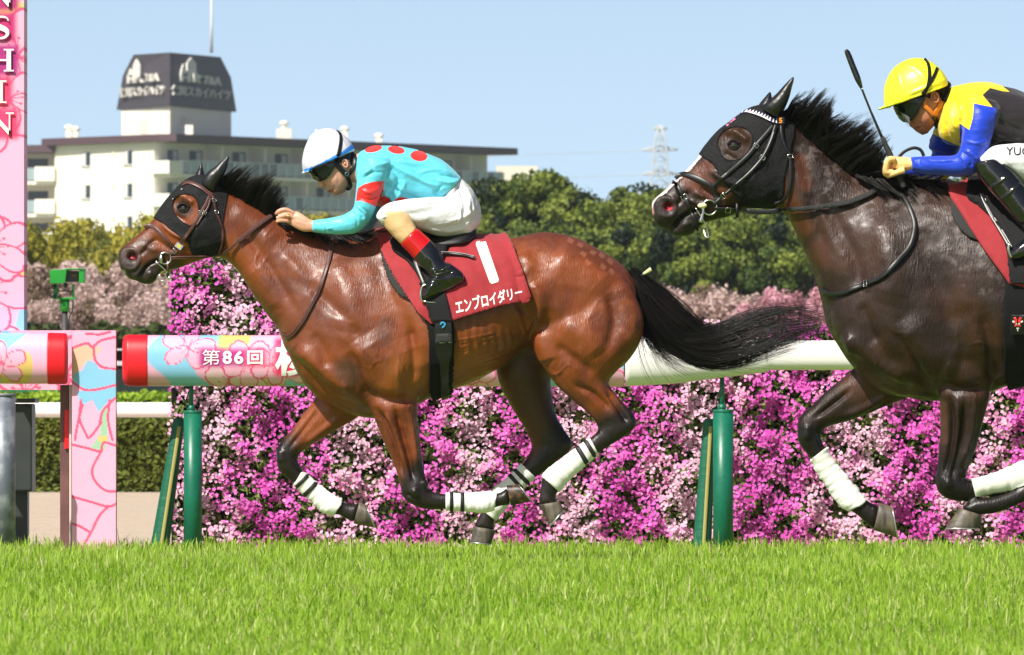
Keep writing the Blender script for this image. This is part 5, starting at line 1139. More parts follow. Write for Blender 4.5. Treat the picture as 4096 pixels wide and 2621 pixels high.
# eye hood with ear covers
hood1 = [(700, 700), (760, 660), (860, 660), (905, 735), (911, 769), (903, 804), (894, 851), (888, 909), (897, 985), (879, 1014), (821, 1026), (774, 1022), (757, 991),
         (751, 968), (721, 947), (686, 921), (651, 892), (619, 874), (600, 860), (640, 790)]
hole1 = [(689, 827), (692, 808), (700, 792), (714, 781), (732, 776), (752, 776), (770, 782), (784, 797), (792, 818), (795, 840), (791, 868), (780, 888), (762, 904), (744, 897), (724, 885), (706, 866), (694, 846)]
ho = B.patch(hood1, .0045, 'eye_hood', M['hood'], bay, hole=hole1, thick=.003)
def rim(dr, pts, r, name, m_, parent, off=.005, close=True, flat=None):
    p = dr.path(pts + [pts[0]] if close else pts, off=off, step=4, sub=4)
    k = MB(); k.tube([a for a, b in (p[:-1] if close else p)], r, sub=1, close=close, seg=8, flat=flat); return k.build(name, m_, parent)
rim(BD, hole1, .0030, 'hood_edging', M['hood'], ho, off=.006)
rim(BD, hood1[4:9], .0035, 'hood_edging', M['hood'], ho, close=False)
# badge on the forehead of the hood
p_ = MB(); strap(p_, BD.path([(688, 795), (712, 765), (728, 752)], off=.0075, step=3), .018, .002); p_.build('hood_badge', mat('white_badge', (.75, .7, .7), noise=[(60, srgb(60, 40, 130), .5, .55)]), ho)
def ear_loft(name, rows, D, parent, m_):
    k = MB(); k.loft(rows, D, sub=5, seg=20); s_ = Surf(k, .004, sm=8); s_.D = D
    s_.obj_ = s_.obj(name, m_, parent); return s_
ear_loft('ear_cover', [[806, 735, 862, 775, .036, -.055], [812, 716, 868, 752, .040, -.058], [834, 688, 880, 728, .036, -.062], [862, 668, 896, 705, .028, -.066], [884, 648, 908, 680, .018, -.068], [902, 634, 915, 656, .010, -.068], [915, 622, 919, 630, .003, -.068]], D1, ho, M['hoodear'])
ear_loft('ear_cover', [[768, 722, 820, 722, .03, .05], [774, 708, 818, 702, .034, .055], [784, 688, 813, 682, .024, .058], [794, 668, 809, 664, .012, .06], [802, 644, 804, 644, .003, .06]], D1, ho, M['hoodear'])
# ------------------------------------------------------------------ hair
def guided(mb, guides, D, N, y, sp0, sp1, r0=.0016, lmin=.6, n=12, seed=1, wave=6, ysp=.05, px_root=8, ld=14):
    """strands between guide curves traced in px; sp = spread in px at root and tip"""
    rg = np.random.default_rng(seed); G = [catmull(np.asarray(g, float), 6) for g in guides]
    t = np.linspace(0, 1, n)
    GG = []
    for g in G:
        L = np.concatenate([[0], np.cumsum(np.hypot(*np.diff(g, axis=0).T))]); L /= L[-1]
        GG.append(np.stack([np.interp(t, L, g[:, 0]), np.interp(t, L, g[:, 1])], 1))
    GG = np.array(GG)
    # locks share a random offset so that the hair clumps
    locks = rg.normal(0, 1, (max(N // ld, 3), 3)); lw = rg.uniform(0, len(GG) - 1, len(locks)); ll = rg.uniform(lmin, 1.0, len(locks)); lph = rg.uniform(0, 6.3, len(locks)); lf = rg.uniform(4, 9, len(locks))
    for i in range(N):
        k = rg.integers(len(locks)); wgt = np.clip(lw[k] + rg.normal(0, .22), 0, len(GG) - 1.001); a = int(wgt) if len(GG) > 1 else 0
        fr = wgt - a; c = GG[a] * (1 - fr) + GG[min(a + 1, len(GG) - 1)] * fr
        L = np.clip(ll[k] + rg.normal(0, .06), .2, 1.02); tt = t * L
        cx = np.interp(tt, t, c[:, 0]); cy = np.interp(tt, t, c[:, 1])
        s = sp0 + (sp1 - sp0) * tt
        o = locks[k, :2] + rg.normal(0, .26 if ld > 14 else .38, 2)
        cx = cx + o[0] * s * .6 + wave * tt * np.sin(tt * lf[k] + lph[k]) + rg.normal(0, px_root) ; cy = cy + o[1] * s + wave * tt * np.cos(tt * lf[k] * 1.2 + lph[k]) + rg.normal(0, px_root)
        yy = y + ysp * (locks[k, 2] * .5 + rg.normal(0, .25)) * (.35 + tt)
        p = np.stack([(cx - 2048) / F * D, D + yy, CH + (H0 - cy) / F * D], 1)
        strand(mb, p, r0 * rg.uniform(.7, 1.2))
def crest_hair(mb, root, tip, D, N, y=0.0, r0=.0014, ysp=.02, jit=9, bend=.35, seed=2, n=7, lv=.25):
    """strands from a root curve to a tip curve (px)"""
    rg = np.random.default_rng(seed); A = catmull(np.asarray(root, float), 8); Bc = catmull(np.asarray(tip, float), 8)
    ta = np.linspace(0, 1, len(A)); tb = np.linspace(0, 1, len(Bc)); t = np.linspace(0, 1, n)
    nl = max(N // 16, 4); lu = rg.uniform(0, 1, nl); lo = rg.normal(0, 1, (nl, 3)); lk = rg.uniform(1 - lv, 1.08, nl)
    for i in range(N):
        k = rg.integers(nl); u = np.clip(lu[k] + rg.normal(0, .012), 0, 1)
        a = np.array([np.interp(u, ta, A[:, 0]), np.interp(u, ta, A[:, 1])]) + rg.normal(0, 3, 2)
        b = np.array([np.interp(u, tb, Bc[:, 0]), np.interp(u, tb, Bc[:, 1])]) + lo[k, :2] * jit * 1.15 + rg.normal(0, jit * .28, 2)
        b = a + (b - a) * lk[k] * rg.uniform(.9, 1.05)
        m = (a + b) / 2 + np.array([-(b - a)[1], (b - a)[0]]) * bend * .5
        c = np.outer((1 - t) ** 2, a) + np.outer(2 * t * (1 - t), m) + np.outer(t ** 2, b)
        yy = y + ysp * (lo[k, 2] + rg.normal(0, .5)) * (.3 + t)
        strand(mb, np.stack([(c[:, 0] - 2048) / F * D, D + yy, CH + (H0 - c[:, 1]) / F * D], 1), r0 * rg.uniform(.7, 1.2))

# mane of the bay
m_ = MB()
crest_hair(m_, [[872, 715], [905, 764], [961, 790], [1014, 820], [1075, 858], [1120, 884]], [[935, 682], [985, 668], [1045, 690], [1095, 716], [1136, 752], [1148, 838]], D1, 1300, y=-.01, bend=-.30, ysp=.022, r0=.0016)
crest_hair(m_, [[880, 735], [961, 795], [1060, 855], [1110, 880]], [[925, 700], [1010, 730], [1090, 770], [1138, 830]], D1, 900, y=-.02, bend=-.35, ysp=.025, r0=.0018)
crest_hair(m_, [[1100, 880], [1180, 902], [1270, 925], [1380, 938], [1470, 940]], [[1180, 885], [1290, 915], [1390, 925], [1480, 918], [1540, 935]], D1, 1000, y=-.02, bend=.15, ysp=.03, r0=.0016, jit=7)
crest_hair(m_, [[1110, 888], [1180, 905], [1270, 930], [1380, 940], [1470, 944]], [[1170, 925], [1250, 950], [1350, 990], [1450, 1005], [1530, 1010]], D1, 1500, y=-.05, bend=-.12, ysp=.02, r0=.0018, jit=7)
crest_hair(m_, [[1500, 935], [1520, 930]], [[1545, 905], [1580, 925]], D1, 60, y=-.06, bend=.3, ysp=.03, r0=.001, jit=10)
crest_hair(m_, [[1195, 862], [1200, 862]], [[1222, 812], [1228, 818]], D1, 5, y=-.02, bend=-.3, r0=.0009)
m_.build('mane', M['hair'], bay)
# tail of the bay: dock under long hair streaming back
m_ = MB(); m_.loft([[2500, 1088, 2520, 1160, .05, 0], [2560, 1108, 2545, 1190, .045, 0], [2630, 1165, 2595, 1240, .038, 0], [2700, 1225, 2665, 1290, .028, 0], [2760, 1280, 2740, 1320, .012, 0]], D1)
dk_ = m_.build('tail_dock', mat('tail_hair_brown', srgb(40, 22, 18), rough=.45, bump=((100, 300, 100), .6, .003, 2)), bay)
m_ = MB()
TG = [[[2528, 1095], [2625, 1165], [2725, 1240], [2810, 1325], [2870, 1318], [2980, 1268], [3130, 1240], [3350, 1275]],
      [[2530, 1110], [2640, 1220], [2740, 1320], [2840, 1375], [2960, 1345], [3100, 1300], [3290, 1290]],
      [[2540, 1140], [2620, 1290], [2720, 1380], [2840, 1420], [2970, 1400], [3110, 1350], [3330, 1300]],
      [[2550, 1170], [2610, 1310], [2700, 1400], [2820, 1450], [2960, 1440], [3080, 1400], [3250, 1345]]]
guided(m_, TG, D1, 1050, 0, 9, 24, r0=.0014, lmin=.86, n=22, seed=3, wave=24, ysp=.06, ld=46, px_root=4)
guided(m_, [g[:5] for g in TG], D1, 600, 0, 9, 15, r0=.0017, lmin=.6, n=12, seed=33, wave=8, ysp=.05)
guided(m_, [TG[0], TG[1], TG[2]], D1, 300, 0, 10, 36, r0=.0011, lmin=.7, n=20, seed=34, wave=26, ysp=.08)
guided(m_, [[[2545, 1150], [2575, 1290], [2600, 1390], [2640, 1470], [2690, 1510]], [[2550, 1180], [2620, 1340], [2700, 1430], [2800, 1480], [2890, 1510]], [[2560, 1200], [2540, 1320], [2545, 1370], [2570, 1420], [2620, 1480]]], D1, 460, 0, 10, 30, r0=.0013, lmin=.35, n=12, seed=5, wave=12, ysp=.05)
guided(m_, [[[2525, 1110], [2560, 1200], [2600, 1290], [2660, 1370]], [[2535, 1120], [2640, 1230], [2740, 1320]]], D1, 900, -.02, 14, 24, r0=.0019, lmin=.7, n=9, seed=6, wave=3, ysp=.05)
guided(m_, [[[2700, 1380], [2900, 1360], [3150, 1300], [3330, 1400]], [[2700, 1400], [2900, 1450], [3000, 1470], [3120, 1475]]], D1, 60, 0, 20, 55, r0=.0009, lmin=.5, n=14, seed=8, wave=25, ysp=.08)
m_.build('tail', M['hair'], bay)
m_ = MB(); a = P(2556, 1108, D1); b = P(2602, 1080, D1)
m_.tube([a, a.lerp(b, .6), b], [.004, .004, .004]); m_.tube([a.lerp(b, .35) + Vector((0, -.004, 0)), b + Vector((.003, -.004, .004))], [.006, .010], sub=1)
m_.build('tail_ribbon', mat('yellow_white_ribbon', srgb(230, 222, 120), rough=.6, noise=[(120, (.8, .8, .85), .45, .55)]), bay)

# ------------------------------------------------------------------ saddle of the bay
sad = empty('race_saddle', P(1750, 1000, D1))
tag(sad, 'small black race saddle with red cloth printed with a white numeral one', 'saddle')
cloth = [(1500, 925), (1600, 915), (1936, 905), (2004, 920), (2014, 936), (2036, 966), (2060, 1003), (2082, 1060), (2104, 1124), (2118, 1165), (2131, 1206), (2095, 1208), (2058, 1212),
         (2000, 1224), (1936, 1243), (1870, 1264), (1809, 1284), (1765, 1290), (1724, 1297), (1673, 1251), (1634, 1192), (1595, 1134), (1551, 1056), (1527, 1007)]
pad = [(1515, 930), (1600, 915), (1900, 910), (1980, 930), (2030, 970), (2060, 1010), (2080, 1100), (2050, 1150), (1800, 1230), (1700, 1225), (1634, 1198), (1596, 1176), (1559, 1121), (1534, 1048), (1522, 1005)]
po = B.patch(pad, .012, 'saddle_pad', M['greypad'], sad, thick=.010)
def cwr(q, co): return .004 * np.sin(q[:, 0] * .02 + q[:, 1] * .03) + .018 * smoothstep(1980, 2130, q[:, 0]) + .010 * smoothstep(1150, 1290, q[:, 1]) + .002 * np.sin(q[:, 0] * .08 - q[:, 1] * .05)
co_ = B.patch(cloth, .024, 'saddle_cloth', M['redcloth'], sad, thick=.004, wr=cwr)
class ObjBVH:
    @staticmethod
    def of(o):
        me = o.data; co = np.empty(len(me.vertices) * 3); me.vertices.foreach_get('co', co); co = co.reshape(-1, 3)
        return BVHTree.FromPolygons(co.tolist(), [tuple(p.vertices) for p in me.polygons])
CD = Drape([ObjBVH.of(co_)], D1)
def print_on(dr, v2, f, name, m_, parent, off=.0035):
    v = []
    for x, y in v2:
        h = dr.hit(x, y); Y = (h[0].y if h else dr.D - .28) - off
        v.append(((x - 2048) / F * Y, Y, CH + (H0 - y) / F * Y))
    o = mesh(name, v, f, m_, parent, smooth=False); md = o.modifiers.new('s', 'SOLIDIFY'); md.thickness = .0008; return o
# numeral 1 and the horse's name in katakana
def rrect(quad, nx=6, ny=18):
    q = np.asarray(quad, float); v = []; f = []
    for j in range(ny + 1):
        for i in range(nx + 1):
            u, w_ = i / nx, j / ny; k = 0.06 * (1 if j in (0, ny) and i in (0, nx) else 0)
            u = u + (k if i == 0 else -k if i == nx else 0) * 1.5; w_ = w_ + (k if j == 0 else -k if j == ny else 0) * .3
            v.append(q[0] * (1 - u) * (1 - w_) + q[1] * u * (1 - w_) + q[2] * u * w_ + q[3] * (1 - u) * w_)
    for j in range(ny):
        for i in range(nx): a = j * (nx + 1) + i; f.append((a, a + 1, a + nx + 2, a + nx + 1))
    return np.array(v), f
v2, f2 = rrect([(1900, 969), (1940, 958), (1998, 1126), (1962, 1138)])
print_on(CD, v2, f2, 'numeral', M['whiteprint'], co_)
v2, f2 = text_mesh('エンブロイダリー', .022, .05)
v2 = fit_quad(v2, [(1826, 1260), (2092, 1190), (2084, 1142), (1818, 1200)])
k_ = (v2[:, 0] - 1824) / 276; 
print_on(CD, v2, f2, 'name_lettering', M['whiteprint'], co_)
# saddle body
m_ = MB(); m_.loft([[1545, 905, 1560, 975, .07], [1580, 925, 1590, 985, .15], [1660, 932, 1670, 990, .18], [1780, 925, 1790, 985, .19], [1860, 915, 1860, 975, .18], [1905, 912, 1905, 950, .12]], D1, half=True, seg=30)
sb = m_.build('seat', M['blacklea'], sad)
flap = [(1562, 955), (1700, 925), (1800, 950), (1815, 975), (1785, 1000), (1772, 1040), (1770, 1120), (1790, 1200), (1809, 1283), (1726, 1290), (1712, 1240), (1690, 1200), (1683, 1129), (1660, 1085), (1629, 1046), (1595, 1022), (1568, 1000)]
fo = B.patch(flap, .036, 'flap', M['blackweb'], sad, thick=.008, y1=0)
girth = [(1704, 1280), (1717, 1338), (1716, 1460), (1719, 1548), (1738, 1640), (1800, 1640), (1804, 1553), (1814, 1436), (1819, 1324), (1809, 1278)]
go = B.patch(girth, .014, 'girth', M['blackfelt'], sad, thick=.014)
g2 = B.patch([(1741, 1270), (1740, 1360), (1746, 1420), (1760, 1450), (1764, 1560), (1770, 1640), (1792, 1640), (1792, 1560), (1796, 1450), (1808, 1415), (1810, 1360), (1806, 1270)], .030, 'girth_strap', M['blacklea'], go, thick=.006)
g3 = B.patch([(1745, 1336), (1743, 1368), (1808, 1366), (1806, 1334)], .037, 'girth_elastic', mat('ribbed_elastic', (.03, .03, .03), rough=.8, bump=(1500, .8, .001, 0)), go, thick=.003, y1=0)
GD = Drape([ObjBVH.of(g2), ObjBVH.of(fo)], D1)
m_ = MB(); strap(m_, GD.path([[1743, 1371], [1775, 1371], [1809, 1369]], off=.006, step=4), .004, .002); m_.build('girth_stitching', mat('pale_thread', (.5, .5, .5)), go)
m_ = MB(); pts = GD.path([[1762, 1300], [1768, 1290], [1780, 1296], [1776, 1306], [1768, 1312]], off=.008, step=3); strap(m_, pts, .008, .002)
m_.build('girth_badge', mat('blue_badge', srgb(40, 140, 190)), go)
FD = Drape([ObjBVH.of(fo), ObjBVH.of(co_), B], D1)
# stirrup leather, iron and the loose strap end
m_ = MB(); strap(m_, FD.path([[1648, 1010], [1668, 1065], [1690, 1120], [1702, 1150]], off=.03), .018, .004); sl_ = m_.build('stirrup_leather', M['blacklea'], sad)
m_ = MB(); strap(m_, FD.path([[1660, 1040], [1676, 1085], [1694, 1130]], off=.037), .003, .002); m_.build('stirrup_stitching', mat('grey_thread', (.55, .55, .52)), sl_)
m_ = MB(); yb = D1 - .345
pa = [P(1706, 1138, yb), P(1690, 1146, yb), P(1683, 1170, yb), P(1685, 1195, yb), P(1692, 1208, yb)]
m_.tube(pa, .0055); m_.tube([p + Vector((.004, .11, .0)) for p in pa], .0055)
a, b = P(1688, 1205, yb - .005), P(1761, 1216, yb - .005)
m_.loft([[1688, 1200, 1694, 1216, .062, -.285], [1725, 1205, 1727, 1221, .062, -.285], [1761, 1207, 1760, 1222, .060, -.285]], D1, sub=2, seg=12)
m_.build('stirrup', M['steel'], sad)
m_ = MB(); pts = CD.path([[1765, 1012], [1810, 1013], [1860, 1020], [1899, 1030]], off=.02); strap(m_, pts, .015, .005); lo_ = m_.build('loose_strap', M['blacklea'], sad)
m_ = MB(); strap(m_, [(p + Vector((0, -.004, .005)), n_) for p, n_ in pts], .0018, .001); strap(m_, [(p + Vector((0, -.004, -.005)), n_) for p, n_ in pts], .0018, .001); m_.build('strap_stitching', mat('strap_thread', (.6, .6, .58)), lo_)

# ------------------------------------------------------------------ bridle of the bay
br = empty('bridle', P(760, 900, D1)); tag(br, 'brown leather bridle and reins on the bay horse', 'bridle')
HD = Drape([B, ObjBVH.of(ho)], D1)
def strap_obj(dr, name, pts, wid, m_, parent, off=.006, th=.004, stitch=None, y_def=None, keepers=()):
    k = MB(); p = dr.path(pts, off=off, y_def=y_def); strap(k, p, wid, th); o = k.build(name, m_, parent)
    if stitch:
        k = MB(); w_ = (wid if np.isscalar(wid) else wid[0]) * .36
        for sg in (-1, 1):
            q_ = []
            for i, (pt, nr) in enumerate(p):
                t = (p[min(i + 1, len(p) - 1)][0] - p[max(i - 1, 0)][0]).normalized(); q_.append((pt + nr.cross(t).normalized() * w_ * sg + nr * th * .55, nr))
            strap(k, q_, .0014, .001)
        k.build('stitching', stitch, o)
    return o, p
def buckle(mb, p, nr, t, r=.010, ry=.008):
    b = nr.cross(t).normalized(); pts = [p + nr * .004 + b * r * sx + t * ry * sy for sx, sy in ((-1, -1), (1, -1), (1, 1), (-1, 1))]
    mb.tube(pts, .0016, sub=1, close=True, seg=6)
def buckle_at(mb, pth, fr, r=.010, ry=.007, parent=None):
    own = mb is None; mb = mb or MB()
    i = int(fr * (len(pth) - 1)); i = min(max(i, 1), len(pth) - 2); t = (pth[i + 1][0] - pth[i - 1][0]).normalized(); buckle(mb, pth[i][0], pth[i][1], t, r, ry)
    if own: mb.build('buckle', M['steel'], parent)
bl, st_ = M['brownlea'], M['stitch']
strap_obj(HD, 'browband', [[729, 741], [745, 730], [772, 735], [809, 753], [832, 770], [853, 784]], .017, bl, br, stitch=st_, off=.008)
nb, pth = strap_obj(HD, 'noseband', [[580, 912], [593, 901], [616, 909], [651, 944], [676, 975], [690, 994]], .019, bl, br, stitch=st_)
o_, pth = strap_obj(HD, 'cheekpiece', [[838, 783], [824, 815], [802, 852], [775, 900], [745, 944], [716, 984], [693, 1008], [676, 1018]], .013, bl, br, stitch=st_, off=.011); buckle_at(None, pth, .28, parent=o_); buckle_at(None, pth, .93, .011, parent=o_)
o_, pth = strap_obj(HD, 'cheekpiece', [[845, 785], [832, 830], [808, 866], [786, 902]], .009, bl, br, off=.009); buckle_at(None, pth, .55, .008, parent=o_)
o_, pth = strap_obj(HD, 'throatlash', [[853, 784], [858, 815], [866, 850], [880, 885], [890, 915], [890, 968], [882, 1000], [872, 1024]], .011, bl, br, off=.011); buckle_at(None, pth, .28, .008, parent=o_); buckle_at(None, pth, .08, .009, parent=o_)
# decorative square buckle with yellow tag
h = HD.hit(716, 985); m_ = MB(); m_.box((-.017, -.004, -.012), (.017, .004, .012), rot=None); Rm = Matrix.Rotation(R(35), 3, 'Y')
m_.v = [tuple(Rm @ Vector(p) + h[0] + Vector((0, -.014, 0))) for p in m_.v]; sq = m_.build('square_buckle', M['steel'], br, smooth=False)
m_ = MB(); m_.box((-.008, -.002, -.006), (.008, .002, .006)); m_.v = [tuple(Rm @ Vector(p) + h[0] + Vector((0, -.019, 0))) for p in m_.v]; m_.build('yellow_tag', mat('yellow_tag', srgb(240, 190, 50)), sq, smooth=False)
yb = HD.hit(655, 1035)[0].y - .012
m_ = MB(); m_.tube(ring_pts(P(661, 1033, yb), .026, 24), .0040, sub=1, close=True)
a = P(644, 1018, yb - .006); b = P(646, 1056, yb - .006); m_.tube([a, b], [.009, .006], sub=1); m_.tube([P(622, 1046, yb - .008), P(665, 1084, yb - .004), P(672, 1090, yb)], .0035); m_.tube(ring_pts(P(643, 1112, yb + .03), .015, 18), .0025, sub=1, close=True)
m_.tube(ring_pts(P(672, 1100, yb), .012, 18), .0022, sub=1, close=True)
m_.build('bit', M['steel'], br)
m_ = MB(); strap(m_, [(P(670, 1045, yb), Vector((0, -1, 0))), (P(672, 1075, yb), Vector((0, -1, 0))), (P(671, 1108, yb), Vector((0, -1, 0)))], .010, .004); strap(m_, [(P(664, 1096, yb + .01), Vector((0, -1, 0))), (P(650, 1104, yb + .02), Vector((0, -1, 0))), (P(645, 1098, yb + .03), Vector((0, -1, 0)))], .010, .004); m_.build('curb_strap', bl, br)
RD = HD
rein, pth = strap_obj(RD, 'rein', [[684, 1034], [700, 1031], [780, 1028], [868, 1024], [914, 1001], [955, 962]], .013, bl, br, off=.016, stitch=st_)
rubber = mat('plaited_rein_grip', srgb(86, 50, 46), rough=.7, bump=[((500, 500, 500), 1., .003, 0)])
r2, pth2 = strap_obj(RD, 'rein_grip', [[950, 966], [985, 940], [1020, 909], [1072, 872], [1100, 858], [1125, 853], [1148, 860]], .023, rubber, br, off=.018, th=.006)
r3, _ = strap_obj(RD, 'rein', [[1322, 950], [1326, 975], [1318, 1026], [1300, 1090], [1277, 1155], [1252, 1205], [1230, 1248], [1210, 1284], [1189, 1312], [1174, 1332], [1160, 1342], [1146, 1346], [1130, 1338]], .020, bl, br, off=.010, th=.005, stitch=st_)
# ------------------------------------------------------------------ riders
def shrink(rows, k, kw=None):
    out = []
    for r in rows:
        r = list(r); cx, cy = (r[0] + r[2]) / 2, (r[1] + r[3]) / 2
        r[0] = cx + (r[0] - cx) * k; r[2] = cx + (r[2] - cx) * k; r[1] = cy + (r[1] - cy) * k; r[3] = cy + (r[3] - cy) * k; r[4] *= kw or k; out.append(r)
    return out
M['skin'] = mat('skin', srgb(214, 160, 134), rough=.5, sub=.12, noise=[(25, srgb(200, 132, 110), .45, .75)], bump=(160, .2, .002, 3))
M['skin2'] = mat('tanned_skin', srgb(176, 116, 84), rough=.5, sub=.10, noise=[(25, srgb(160, 96, 70), .45, .75)], bump=(160, .2, .002, 3))
M['lips'] = mat('lips', srgb(176, 92, 84), rough=.4)
M['hairp'] = mat('dark_short_hair', (.012, .010, .009), rough=.6, bump=(300, .8, .003, 2))
def silk(name, col, noise=None, rough=.45): return mat(name, col, rough=rough, spec=.45, sheen=.25, noise=noise, bump=[((9, 12, 20), .4, .025, 2), (45, .15, .006, 3)])
M['cyan'] = silk('turquoise_silk', srgb(92, 200, 222)); M['redsilk'] = silk('red_silk', srgb(226, 38, 34))
M['yellow'] = silk('yellow_silk', srgb(250, 214, 22)); M['bluesilk'] = silk('blue_silk', srgb(14, 58, 196)); M['blacksilk'] = silk('black_silk', srgb(34, 27, 32))
M['breech'] = mat('white_breeches', (.76, .76, .78), rough=.55, bump=[((9, 12, 20), .5, .025, 3), (50, .2, .004, 2)])
M['boot'] = mat('black_patent_boot', (.006, .006, .008), rough=.10, spec=.6, coat=.6, coatr=.05, bump=[(22, .35, .012, 3)])
M['bootred'] = mat('red_boot_top', srgb(190, 12, 20), rough=.25, coat=.4); M['bootsole'] = mat('boot_sole', (.02, .02, .02), rough=.7)
M['tan'] = mat('tan_stocking', srgb(214, 178, 128), rough=.8, bump=((60, 60, 200), .3, .003, 2))
M['glass'] = mat('dark_goggle_lens', (.008, .012, .010), rough=.14, spec=.25, coat=.12)
M['capwhite'] = mat('white_cap_silk', (.60, .60, .68), rough=.5, bump=(20, .3, .006, 3)); M['capblue'] = mat('blue_cap_band', srgb(40, 130, 225), rough=.5)
M['capyellow'] = mat('yellow_cap_silk', srgb(244, 238, 50), rough=.36, bump=(16, .15, .008, 3))
M['glove'] = mat('tan_glove', srgb(238, 190, 124), rough=.75, bump=(60, .4, .004, 3))

def folds(S_, lst, **k):
    for pts, r, a in lst: S_.stroke(pts, r * .85, a * 1.5, **k)

def ear_piece(parent, x, y, rx, ry, D, yo, rot, m_):
    k = MB(); c = P(x, y, D) + Vector((0, yo, 0)); Rm = Matrix.Rotation(R(rot), 3, 'Y')
    pts = [c + Rm @ Vector((rx * math.cos(a), -.004, ry * math.sin(a))) for a in np.linspace(0, 2 * math.pi, 16, endpoint=False)]
    k.tube(pts, .0038, sub=1, close=True, seg=6); k.ball(c + Vector((0, .002, 0)), (rx * .85, .005, ry * .85), rot=Rm); k.ball(c + Rm @ Vector((-.2 * rx, -.006, .05 * ry)), (rx * .35, .004, ry * .35)); return k.build('ear', m_, parent)

# ===== leading rider ======================================================
D = D1
r1 = empty('person', P(1650, 1200, D)); tag(r1, 'rider in turquoise silks with red spots and white cap, crouched over the bay horse', 'person')
head = [[1243, 672, 1412, 596, .074, 0], [1253, 697, 1421, 630, .076, 0], [1266, 708, 1422, 665, .075, 0], [1282, 726, 1416, 700, .069, 0], [1298, 742, 1402, 730, .062, 0], [1309, 756, 1392, 750, .052, 0], [1322, 770, 1378, 768, .036, 0], [1337, 779, 1362, 777, .022, 0]]
neck = [[1395, 625, 1375, 735, .055, 0], [1425, 615, 1400, 730, .06, 0], [1465, 610, 1440, 735, .075, 0]]
torso = [[1432, 626, 1424, 712, .062], [1455, 603, 1440, 748, .11], [1490, 586, 1475, 795, .17], [1532, 583, 1525, 830, .195], [1603, 587, 1590, 848, .185], [1661, 598, 1650, 850, .17],
         [1720, 619, 1705, 848, .16], [1768, 643, 1745, 836, .155], [1805, 670, 1768, 818, .152], [1846, 716, 1768, 796, .148]]
arm = [[1448, 622, 1570, 640, .075, -.13], [1432, 680, 1553, 680, .072, -.175], [1430, 742, 1540, 728, .062, -.195], [1424, 800, 1518, 795, .056, -.20], [1418, 834, 1497, 852, .052, -.20],
       [1402, 852, 1470, 900, .048, -.20], [1375, 864, 1425, 936, .045, -.195], [1345, 872, 1375, 940, .042, -.185], [1302, 880, 1302, 937, .036, -.165], [1253, 884, 1253, 930, .031, -.145]]
hand = [[1262, 885, 1262, 929, .022, -.15], [1240, 879, 1238, 930, .021, -.145], [1218, 863, 1214, 929, .022, -.14], [1196, 850, 1188, 917, .021, -.135], [1178, 847, 1168, 905, .018, -.13], [1168, 849, 1160, 898, .013, -.128]]
pelvis = [[1846, 716, 1766, 798, .14], [1880, 750, 1760, 860, .155], [1908, 795, 1770, 915, .165], [1922, 840, 1790, 938, .165], [1922, 885, 1810, 948, .15], [1905, 918, 1840, 948, .12]]
thigh = [[1880, 790, 1885, 935, .07, -.10], [1800, 790, 1800, 948, .085, -.13], [1740, 793, 1742, 942, .085, -.16], [1684, 797, 1684, 924, .078, -.19], [1630, 802, 1632, 905, .072, -.215], [1585, 810, 1592, 900, .066, -.235], [1545, 825, 1565, 905, .060, -.25], [1518, 850, 1548, 905, .048, -.258], [1508, 872, 1535, 902, .035, -.26]]
shin = [[1512, 862, 1625, 850, .058, -.26], [1530, 895, 1645, 868, .058, -.265], [1556, 930, 1656, 893, .056, -.27], [1606, 982, 1670, 918, .052, -.275]]
bootl = [[1606, 982, 1670, 918, .053, -.275], [1652, 1029, 1718, 961, .051, -.285], [1684, 1070, 1744, 988, .049, -.295], [1706, 1090, 1765, 1032, .044, -.30], [1722, 1112, 1786, 1062, .042, -.305]]
foot = [[1853, 1098, 1856, 1130, .026, -.31], [1822, 1074, 1828, 1147, .038, -.31], [1786, 1056, 1794, 1166, .042, -.31], [1746, 1082, 1756, 1188, .043, -.315], [1716, 1128, 1726, 1198, .044, -.32], [1695, 1178, 1699, 1206, .030, -.325]]
far = lambda rows, dx=0, dy=0: [[r[0] + dx, r[1] + dy, r[2] + dx, r[3] + dy, r[4], -r[5]] + list(r[6:]) for r in rows]
mb = MB()
mb.loft(head, D, sub=4, seg=24); mb.loft(neck, D)
mb.loft([[1260, 706, 1290, 702, .012], [1267, 720, 1300, 716, .013], [1274, 736, 1310, 728, .016], [1277, 746, 1304, 741, .018], [1288, 753, 1306, 747, .012]], D, sub=3, seg=14)   # nose
mb.loft([[1305, 759, 1332, 752, .020], [1307, 765, 1332, 757, .020], [1314, 769, 1335, 760, .015]], D, sub=3, seg=14)  # upper lip
mb.loft([[1318, 769, 1340, 760, .016], [1324, 775, 1345, 765, .015]], D, sub=3, seg=14)
mb.loft([[1330, 776, 1365, 762, .020], [1342, 783, 1366, 774, .016]], D, sub=3, seg=14)                     # chin
for rows in (shrink(torso, .82), shrink(arm, .8), far(shrink(arm, .8), 14, 8), shrink(pelvis, .85), shrink(thigh, .8), far(shrink(thigh, .8), -50, 35), shrink(shin, .85), shrink(bootl, .85), shrink(foot, .8), far(shrink(shin, .85), -50, 35), far(shrink(bootl, .85), -50, 35)):
    mb.loft([r if len(r) > 5 else r + [0] for r in rows], D, sub=3, seg=18)
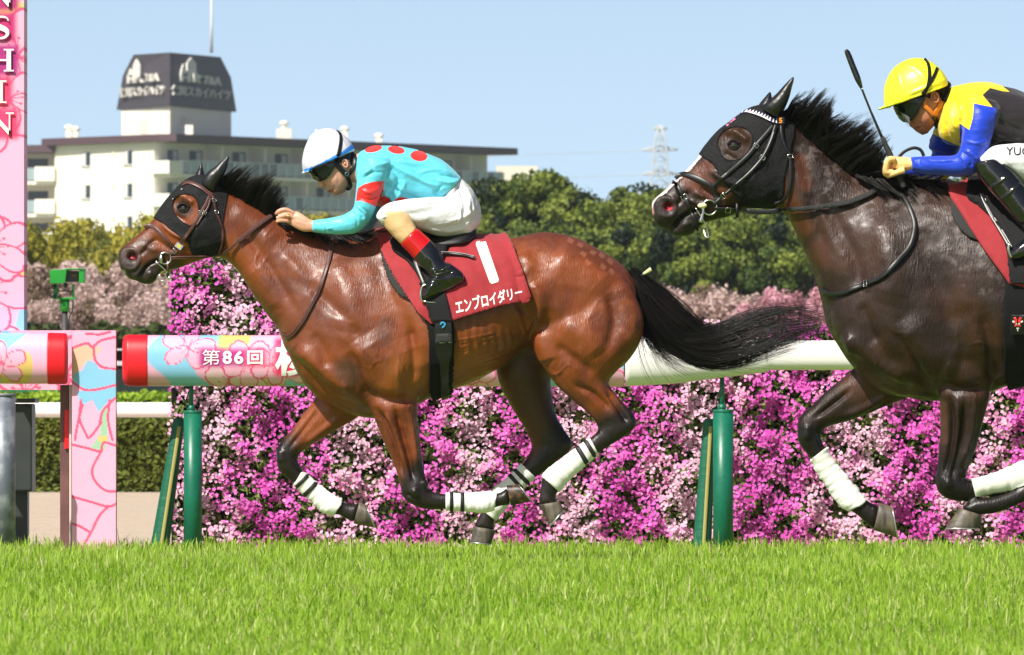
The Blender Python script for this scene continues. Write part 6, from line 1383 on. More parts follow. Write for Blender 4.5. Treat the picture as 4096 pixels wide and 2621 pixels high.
def hands(mb, sgn, dx, dy):
    f = lambda rows: [[r[0] + dx, r[1] + dy, r[2] + dx, r[3] + dy, r[4], r[5] * sgn] for r in rows]
    mb.loft(f(hand), D, sub=3, seg=16)
    for pts, rad in (([(1176, 855, -.140), (1152, 843, -.148), (1134, 842, -.15), (1116, 850, -.145), (1106, 860, -.13)], .0095), ([(1172, 866, -.142), (1148, 858, -.145), (1130, 862, -.14), (1120, 870, -.12)], .0095),
                     ([(1172, 872, -.14), (1150, 866, -.150), (1130, 868, -.152), (1109, 876, -.147)], .0098), ([(1168, 890, -.135), (1146, 886, -.147), (1126, 885, -.15), (1107, 889, -.145)], .0088),
                     ([(1215, 905, -.13), (1190, 905, -.11), (1165, 892, -.10), (1150, 880, -.095)], .0105)):
        mb.tube([P(x + dx, y + dy, D) + Vector((0, yy * sgn, 0)) for x, y, yy in pts], [rad * 1.05] * (len(pts) - 1) + [rad * .75], seg=10, sub=3)
hands(mb, 1, 0, 0); hands(mb, -1, 12, 10)
RB = Surf(mb, .0034, sm=3); RB.D = D; RB.normals()
RB.stroke([[1256, 704], [1278, 712]], 6, -.008); RB.stroke([[1312, 768], [1334, 760]], 2.6, -.006); RB.stroke([[1296, 742], [1306, 748]], 3.5, -.004); RB.stroke([[1320, 720], [1350, 715]], 16, .004); RB.stroke([[1328, 745], [1340, 765]], 12, -.003)
RB.stroke([[1230, 885], [1180, 862]], 4, .0015); RB.stroke([[1225, 900], [1180, 885]], 4, .0015); RB.stroke([[1168, 872], [1180, 868]], 4, .002)
RB.smooth(1, .4); RB.normals()
RB.paint([(1311, 770), (1314, 763), (1326, 759), (1336, 760), (1332, 768), (1328, 777), (1318, 776)], 1)
RB.paint([(1340, 640), (1418, 600), (1432, 640), (1424, 668), (1404, 664), (1396, 640), (1375, 636), (1366, 650), (1352, 656)], 2)
rb = RB.obj('body', [M['skin'], M['lips'], M['hairp']], r1)
ear_piece(rb, 1382, 656, .011, .018, D, -.080, -15, M['skin']); ear_piece(rb, 1382, 656, .011, .018, D, .080, -15, M['skin'])
m_ = MB(); m_.tube(ring_pts(P(1154, 867, D - .15), .0108, 16), .0022, sub=1, close=True, flat=2.0); m_.v = [tuple(Matrix.Rotation(R(80), 3, 'Z') @ (Vector(p) - P(1154, 867, D - .15)) + P(1154, 867, D - .15)) for p in m_.v]; m_.build('finger_ring', mat('gold', srgb(220, 170, 90), rough=.25, metal=1.), rb)
# jacket
mb = MB(); T6 = [r + [0] for r in torso]
mb.loft(T6, D, sub=5, seg=30, egg=-.05); mb.loft(arm, D, sub=4, seg=22); mb.loft(far(arm, 14, 8), D, sub=4, seg=22)
mb.loft([[1425, 636, 1418, 700, .058, 0], [1445, 606, 1430, 738, .085, 0], [1480, 600, 1470, 740, .10, 0]], D)
J = Surf(mb, .0046, sm=0); J.D = D; J.smooth(10, .55, taubin=False); J.normals(); J.co += J.n * .002
folds(J, [([[1560, 660], [1590, 700], [1600, 760]], 12, -.010), ([[1548, 650], [1600, 680], [1680, 720], [1780, 760]], 9, .006), ([[1570, 640], [1640, 655], [1700, 660]], 9, .004),
          ([[1545, 720], [1600, 770], [1680, 800]], 10, -.008), ([[1530, 760], [1570, 800], [1620, 830]], 9, .008), ([[1590, 720], [1560, 790], [1525, 850]], 9, -.007), ([[1620, 730], [1590, 790], [1560, 840]], 8, .006),
          ([[1750, 720], [1790, 730], [1830, 730]], 7, .006), ([[1760, 700], [1800, 705], [1840, 715]], 6, -.006), ([[1770, 745], [1740, 770], [1760, 795]], 7, -.007), ([[1800, 690], [1740, 680], [1680, 690]], 7, .004),
          ([[1440, 640], [1470, 650], [1500, 680]], 8, -.005), ([[1452, 700], [1500, 665], [1550, 655]], 9, .006), ([[1445, 720], [1490, 690], [1530, 690]], 7, -.005)])
folds(J, [([[1420, 830], [1440, 850], [1452, 880]], 4.5, -.005), ([[1432, 826], [1455, 850], [1462, 890]], 4.5, .005), ([[1410, 850], [1425, 870], [1430, 905]], 4, -.004), ([[1445, 830], [1470, 850], [1478, 875]], 4, -.005),
          ([[1305, 884], [1303, 910], [1305, 936]], 3.5, -.003), ([[1310, 915], [1330, 912]], 3, .003), ([[1308, 925], [1335, 925]], 3, -.003), ([[1440, 760], [1480, 770], [1520, 750]], 8, .004), ([[1430, 790], [1480, 800], [1515, 780]], 6, -.004)], y1=-.1)
J.noise(.003, 14); J.smooth(1, .4); J.normals()
def ell(cx, cy, rx, ry, rot=0, n=20):
    c, s_ = math.cos(R(rot)), math.sin(R(rot)); return [(cx + rx * math.cos(a) * c - ry * math.sin(a) * s_, cy + rx * math.cos(a) * s_ + ry * math.sin(a) * c) for a in np.linspace(0, 2 * math.pi, n, endpoint=False)]
for e_ in (ell(1676, 624, 34, 21, 8), ell(1585, 600, 34, 15, 10), ell(1494, 596, 35, 13, -12), ell(1537, 812, 28, 26, -20), ell(1608, 803, 28, 14), ell(1745, 700, .1, .1)): J.paint(e_, 1)
J.paint([(1424, 805), (1427, 775), (1433, 752), (1455, 738), (1490, 728), (1538, 724), (1533, 760), (1522, 800), (1510, 830), (1488, 820), (1460, 808), (1440, 803)], 1, y1=-.10)
J.obj('racing_jacket', [M['cyan'], M['redsilk']], r1)
# breeches
mb = MB(); mb.loft([r + [0] for r in pelvis], D, sub=5, seg=30); mb.loft(thigh, D, sub=4, seg=24); mb.loft(far(thigh, -50, 35), D, sub=4, seg=24)
J2 = Surf(mb, .0050, sm=0); J2.D = D; J2.smooth(12, .55, taubin=False); J2.normals(); J2.co += J2.n * .002
folds(J2, [([[1840, 760], [1860, 820], [1850, 880]], 8, -.006), ([[1860, 745], [1885, 800], [1890, 850]], 7, .005), ([[1800, 800], [1700, 850], [1600, 860]], 16, -.004), ([[1820, 800], [1840, 850], [1830, 900]], 7, .005),
           ([[1760, 800], [1700, 812], [1600, 815]], 8, .004), ([[1530, 850], [1560, 850], [1590, 870]], 7, -.007), ([[1525, 870], [1560, 865], [1585, 885]], 6, .005), ([[1850, 720], [1820, 770], [1790, 800]], 7, -.007),
           ([[1880, 870], [1840, 900], [1780, 910]], 8, -.005), ([[1900, 830], [1870, 860], [1800, 885]], 7, .004), ([[1870, 910], [1800, 925], [1700, 915]], 7, .004)])
J2.noise(.003, 16); J2.normals(); J2.obj('breeches', M['breech'], r1)
for sg in (1, -1):
    f = (lambda r_: r_) if sg > 0 else (lambda r_: far(r_, -50, 35))
    mb = MB(); mb.loft(f(shin), D, sub=4, seg=22); s_ = Surf(mb, .005, sm=4); s_.D = D; s_.noise(.002, 30); s_.obj('stocking', M['tan'], r1)
    mb = MB(); mb.loft(f(bootl), D, sub=4, seg=22); mb.loft(f(foot), D, sub=4, seg=22); s_ = Surf(mb, .0045, sm=0); s_.D = D; s_.smooth(5, .5, taubin=False); s_.normals(); s_.co += s_.n * .003
    if sg > 0:
        folds(s_, [([[1725, 1080], [1755, 1085], [1800, 1070]], 5, .006), ([[1722, 1100], [1760, 1105], [1815, 1085]], 5, -.007), ([[1730, 1115], [1770, 1120], [1820, 1110]], 5, .005), ([[1745, 1090], [1790, 1080]], 4, -.005), ([[1712, 1160], [1740, 1130]], 6, .004)])
        s_.normals()
    off = (0, 0) if sg > 0 else (-50, 35)
    s_.paint([(x + off[0], y + off[1]) for x, y in [(1590, 975), (1670, 905), (1725, 958), (1652, 1035)]], 1)
    s_.paint([(x + off[0], y + off[1]) for x, y in [(1680, 1200), (1730, 1188), (1775, 1170), (1830, 1140), (1870, 1118), (1870, 1150), (1700, 1230)]], 2)
    s_.obj('riding_boot', [M['boot'], M['bootred'], M['bootsole']], r1)
# helmet with silk cap
capst = [[1209, 672, 1214, 690, .02], [1208, 640, 1236, 684, .062], [1221, 585, 1266, 670, .090], [1250, 535, 1300, 656, .106], [1300, 513, 1330, 643, .112], [1350, 522, 1360, 630, .108], [1390, 552, 1388, 616, .090], [1412, 583, 1408, 609, .06], [1420, 597, 1416, 606, .03]]
mb = MB(); mb.loft(capst, D, half=True, sub=5, seg=36); mb.loft([[1236, 680, 1240, 694, .09, 0], [1205, 692, 1206, 698, .045, 0]], D, sub=4)
Hs = Surf(mb, .0045, sm=3); Hs.D = D
folds(Hs, [([[1262, 525], [1285, 590], [1303, 650]], 4, .0032), ([[1275, 518], [1340, 530], [1390, 590]], 3.5, .002)]); Hs.normals()
Hs.paint([(1214, 679), (1262, 664), (1330, 627), (1372, 606), (1408, 577), (1424, 584), (1422, 592), (1376, 617), (1335, 638), (1268, 675), (1218, 689)], 1)
ho1 = Hs.obj('cap', [M['capwhite'], M['capblue']], r1)
m_ = MB(); m_.ball(P(1266, 524, D), .009); m_.build('cap_button', M['capwhite'], ho1)
HH = Drape([Hs, RB], D)
m_ = MB(); strap(m_, HH.path([[1350, 523], [1361, 535], [1364, 560], [1358, 600], [1350, 630], [1342, 648]], off=.004, step=5), .015, .003); m_.build('goggle_strap', M['blackfelt'], ho1)
gg = RB.patch([(1240, 690), (1264, 676), (1310, 656), (1345, 642), (1344, 656), (1334, 676), (1320, 700), (1304, 716), (1286, 720), (1270, 714), (1255, 706)], .010, 'goggles', M['glass'], r1, thick=.008)
m_ = MB(); 
for pts, wd in (([[1338, 650], [1355, 668], [1372, 686], [1388, 700]], .022), ([[1412, 612], [1418, 640], [1414, 668], [1402, 690], [1390, 702]], .018), ([[1386, 698], [1396, 722], [1402, 742], [1396, 754], [1384, 757]], .018)):
    strap(m_, HH.path(pts, off=.006, step=5), wd, .004)
m_.build('chin_strap', M['blacklea'], r1)
m_ = MB(); pts = HH.path([[1380, 690], [1386, 696], [1392, 702]], off=.012, step=4); buckle_at(m_, pts, .5, .008, .008); m_.build('strap_buckle', M['steel'], r1)
# ------------------------------------------------------------------ dark horse behind
D = D2
dh = empty('horse', P(3900, 1700, D2) - Vector((0, 0, CH)))
tag(dh, 'dark brown racehorse following, white stripe on its nose, plain white bandages', 'horse')
mb = MB()
mb.loft([[2606, 815, 2612, 840, .026, 0], [2618, 795, 2618, 876, .044, 0], [2644, 776, 2634, 905, .054, 0], [2675, 748, 2668, 918, .053, 0], [2712, 708, 2712, 905, .051, 0], [2749, 676, 2762, 895, .053, 0],
         [2792, 628, 2812, 888, .062, 0], [2831, 577, 2862, 880, .074, 0], [2877, 525, 2920, 862, .090, 0], [2935, 480, 2985, 836, .102, 0], [3006, 432, 3060, 828, .102, 0], [3075, 425, 3125, 838, .092, 0], [3140, 448, 3158, 870, .085, 0]], D, egg=.12, sub=5)
mb.loft([[2690, 880, 2684, 938, .026, 0], [2715, 872, 2712, 946, .035, 0], [2750, 862, 2752, 944, .036, 0], [2785, 850, 2780, 925, .036, 0], [2830, 835, 2825, 884, .042, 0]], D)
mb.loft([[3080, 440, 3120, 820, .088, 0], [3150, 458, 3156, 872, .088, 0], [3200, 510, 3186, 930, .09, 0], [3260, 565, 3214, 990, .096, 0], [3330, 625, 3240, 1050, .11, 0], [3424, 690, 3264, 1110, .13, 0],
         [3543, 712, 3282, 1180, .16, 0], [3680, 722, 3312, 1280, .18, 0]], D, egg=.28, sub=5)
mb.loft([[3296, 1230, 3312, 1310, .05, 0], [3335, 1100, 3350, 1376, .14, 0], [3410, 950, 3412, 1465, .20, 0], [3510, 800, 3508, 1558, .235, 0], [3640, 728, 3650, 1592, .26, 0], [3770, 720, 3790, 1604, .272, 0], [3900, 745, 3920, 1578, .29, 0],
         [4020, 768, 4040, 1538, .305, 0], [4150, 780, 4180, 1500, .312, 0], [4280, 785, 4320, 1450, .30, 0], [4420, 772, 4450, 1400, .28, 0], [4540, 757, 4570, 1400, .265, 0], [4650, 790, 4680, 1400, .25, 0], [4760, 850, 4780, 1400, .22, 0],
         [4850, 950, 4870, 1360, .16, 0], [4905, 1060, 4910, 1300, .09, 0]], D, egg=.14, sub=5)
nf2 = [[3680, 1340, 3930, 1370, .09, -.13], [3722, 1450, 3955, 1490, .095, -.14], [3745, 1547, 3955, 1562, .085, -.14], [3755, 1620, 3940, 1635, .072, -.135], [3757, 1701, 3920, 1703, .06, -.13], [3751, 1790, 3899, 1785, .052, -.13],
       [3744, 1865, 3868, 1868, .045, -.13], [3737, 1915, 3852, 1908, .045, -.13], [3742, 1955, 3858, 1922, .045, -.13], [3768, 1985, 3870, 1924, .042, -.13], [3815, 2004, 3882, 1922, .036, -.13], [3862, 2002, 3890, 1922, .031, -.13],
       [3905, 1980, 3898, 1920, .028, -.13], [3987, 1963, 3985, 1894, .026, -.13], [4070, 1945, 4060, 1862, .030, -.13], [4125, 1925, 4110, 1845, .034, -.13], [4165, 1895, 4150, 1838, .029, -.13], [4205, 1885, 4190, 1815, .032, -.13]]
ff2 = [[3450, 1450, 3680, 1560, .085, .12], [3413, 1479, 3640, 1588, .08, .12], [3370, 1516, 3555, 1621, .068, .12], [3308, 1565, 3469, 1658, .056, .12], [3247, 1627, 3395, 1684, .048, .12], [3208, 1660, 3325, 1700, .045, .12],
       [3192, 1692, 3290, 1722, .044, .12], [3194, 1744, 3286, 1752, .044, .12], [3206, 1785, 3298, 1785, .040, .12], [3232, 1816, 3312, 1800, .033, .12], [3256, 1843, 3308, 1812, .028, .12], [3286, 1898, 3346, 1862, .026, .12],
       [3325, 1955, 3390, 1912, .027, .12], [3362, 2010, 3432, 1966, .033, .12], [3392, 2036, 3460, 1996, .033, .12], [3428, 2055, 3482, 2010, .029, .12], [3466, 2092, 3506, 2022, .030, .12], [3500, 2120, 3520, 2014, .034, .12]]
nh2 = [[4430, 1000, 4780, 1060, .09, -.11], [4360, 1160, 4760, 1230, .12, -.13], [4330, 1290, 4690, 1380, .12, -.14], [4330, 1400, 4600, 1500, .105, -.14], [4340, 1520, 4520, 1600, .08, -.14], [4330, 1620, 4470, 1710, .058, -.14], [4300, 1700, 4440, 1800, .046, -.14], [4270, 1760, 4400, 1860, .044, -.14],
       [4230, 1830, 4330, 1905, .036, -.14], [4160, 1895, 4220, 1945, .028, -.14], [4080, 1945, 4110, 1998, .026, -.14], [3990, 1982, 4010, 2038, .028, -.14], [3935, 1990, 3950, 2054, .034, -.14], [3895, 1992, 3925, 2055, .033, -.14], [3868, 2008, 3915, 2060, .030, -.14], [3836, 2030, 3915, 2062, .034, -.14]]
fh2 = [[r[0] + 90, r[1] - (10 if i < 6 else 60), r[2] + 90, r[3] - (10 if i < 6 else 60), r[4], .13] for i, r in enumerate(nh2)]
for l in (nf2, ff2, nh2, fh2): mb.loft(l, D, sub=4, seg=20)
B2 = Surf(mb, .0068, sm=0); B2.D = D; B2.k = 1.9
B2.smooth(18, .55, taubin=False); B2.normals(); B2.co += B2.n * .0035; B2.smooth(6, .5); B2.normals()
S = B2.stroke
S([[3270, 760], [3350, 900], [3420, 1040], [3450, 1200]], 30, -.008); S([[3500, 860], [3540, 980], [3570, 1100], [3540, 1220]], 60, .012)
S([[3680, 900], [3720, 1050], [3790, 1200], [3830, 1340]], 45, -.008); S([[3600, 1280], [3680, 1390], [3760, 1450], [3840, 1470]], 75, .018)
S([[3740, 1530], [3840, 1560], [3950, 1550]], 24, -.014); S([[3580, 1330], [3640, 1440], [3720, 1560]], 20, -.010); S([[3330, 1370], [3430, 1440], [3560, 1530], [3680, 1570]], 26, -.010)
S([[3370, 1330], [3450, 1400], [3540, 1470], [3640, 1520]], 32, .015); S([[3440, 1210], [3470, 1300], [3510, 1380]], 26, -.009); S([[3930, 1250], [3960, 1400], [3970, 1520]], 22, -.011)
S([[3180, 560], [3230, 700], [3260, 860], [3290, 1000]], 26, -.007); S([[3380, 1440], [3400, 1400], [3390, 1340]], 20, .008)
for pts, r, a in (([[3800, 1590], [3810, 1700], [3800, 1800], [3775, 1900]], 11, -.010), ([[3860, 1600], [3850, 1720], [3825, 1830], [3810, 1920]], 12, -.009), ([[3830, 1600], [3832, 1720], [3815, 1860]], 9, .006),
                  ([[3900, 1620], [3885, 1740], [3850, 1850]], 11, .006), ([[3790, 1920], [3795, 1950]], 16, .007), ([[3850, 1880], [3858, 1910]], 10, .006), ([[3780, 1975], [3840, 1990]], 8, -.004)): S(pts, r, a, y1=-.02)
for pts, r, a in (([[3400, 1560], [3340, 1610], [3260, 1670]], 10, -.008), ([[3560, 1570], [3480, 1620], [3380, 1665]], 14, .008), ([[3230, 1700], [3225, 1760]], 16, .007), ([[3280, 1730], [3288, 1770]], 9, -.006), ([[3500, 1560], [3520, 1520]], 6, .005)): S(pts, r, a, y0=.02)
for v in ([[3250, 700], [3240, 780], [3270, 850], [3262, 930]], [[3300, 760], [3330, 820], [3325, 900]], [[3880, 1380], [3920, 1370], [3950, 1385]], [[3800, 1300], [3830, 1350], [3825, 1420]], [[3550, 1290], [3580, 1330], [3640, 1330]],
          [[3480, 1380], [3510, 1430], [3500, 1470]], [[3910, 1560], [3900, 1620], [3915, 1660]]): S(v, 4.3, .0018)
S([[2930, 535], [2965, 545], [2995, 570]], 14, .010); S([[2898, 610], [2920, 625], [2950, 640]], 9, -.005); S([[2905, 540], [2930, 520], [2970, 520]], 10, .007)
S([[2850, 690], [2900, 720], [2960, 740]], 10, .008); S([[2795, 750], [2850, 780], [2900, 800]], 15, -.008); S([[2990, 700], [3040, 740], [3070, 790]], 44, .009)
S([[2658, 830], [2686, 822]], 17, -.020); S([[2622, 832], [2634, 800], [2665, 794], [2695, 808], [2702, 835], [2690, 862], [2660, 866], [2632, 856]], 7, .004)
S([[2705, 825], [2735, 790], [2760, 765]], 8, -.006); S([[2696, 918], [2712, 890], [2742, 862], [2790, 842]], 7, -.014, both=True); S([[2640, 890], [2665, 896], [2690, 890]], 6, -.004); S([[2725, 905], [2760, 890]], 12, .005)
S([[2760, 800], [2790, 815], [2830, 812]], 8, .006); S([[2780, 770], [2820, 790]], 8, .005)
B2.smooth(1, .4); B2.normals(); B2.noise(.003, 9); B2.noise(.0008, 30); B2.normals()
q = B2.px(); n = len(q); n1 = nz(B2.co, 4.0, 3.); n2 = nz(B2.co, 20.0, 9.); one = np.ones(n)
col = np.tile(np.array(srgb(44, 28, 20)), (n, 1))
col = mixc(col, srgb(36, 23, 17), smoothstep(-.2, .4, n1)); col = mixc(col, srgb(62, 38, 26), smoothstep(.05, .5, -n1) * .8)
def dk(mask, pts, r, c, k=1.0):
    global col
    col = mixc(col, c, blob(q, pts, r) * mask * k)
dk(one, [[3140, 760], [3170, 860], [3210, 900]], 50, srgb(84, 48, 28), .7); dk(one, [[2760, 720], [2820, 740], [2880, 780]], 40, srgb(98, 54, 38), .8); dk(one, [[2850, 650], [2800, 690]], 30, srgb(100, 54, 38), .7)
dk(one, [[3200, 640], [3220, 740]], 30, srgb(90, 52, 36), .7); dk(one, [[3290, 1010], [3380, 1040]], 60, srgb(74, 44, 28), .7)
dk(one, [[3410, 1540], [3540, 1560], [3620, 1580]], 60, srgb(76, 48, 36), .8); dk(one, [[3770, 1620], [3775, 1760]], 20, srgb(84, 54, 40), .6)
dk(one, [[3430, 920], [3400, 1100], [3480, 1260]], 110, srgb(54, 38, 34), .4); dk(one, [[3700, 900], [3850, 960], [3900, 1050]], 110, srgb(56, 42, 38), .4)
dk(one, [[2620, 850], [2680, 890], [2760, 900]], 70, srgb(44, 37, 37), .95); dk(one, [[2936, 580], [2937, 581]], 44, srgb(52, 36, 30), .8)
dk(q[:, 1] > 1700, [[3240, 1720], [3260, 1800], [3400, 1980], [3520, 2070]], 110, srgb(24, 18, 18)); dk(q[:, 1] > 1800, [[3790, 1900], [3850, 1960], [4200, 1850]], 90, srgb(24, 18, 18)); dk(q[:, 1] > 1700, [[3850, 2040], [4200, 1900], [4350, 1750]], 90, srgb(24, 18, 18))
col = mixc(col, srgb(60, 54, 54), ellmask(2671, 827, 36, 28, 10) * .7); col = mixc(col, srgb(70, 16, 20), ellmask(2672, 824, 27, 17, 10)); col = mixc(col, srgb(190, 70, 78), ellmask(2676, 834, 16, 7, -10))
# sweat salt and the white stripe
sw = smoothstep(.12, .4, nz(B2.co, 30.0, 21.) + .25 * nz(B2.co, 9, 2.)) * blob(q, [[3240, 640], [3340, 760], [3520, 800], [3700, 840], [3850, 1000], [3920, 1100]], 90)
col = mixc(col, srgb(130, 118, 114), sw * .28)
fr = np.interp(q[:, 1], [560, 620, 677, 712, 776, 800, 830], [2844, 2797, 2749, 2709, 2645, 2620, 2606]); kk = (q[:, 0] - fr < 15) & (q[:, 0] < 2850) & (q[:, 1] < 850) & (np.abs(B2.co[:, 1] - D) < .032)
col[kk] = srgb(225, 215, 210); dk(one, [[2606, 838], [2608, 852]], 9, srgb(210, 140, 130), .9)
col *= (1 + .2 * n2)[:, None]; col = np.clip(col, .003, .9)
body2 = B2.obj('body', M['dark'], dh); cattr(body2, col)
BD2 = Drape([B2], D2)
eye(body2, BD2, 2937, 580, .020)
nostril(body2, BD2, 2672, 827, 20, 14, 12, D2, pinkdy=6)
hoof(dh, ((3498, 2122), (3522, 2012)), ((3588, 2152), (3570, 2028)), D2, .12, .036)
hoof(dh, ((3830, 2030), (3920, 2060)), ((3778, 2108), (3908, 2110)), D2, -.14, .042)
hoof(dh, ((4202, 1888), (4188, 1812)), ((4290, 1870), (4250, 1800)), D2, -.13, .034)
bandage(dh, B2, [(3244, 1838), (3304, 1792), (3340, 1840), (3400, 1925), (3464, 2002), (3450, 2020), (3398, 2040), (3368, 2022), (3310, 1950)], [], y0=0, ang=60)
bandage(dh, B2, [(3884, 1910), (3987, 1880), (4060, 1850), (4110, 1838), (4150, 1845), (4155, 1900), (4120, 1935), (4050, 1958), (3960, 1975), (3903, 1988)], [], y1=0, ang=-15)
hood2 = [(2798, 618), (2848, 653), (2877, 694), (2912, 747), (2947, 788), (2982, 826), (3047, 829), (3105, 830), (3134, 776), (3140, 706), (3158, 624), (3178, 542), (3181, 480), (3170, 400), (2990, 380), (2860, 480), (2780, 590)]
hole2 = [(2869, 577), (2870, 558), (2880, 538), (2898, 521), (2925, 510), (2955, 506), (2980, 511), (3000, 527), (3010, 554), (3004, 588), (2985, 618), (2960, 636), (2926, 643), (2898, 634), (2880, 610)]
ho2 = B2.patch(hood2, .0045, 'eye_hood', M['hood'], dh, hole=hole2, thick=.003)
rim(BD2, hole2, .0036, 'hood_edging', M['hood'], ho2, off=.006)
m_ = MB(); strap(m_, Drape([ObjBVH.of(ho2)], D2).path([(2905, 503), (2928, 483), (2942, 474)], off=.005, step=3), .02, .002); m_.build('hood_badge', mat('pink_badge', srgb(210, 120, 160), noise=[(90, (.02, .02, .02), .5, .55)]), ho2)
ear_loft('ear_cover', [[3050, 440, 3118, 478, .038, -.055], [3053, 424, 3128, 455, .043, -.06], [3078, 400, 3142, 428, .040, -.066], [3105, 376, 3156, 392, .031, -.07], [3134, 344, 3166, 352, .020, -.072], [3160, 318, 3174, 322, .009, -.072], [3171, 308, 3174, 310, .003, -.072]], D2, ho2, M['hoodear'])
ear_loft('ear_cover', [[3032, 425, 3096, 425, .03, .05], [3040, 412, 3092, 405, .033, .055], [3060, 388, 3088, 380, .020, .058], [3078, 367, 3084, 365, .004, .06]], D2, ho2, M['hoodear'])
# mane
m_ = MB()
crest_hair(m_, [[3120, 450], [3180, 500], [3234, 545], [3298, 598], [3358, 645]], [[3200, 400], [3262, 372], [3318, 372], [3330, 430], [3290, 480]], D, 900, y=-.01, bend=-.35, ysp=.03, r0=.0017, jit=14)
crest_hair(m_, [[3140, 460], [3200, 520], [3260, 570], [3320, 620]], [[3230, 430], [3300, 420], [3322, 450], [3300, 500]], D, 900, y=-.02, bend=-.25, ysp=.03, r0=.0018, jit=14)
crest_hair(m_, [[3240, 550], [3310, 608], [3368, 655], [3424, 694], [3520, 712]], [[3340, 475], [3420, 478], [3480, 500], [3530, 545], [3560, 600]], D, 1700, y=-.01, bend=-.32, ysp=.035, r0=.0018, jit=13)
crest_hair(m_, [[3260, 570], [3330, 630], [3400, 690], [3470, 710]], [[3360, 540], [3440, 560], [3500, 600], [3540, 640]], D, 1200, y=-.03, bend=-.2, ysp=.03, r0=.0018, jit=12)
crest_hair(m_, [[3400, 690], [3500, 712], [3620, 722], [3750, 728]], [[3520, 680], [3620, 700], [3720, 715], [3820, 735]], D, 1000, y=-.03, bend=.12, ysp=.03, r0=.0017, jit=12)
crest_hair(m_, [[3420, 705], [3520, 722], [3640, 730], [3740, 732]], [[3520, 760], [3600, 800], [3700, 800], [3800, 770]], D, 1400, y=-.07, bend=.08, ysp=.03, r0=.0018, jit=12)
crest_hair(m_, [[3150, 440], [3240, 500], [3400, 640]], [[3200, 350], [3330, 400], [3540, 480]], D, 60, y=-.01, bend=-.7, ysp=.04, r0=.0009, jit=26)
m_.build('mane', M['hair'], dh)
m_ = MB(); m_.loft([[4860, 960, 4880, 1060, .05, 0], [4960, 1000, 4940, 1090, .045, 0], [5080, 1100, 5050, 1170, .03, 0]], D); m_.build('tail_dock', M['hair'], dh)
m_ = MB(); guided(m_, [[[x + 2345, y * 1.1 - 200] for x, y in g] for g in TG], D, 1200, 0, 9, 16, r0=.0022, lmin=.55, n=14, seed=13, wave=9, ysp=.05); m_.build('tail', M['hair'], dh)
# ---- saddle
sad = empty('race_saddle', P(4100, 850, D2)); tag(sad, 'black race saddle with plain red cloth showing on the dark horse', 'saddle')
pad2 = [(3800, 770), (3870, 720), (4300, 740), (4450, 760), (4440, 1150), (4100, 1120), (4000, 1090), (3960, 1000), (3915, 962), (3876, 948), (3839, 917), (3808, 861)]
B2.patch(pad2, .012, 'saddle_pad', M['greypad'], sad, thick=.010)
cl2 = B2.patch([(3790, 758), (3864, 735), (4200, 740), (4420, 755), (4470, 1050), (4250, 1090), (4100, 1150), (4036, 1134), (3993, 1075), (3938, 1001), (3882, 915), (3833, 835), (3806, 795)], .024, 'saddle_cloth', M['redcloth'], sad, thick=.005)
fl2 = B2.patch([(3864, 745), (4240, 745), (4260, 950), (4200, 1010), (4190, 1140), (4040, 1134), (4034, 1060), (4028, 1010), (4012, 946), (3981, 884), (3919, 829), (3867, 798)], .038, 'flap', M['blackweb'], sad, thick=.008, y1=0)
gi2 = B2.patch([(4024, 1120), (4016, 1200), (4012, 1340), (4020, 1480), (4040, 1600), (4180, 1600), (4190, 1340), (4194, 1120)], .014, 'girth', M['blackfelt'], sad, thick=.014)
m_ = MB(); m_.loft([[3850, 730, 3865, 800, .08], [3890, 742, 3900, 800, .15], [3980, 755, 3990, 810, .18], [4120, 755, 4130, 810, .19], [4210, 745, 4210, 805, .18], [4260, 745, 4260, 785, .12]], D, half=True, seg=30); m_.build('seat', M['blacklea'], sad)
G2 = Drape([ObjBVH.of(gi2), ObjBVH.of(fl2)], D)
g4 = B2.patch([(4042, 1260), (4040, 1330), (4110, 1330), (4110, 1260)], .032, 'girth_panel', M['blacklea'], gi2, thick=.004, y1=0)
for pts, c_, w_ in ([[(4058, 1270), (4064, 1284), (4058, 1296)], M['redsilk'], .010], [[(4084, 1270), (4078, 1284), (4084, 1296)], M['redsilk'], .010], [[(4050, 1286), (4062, 1292), (4066, 1300)], M['whiteprint'], .007], [[(4092, 1286), (4080, 1292), (4076, 1300)], M['whiteprint'], .007],
                    [[(4058, 1306), (4071, 1302), (4084, 1306)], M['redsilk'], .006], [[(4066, 1314), (4077, 1314)], M['whiteprint'], .004], [[(4071, 1318), (4071, 1326)], M['whiteprint'], .004]):
    m_ = MB(); strap(m_, G2.path(pts, off=.022, step=3), w_, .002); m_.build('girth_emblem_stroke', c_, g4)
m_ = MB(); strap(m_, G2.path([[4030, 1376], [4070, 1375], [4130, 1376]], off=.006, step=4), .004, .002); m_.build('girth_stitching', M['whiteprint'], gi2)
F2 = Drape([ObjBVH.of(fl2), ObjBVH.of(cl2), B2], D)
m_ = MB(); p = F2.path([[3925, 775], [3960, 850], [3990, 900], [4020, 950], [4040, 985]], off=.03); strap(m_, p, .016, .004); sl_ = m_.build('stirrup_leather', M['blacklea'], sad)
for o_ in (-.007, .007):
    m_ = MB(); strap(m_, [(a + Vector((o_, -.004, -o_ * .4)), b) for a, b in p[3:]], .0022, .002); m_.build('stirrup_stitching', M['whiteprint'], sl_)
m_ = MB(); yb = D - .36; m_.tube([P(4036, 975, yb), P(4034, 1000, yb), P(4046, 1030, yb)], .006); m_.build('stirrup', M['steel'], sad)
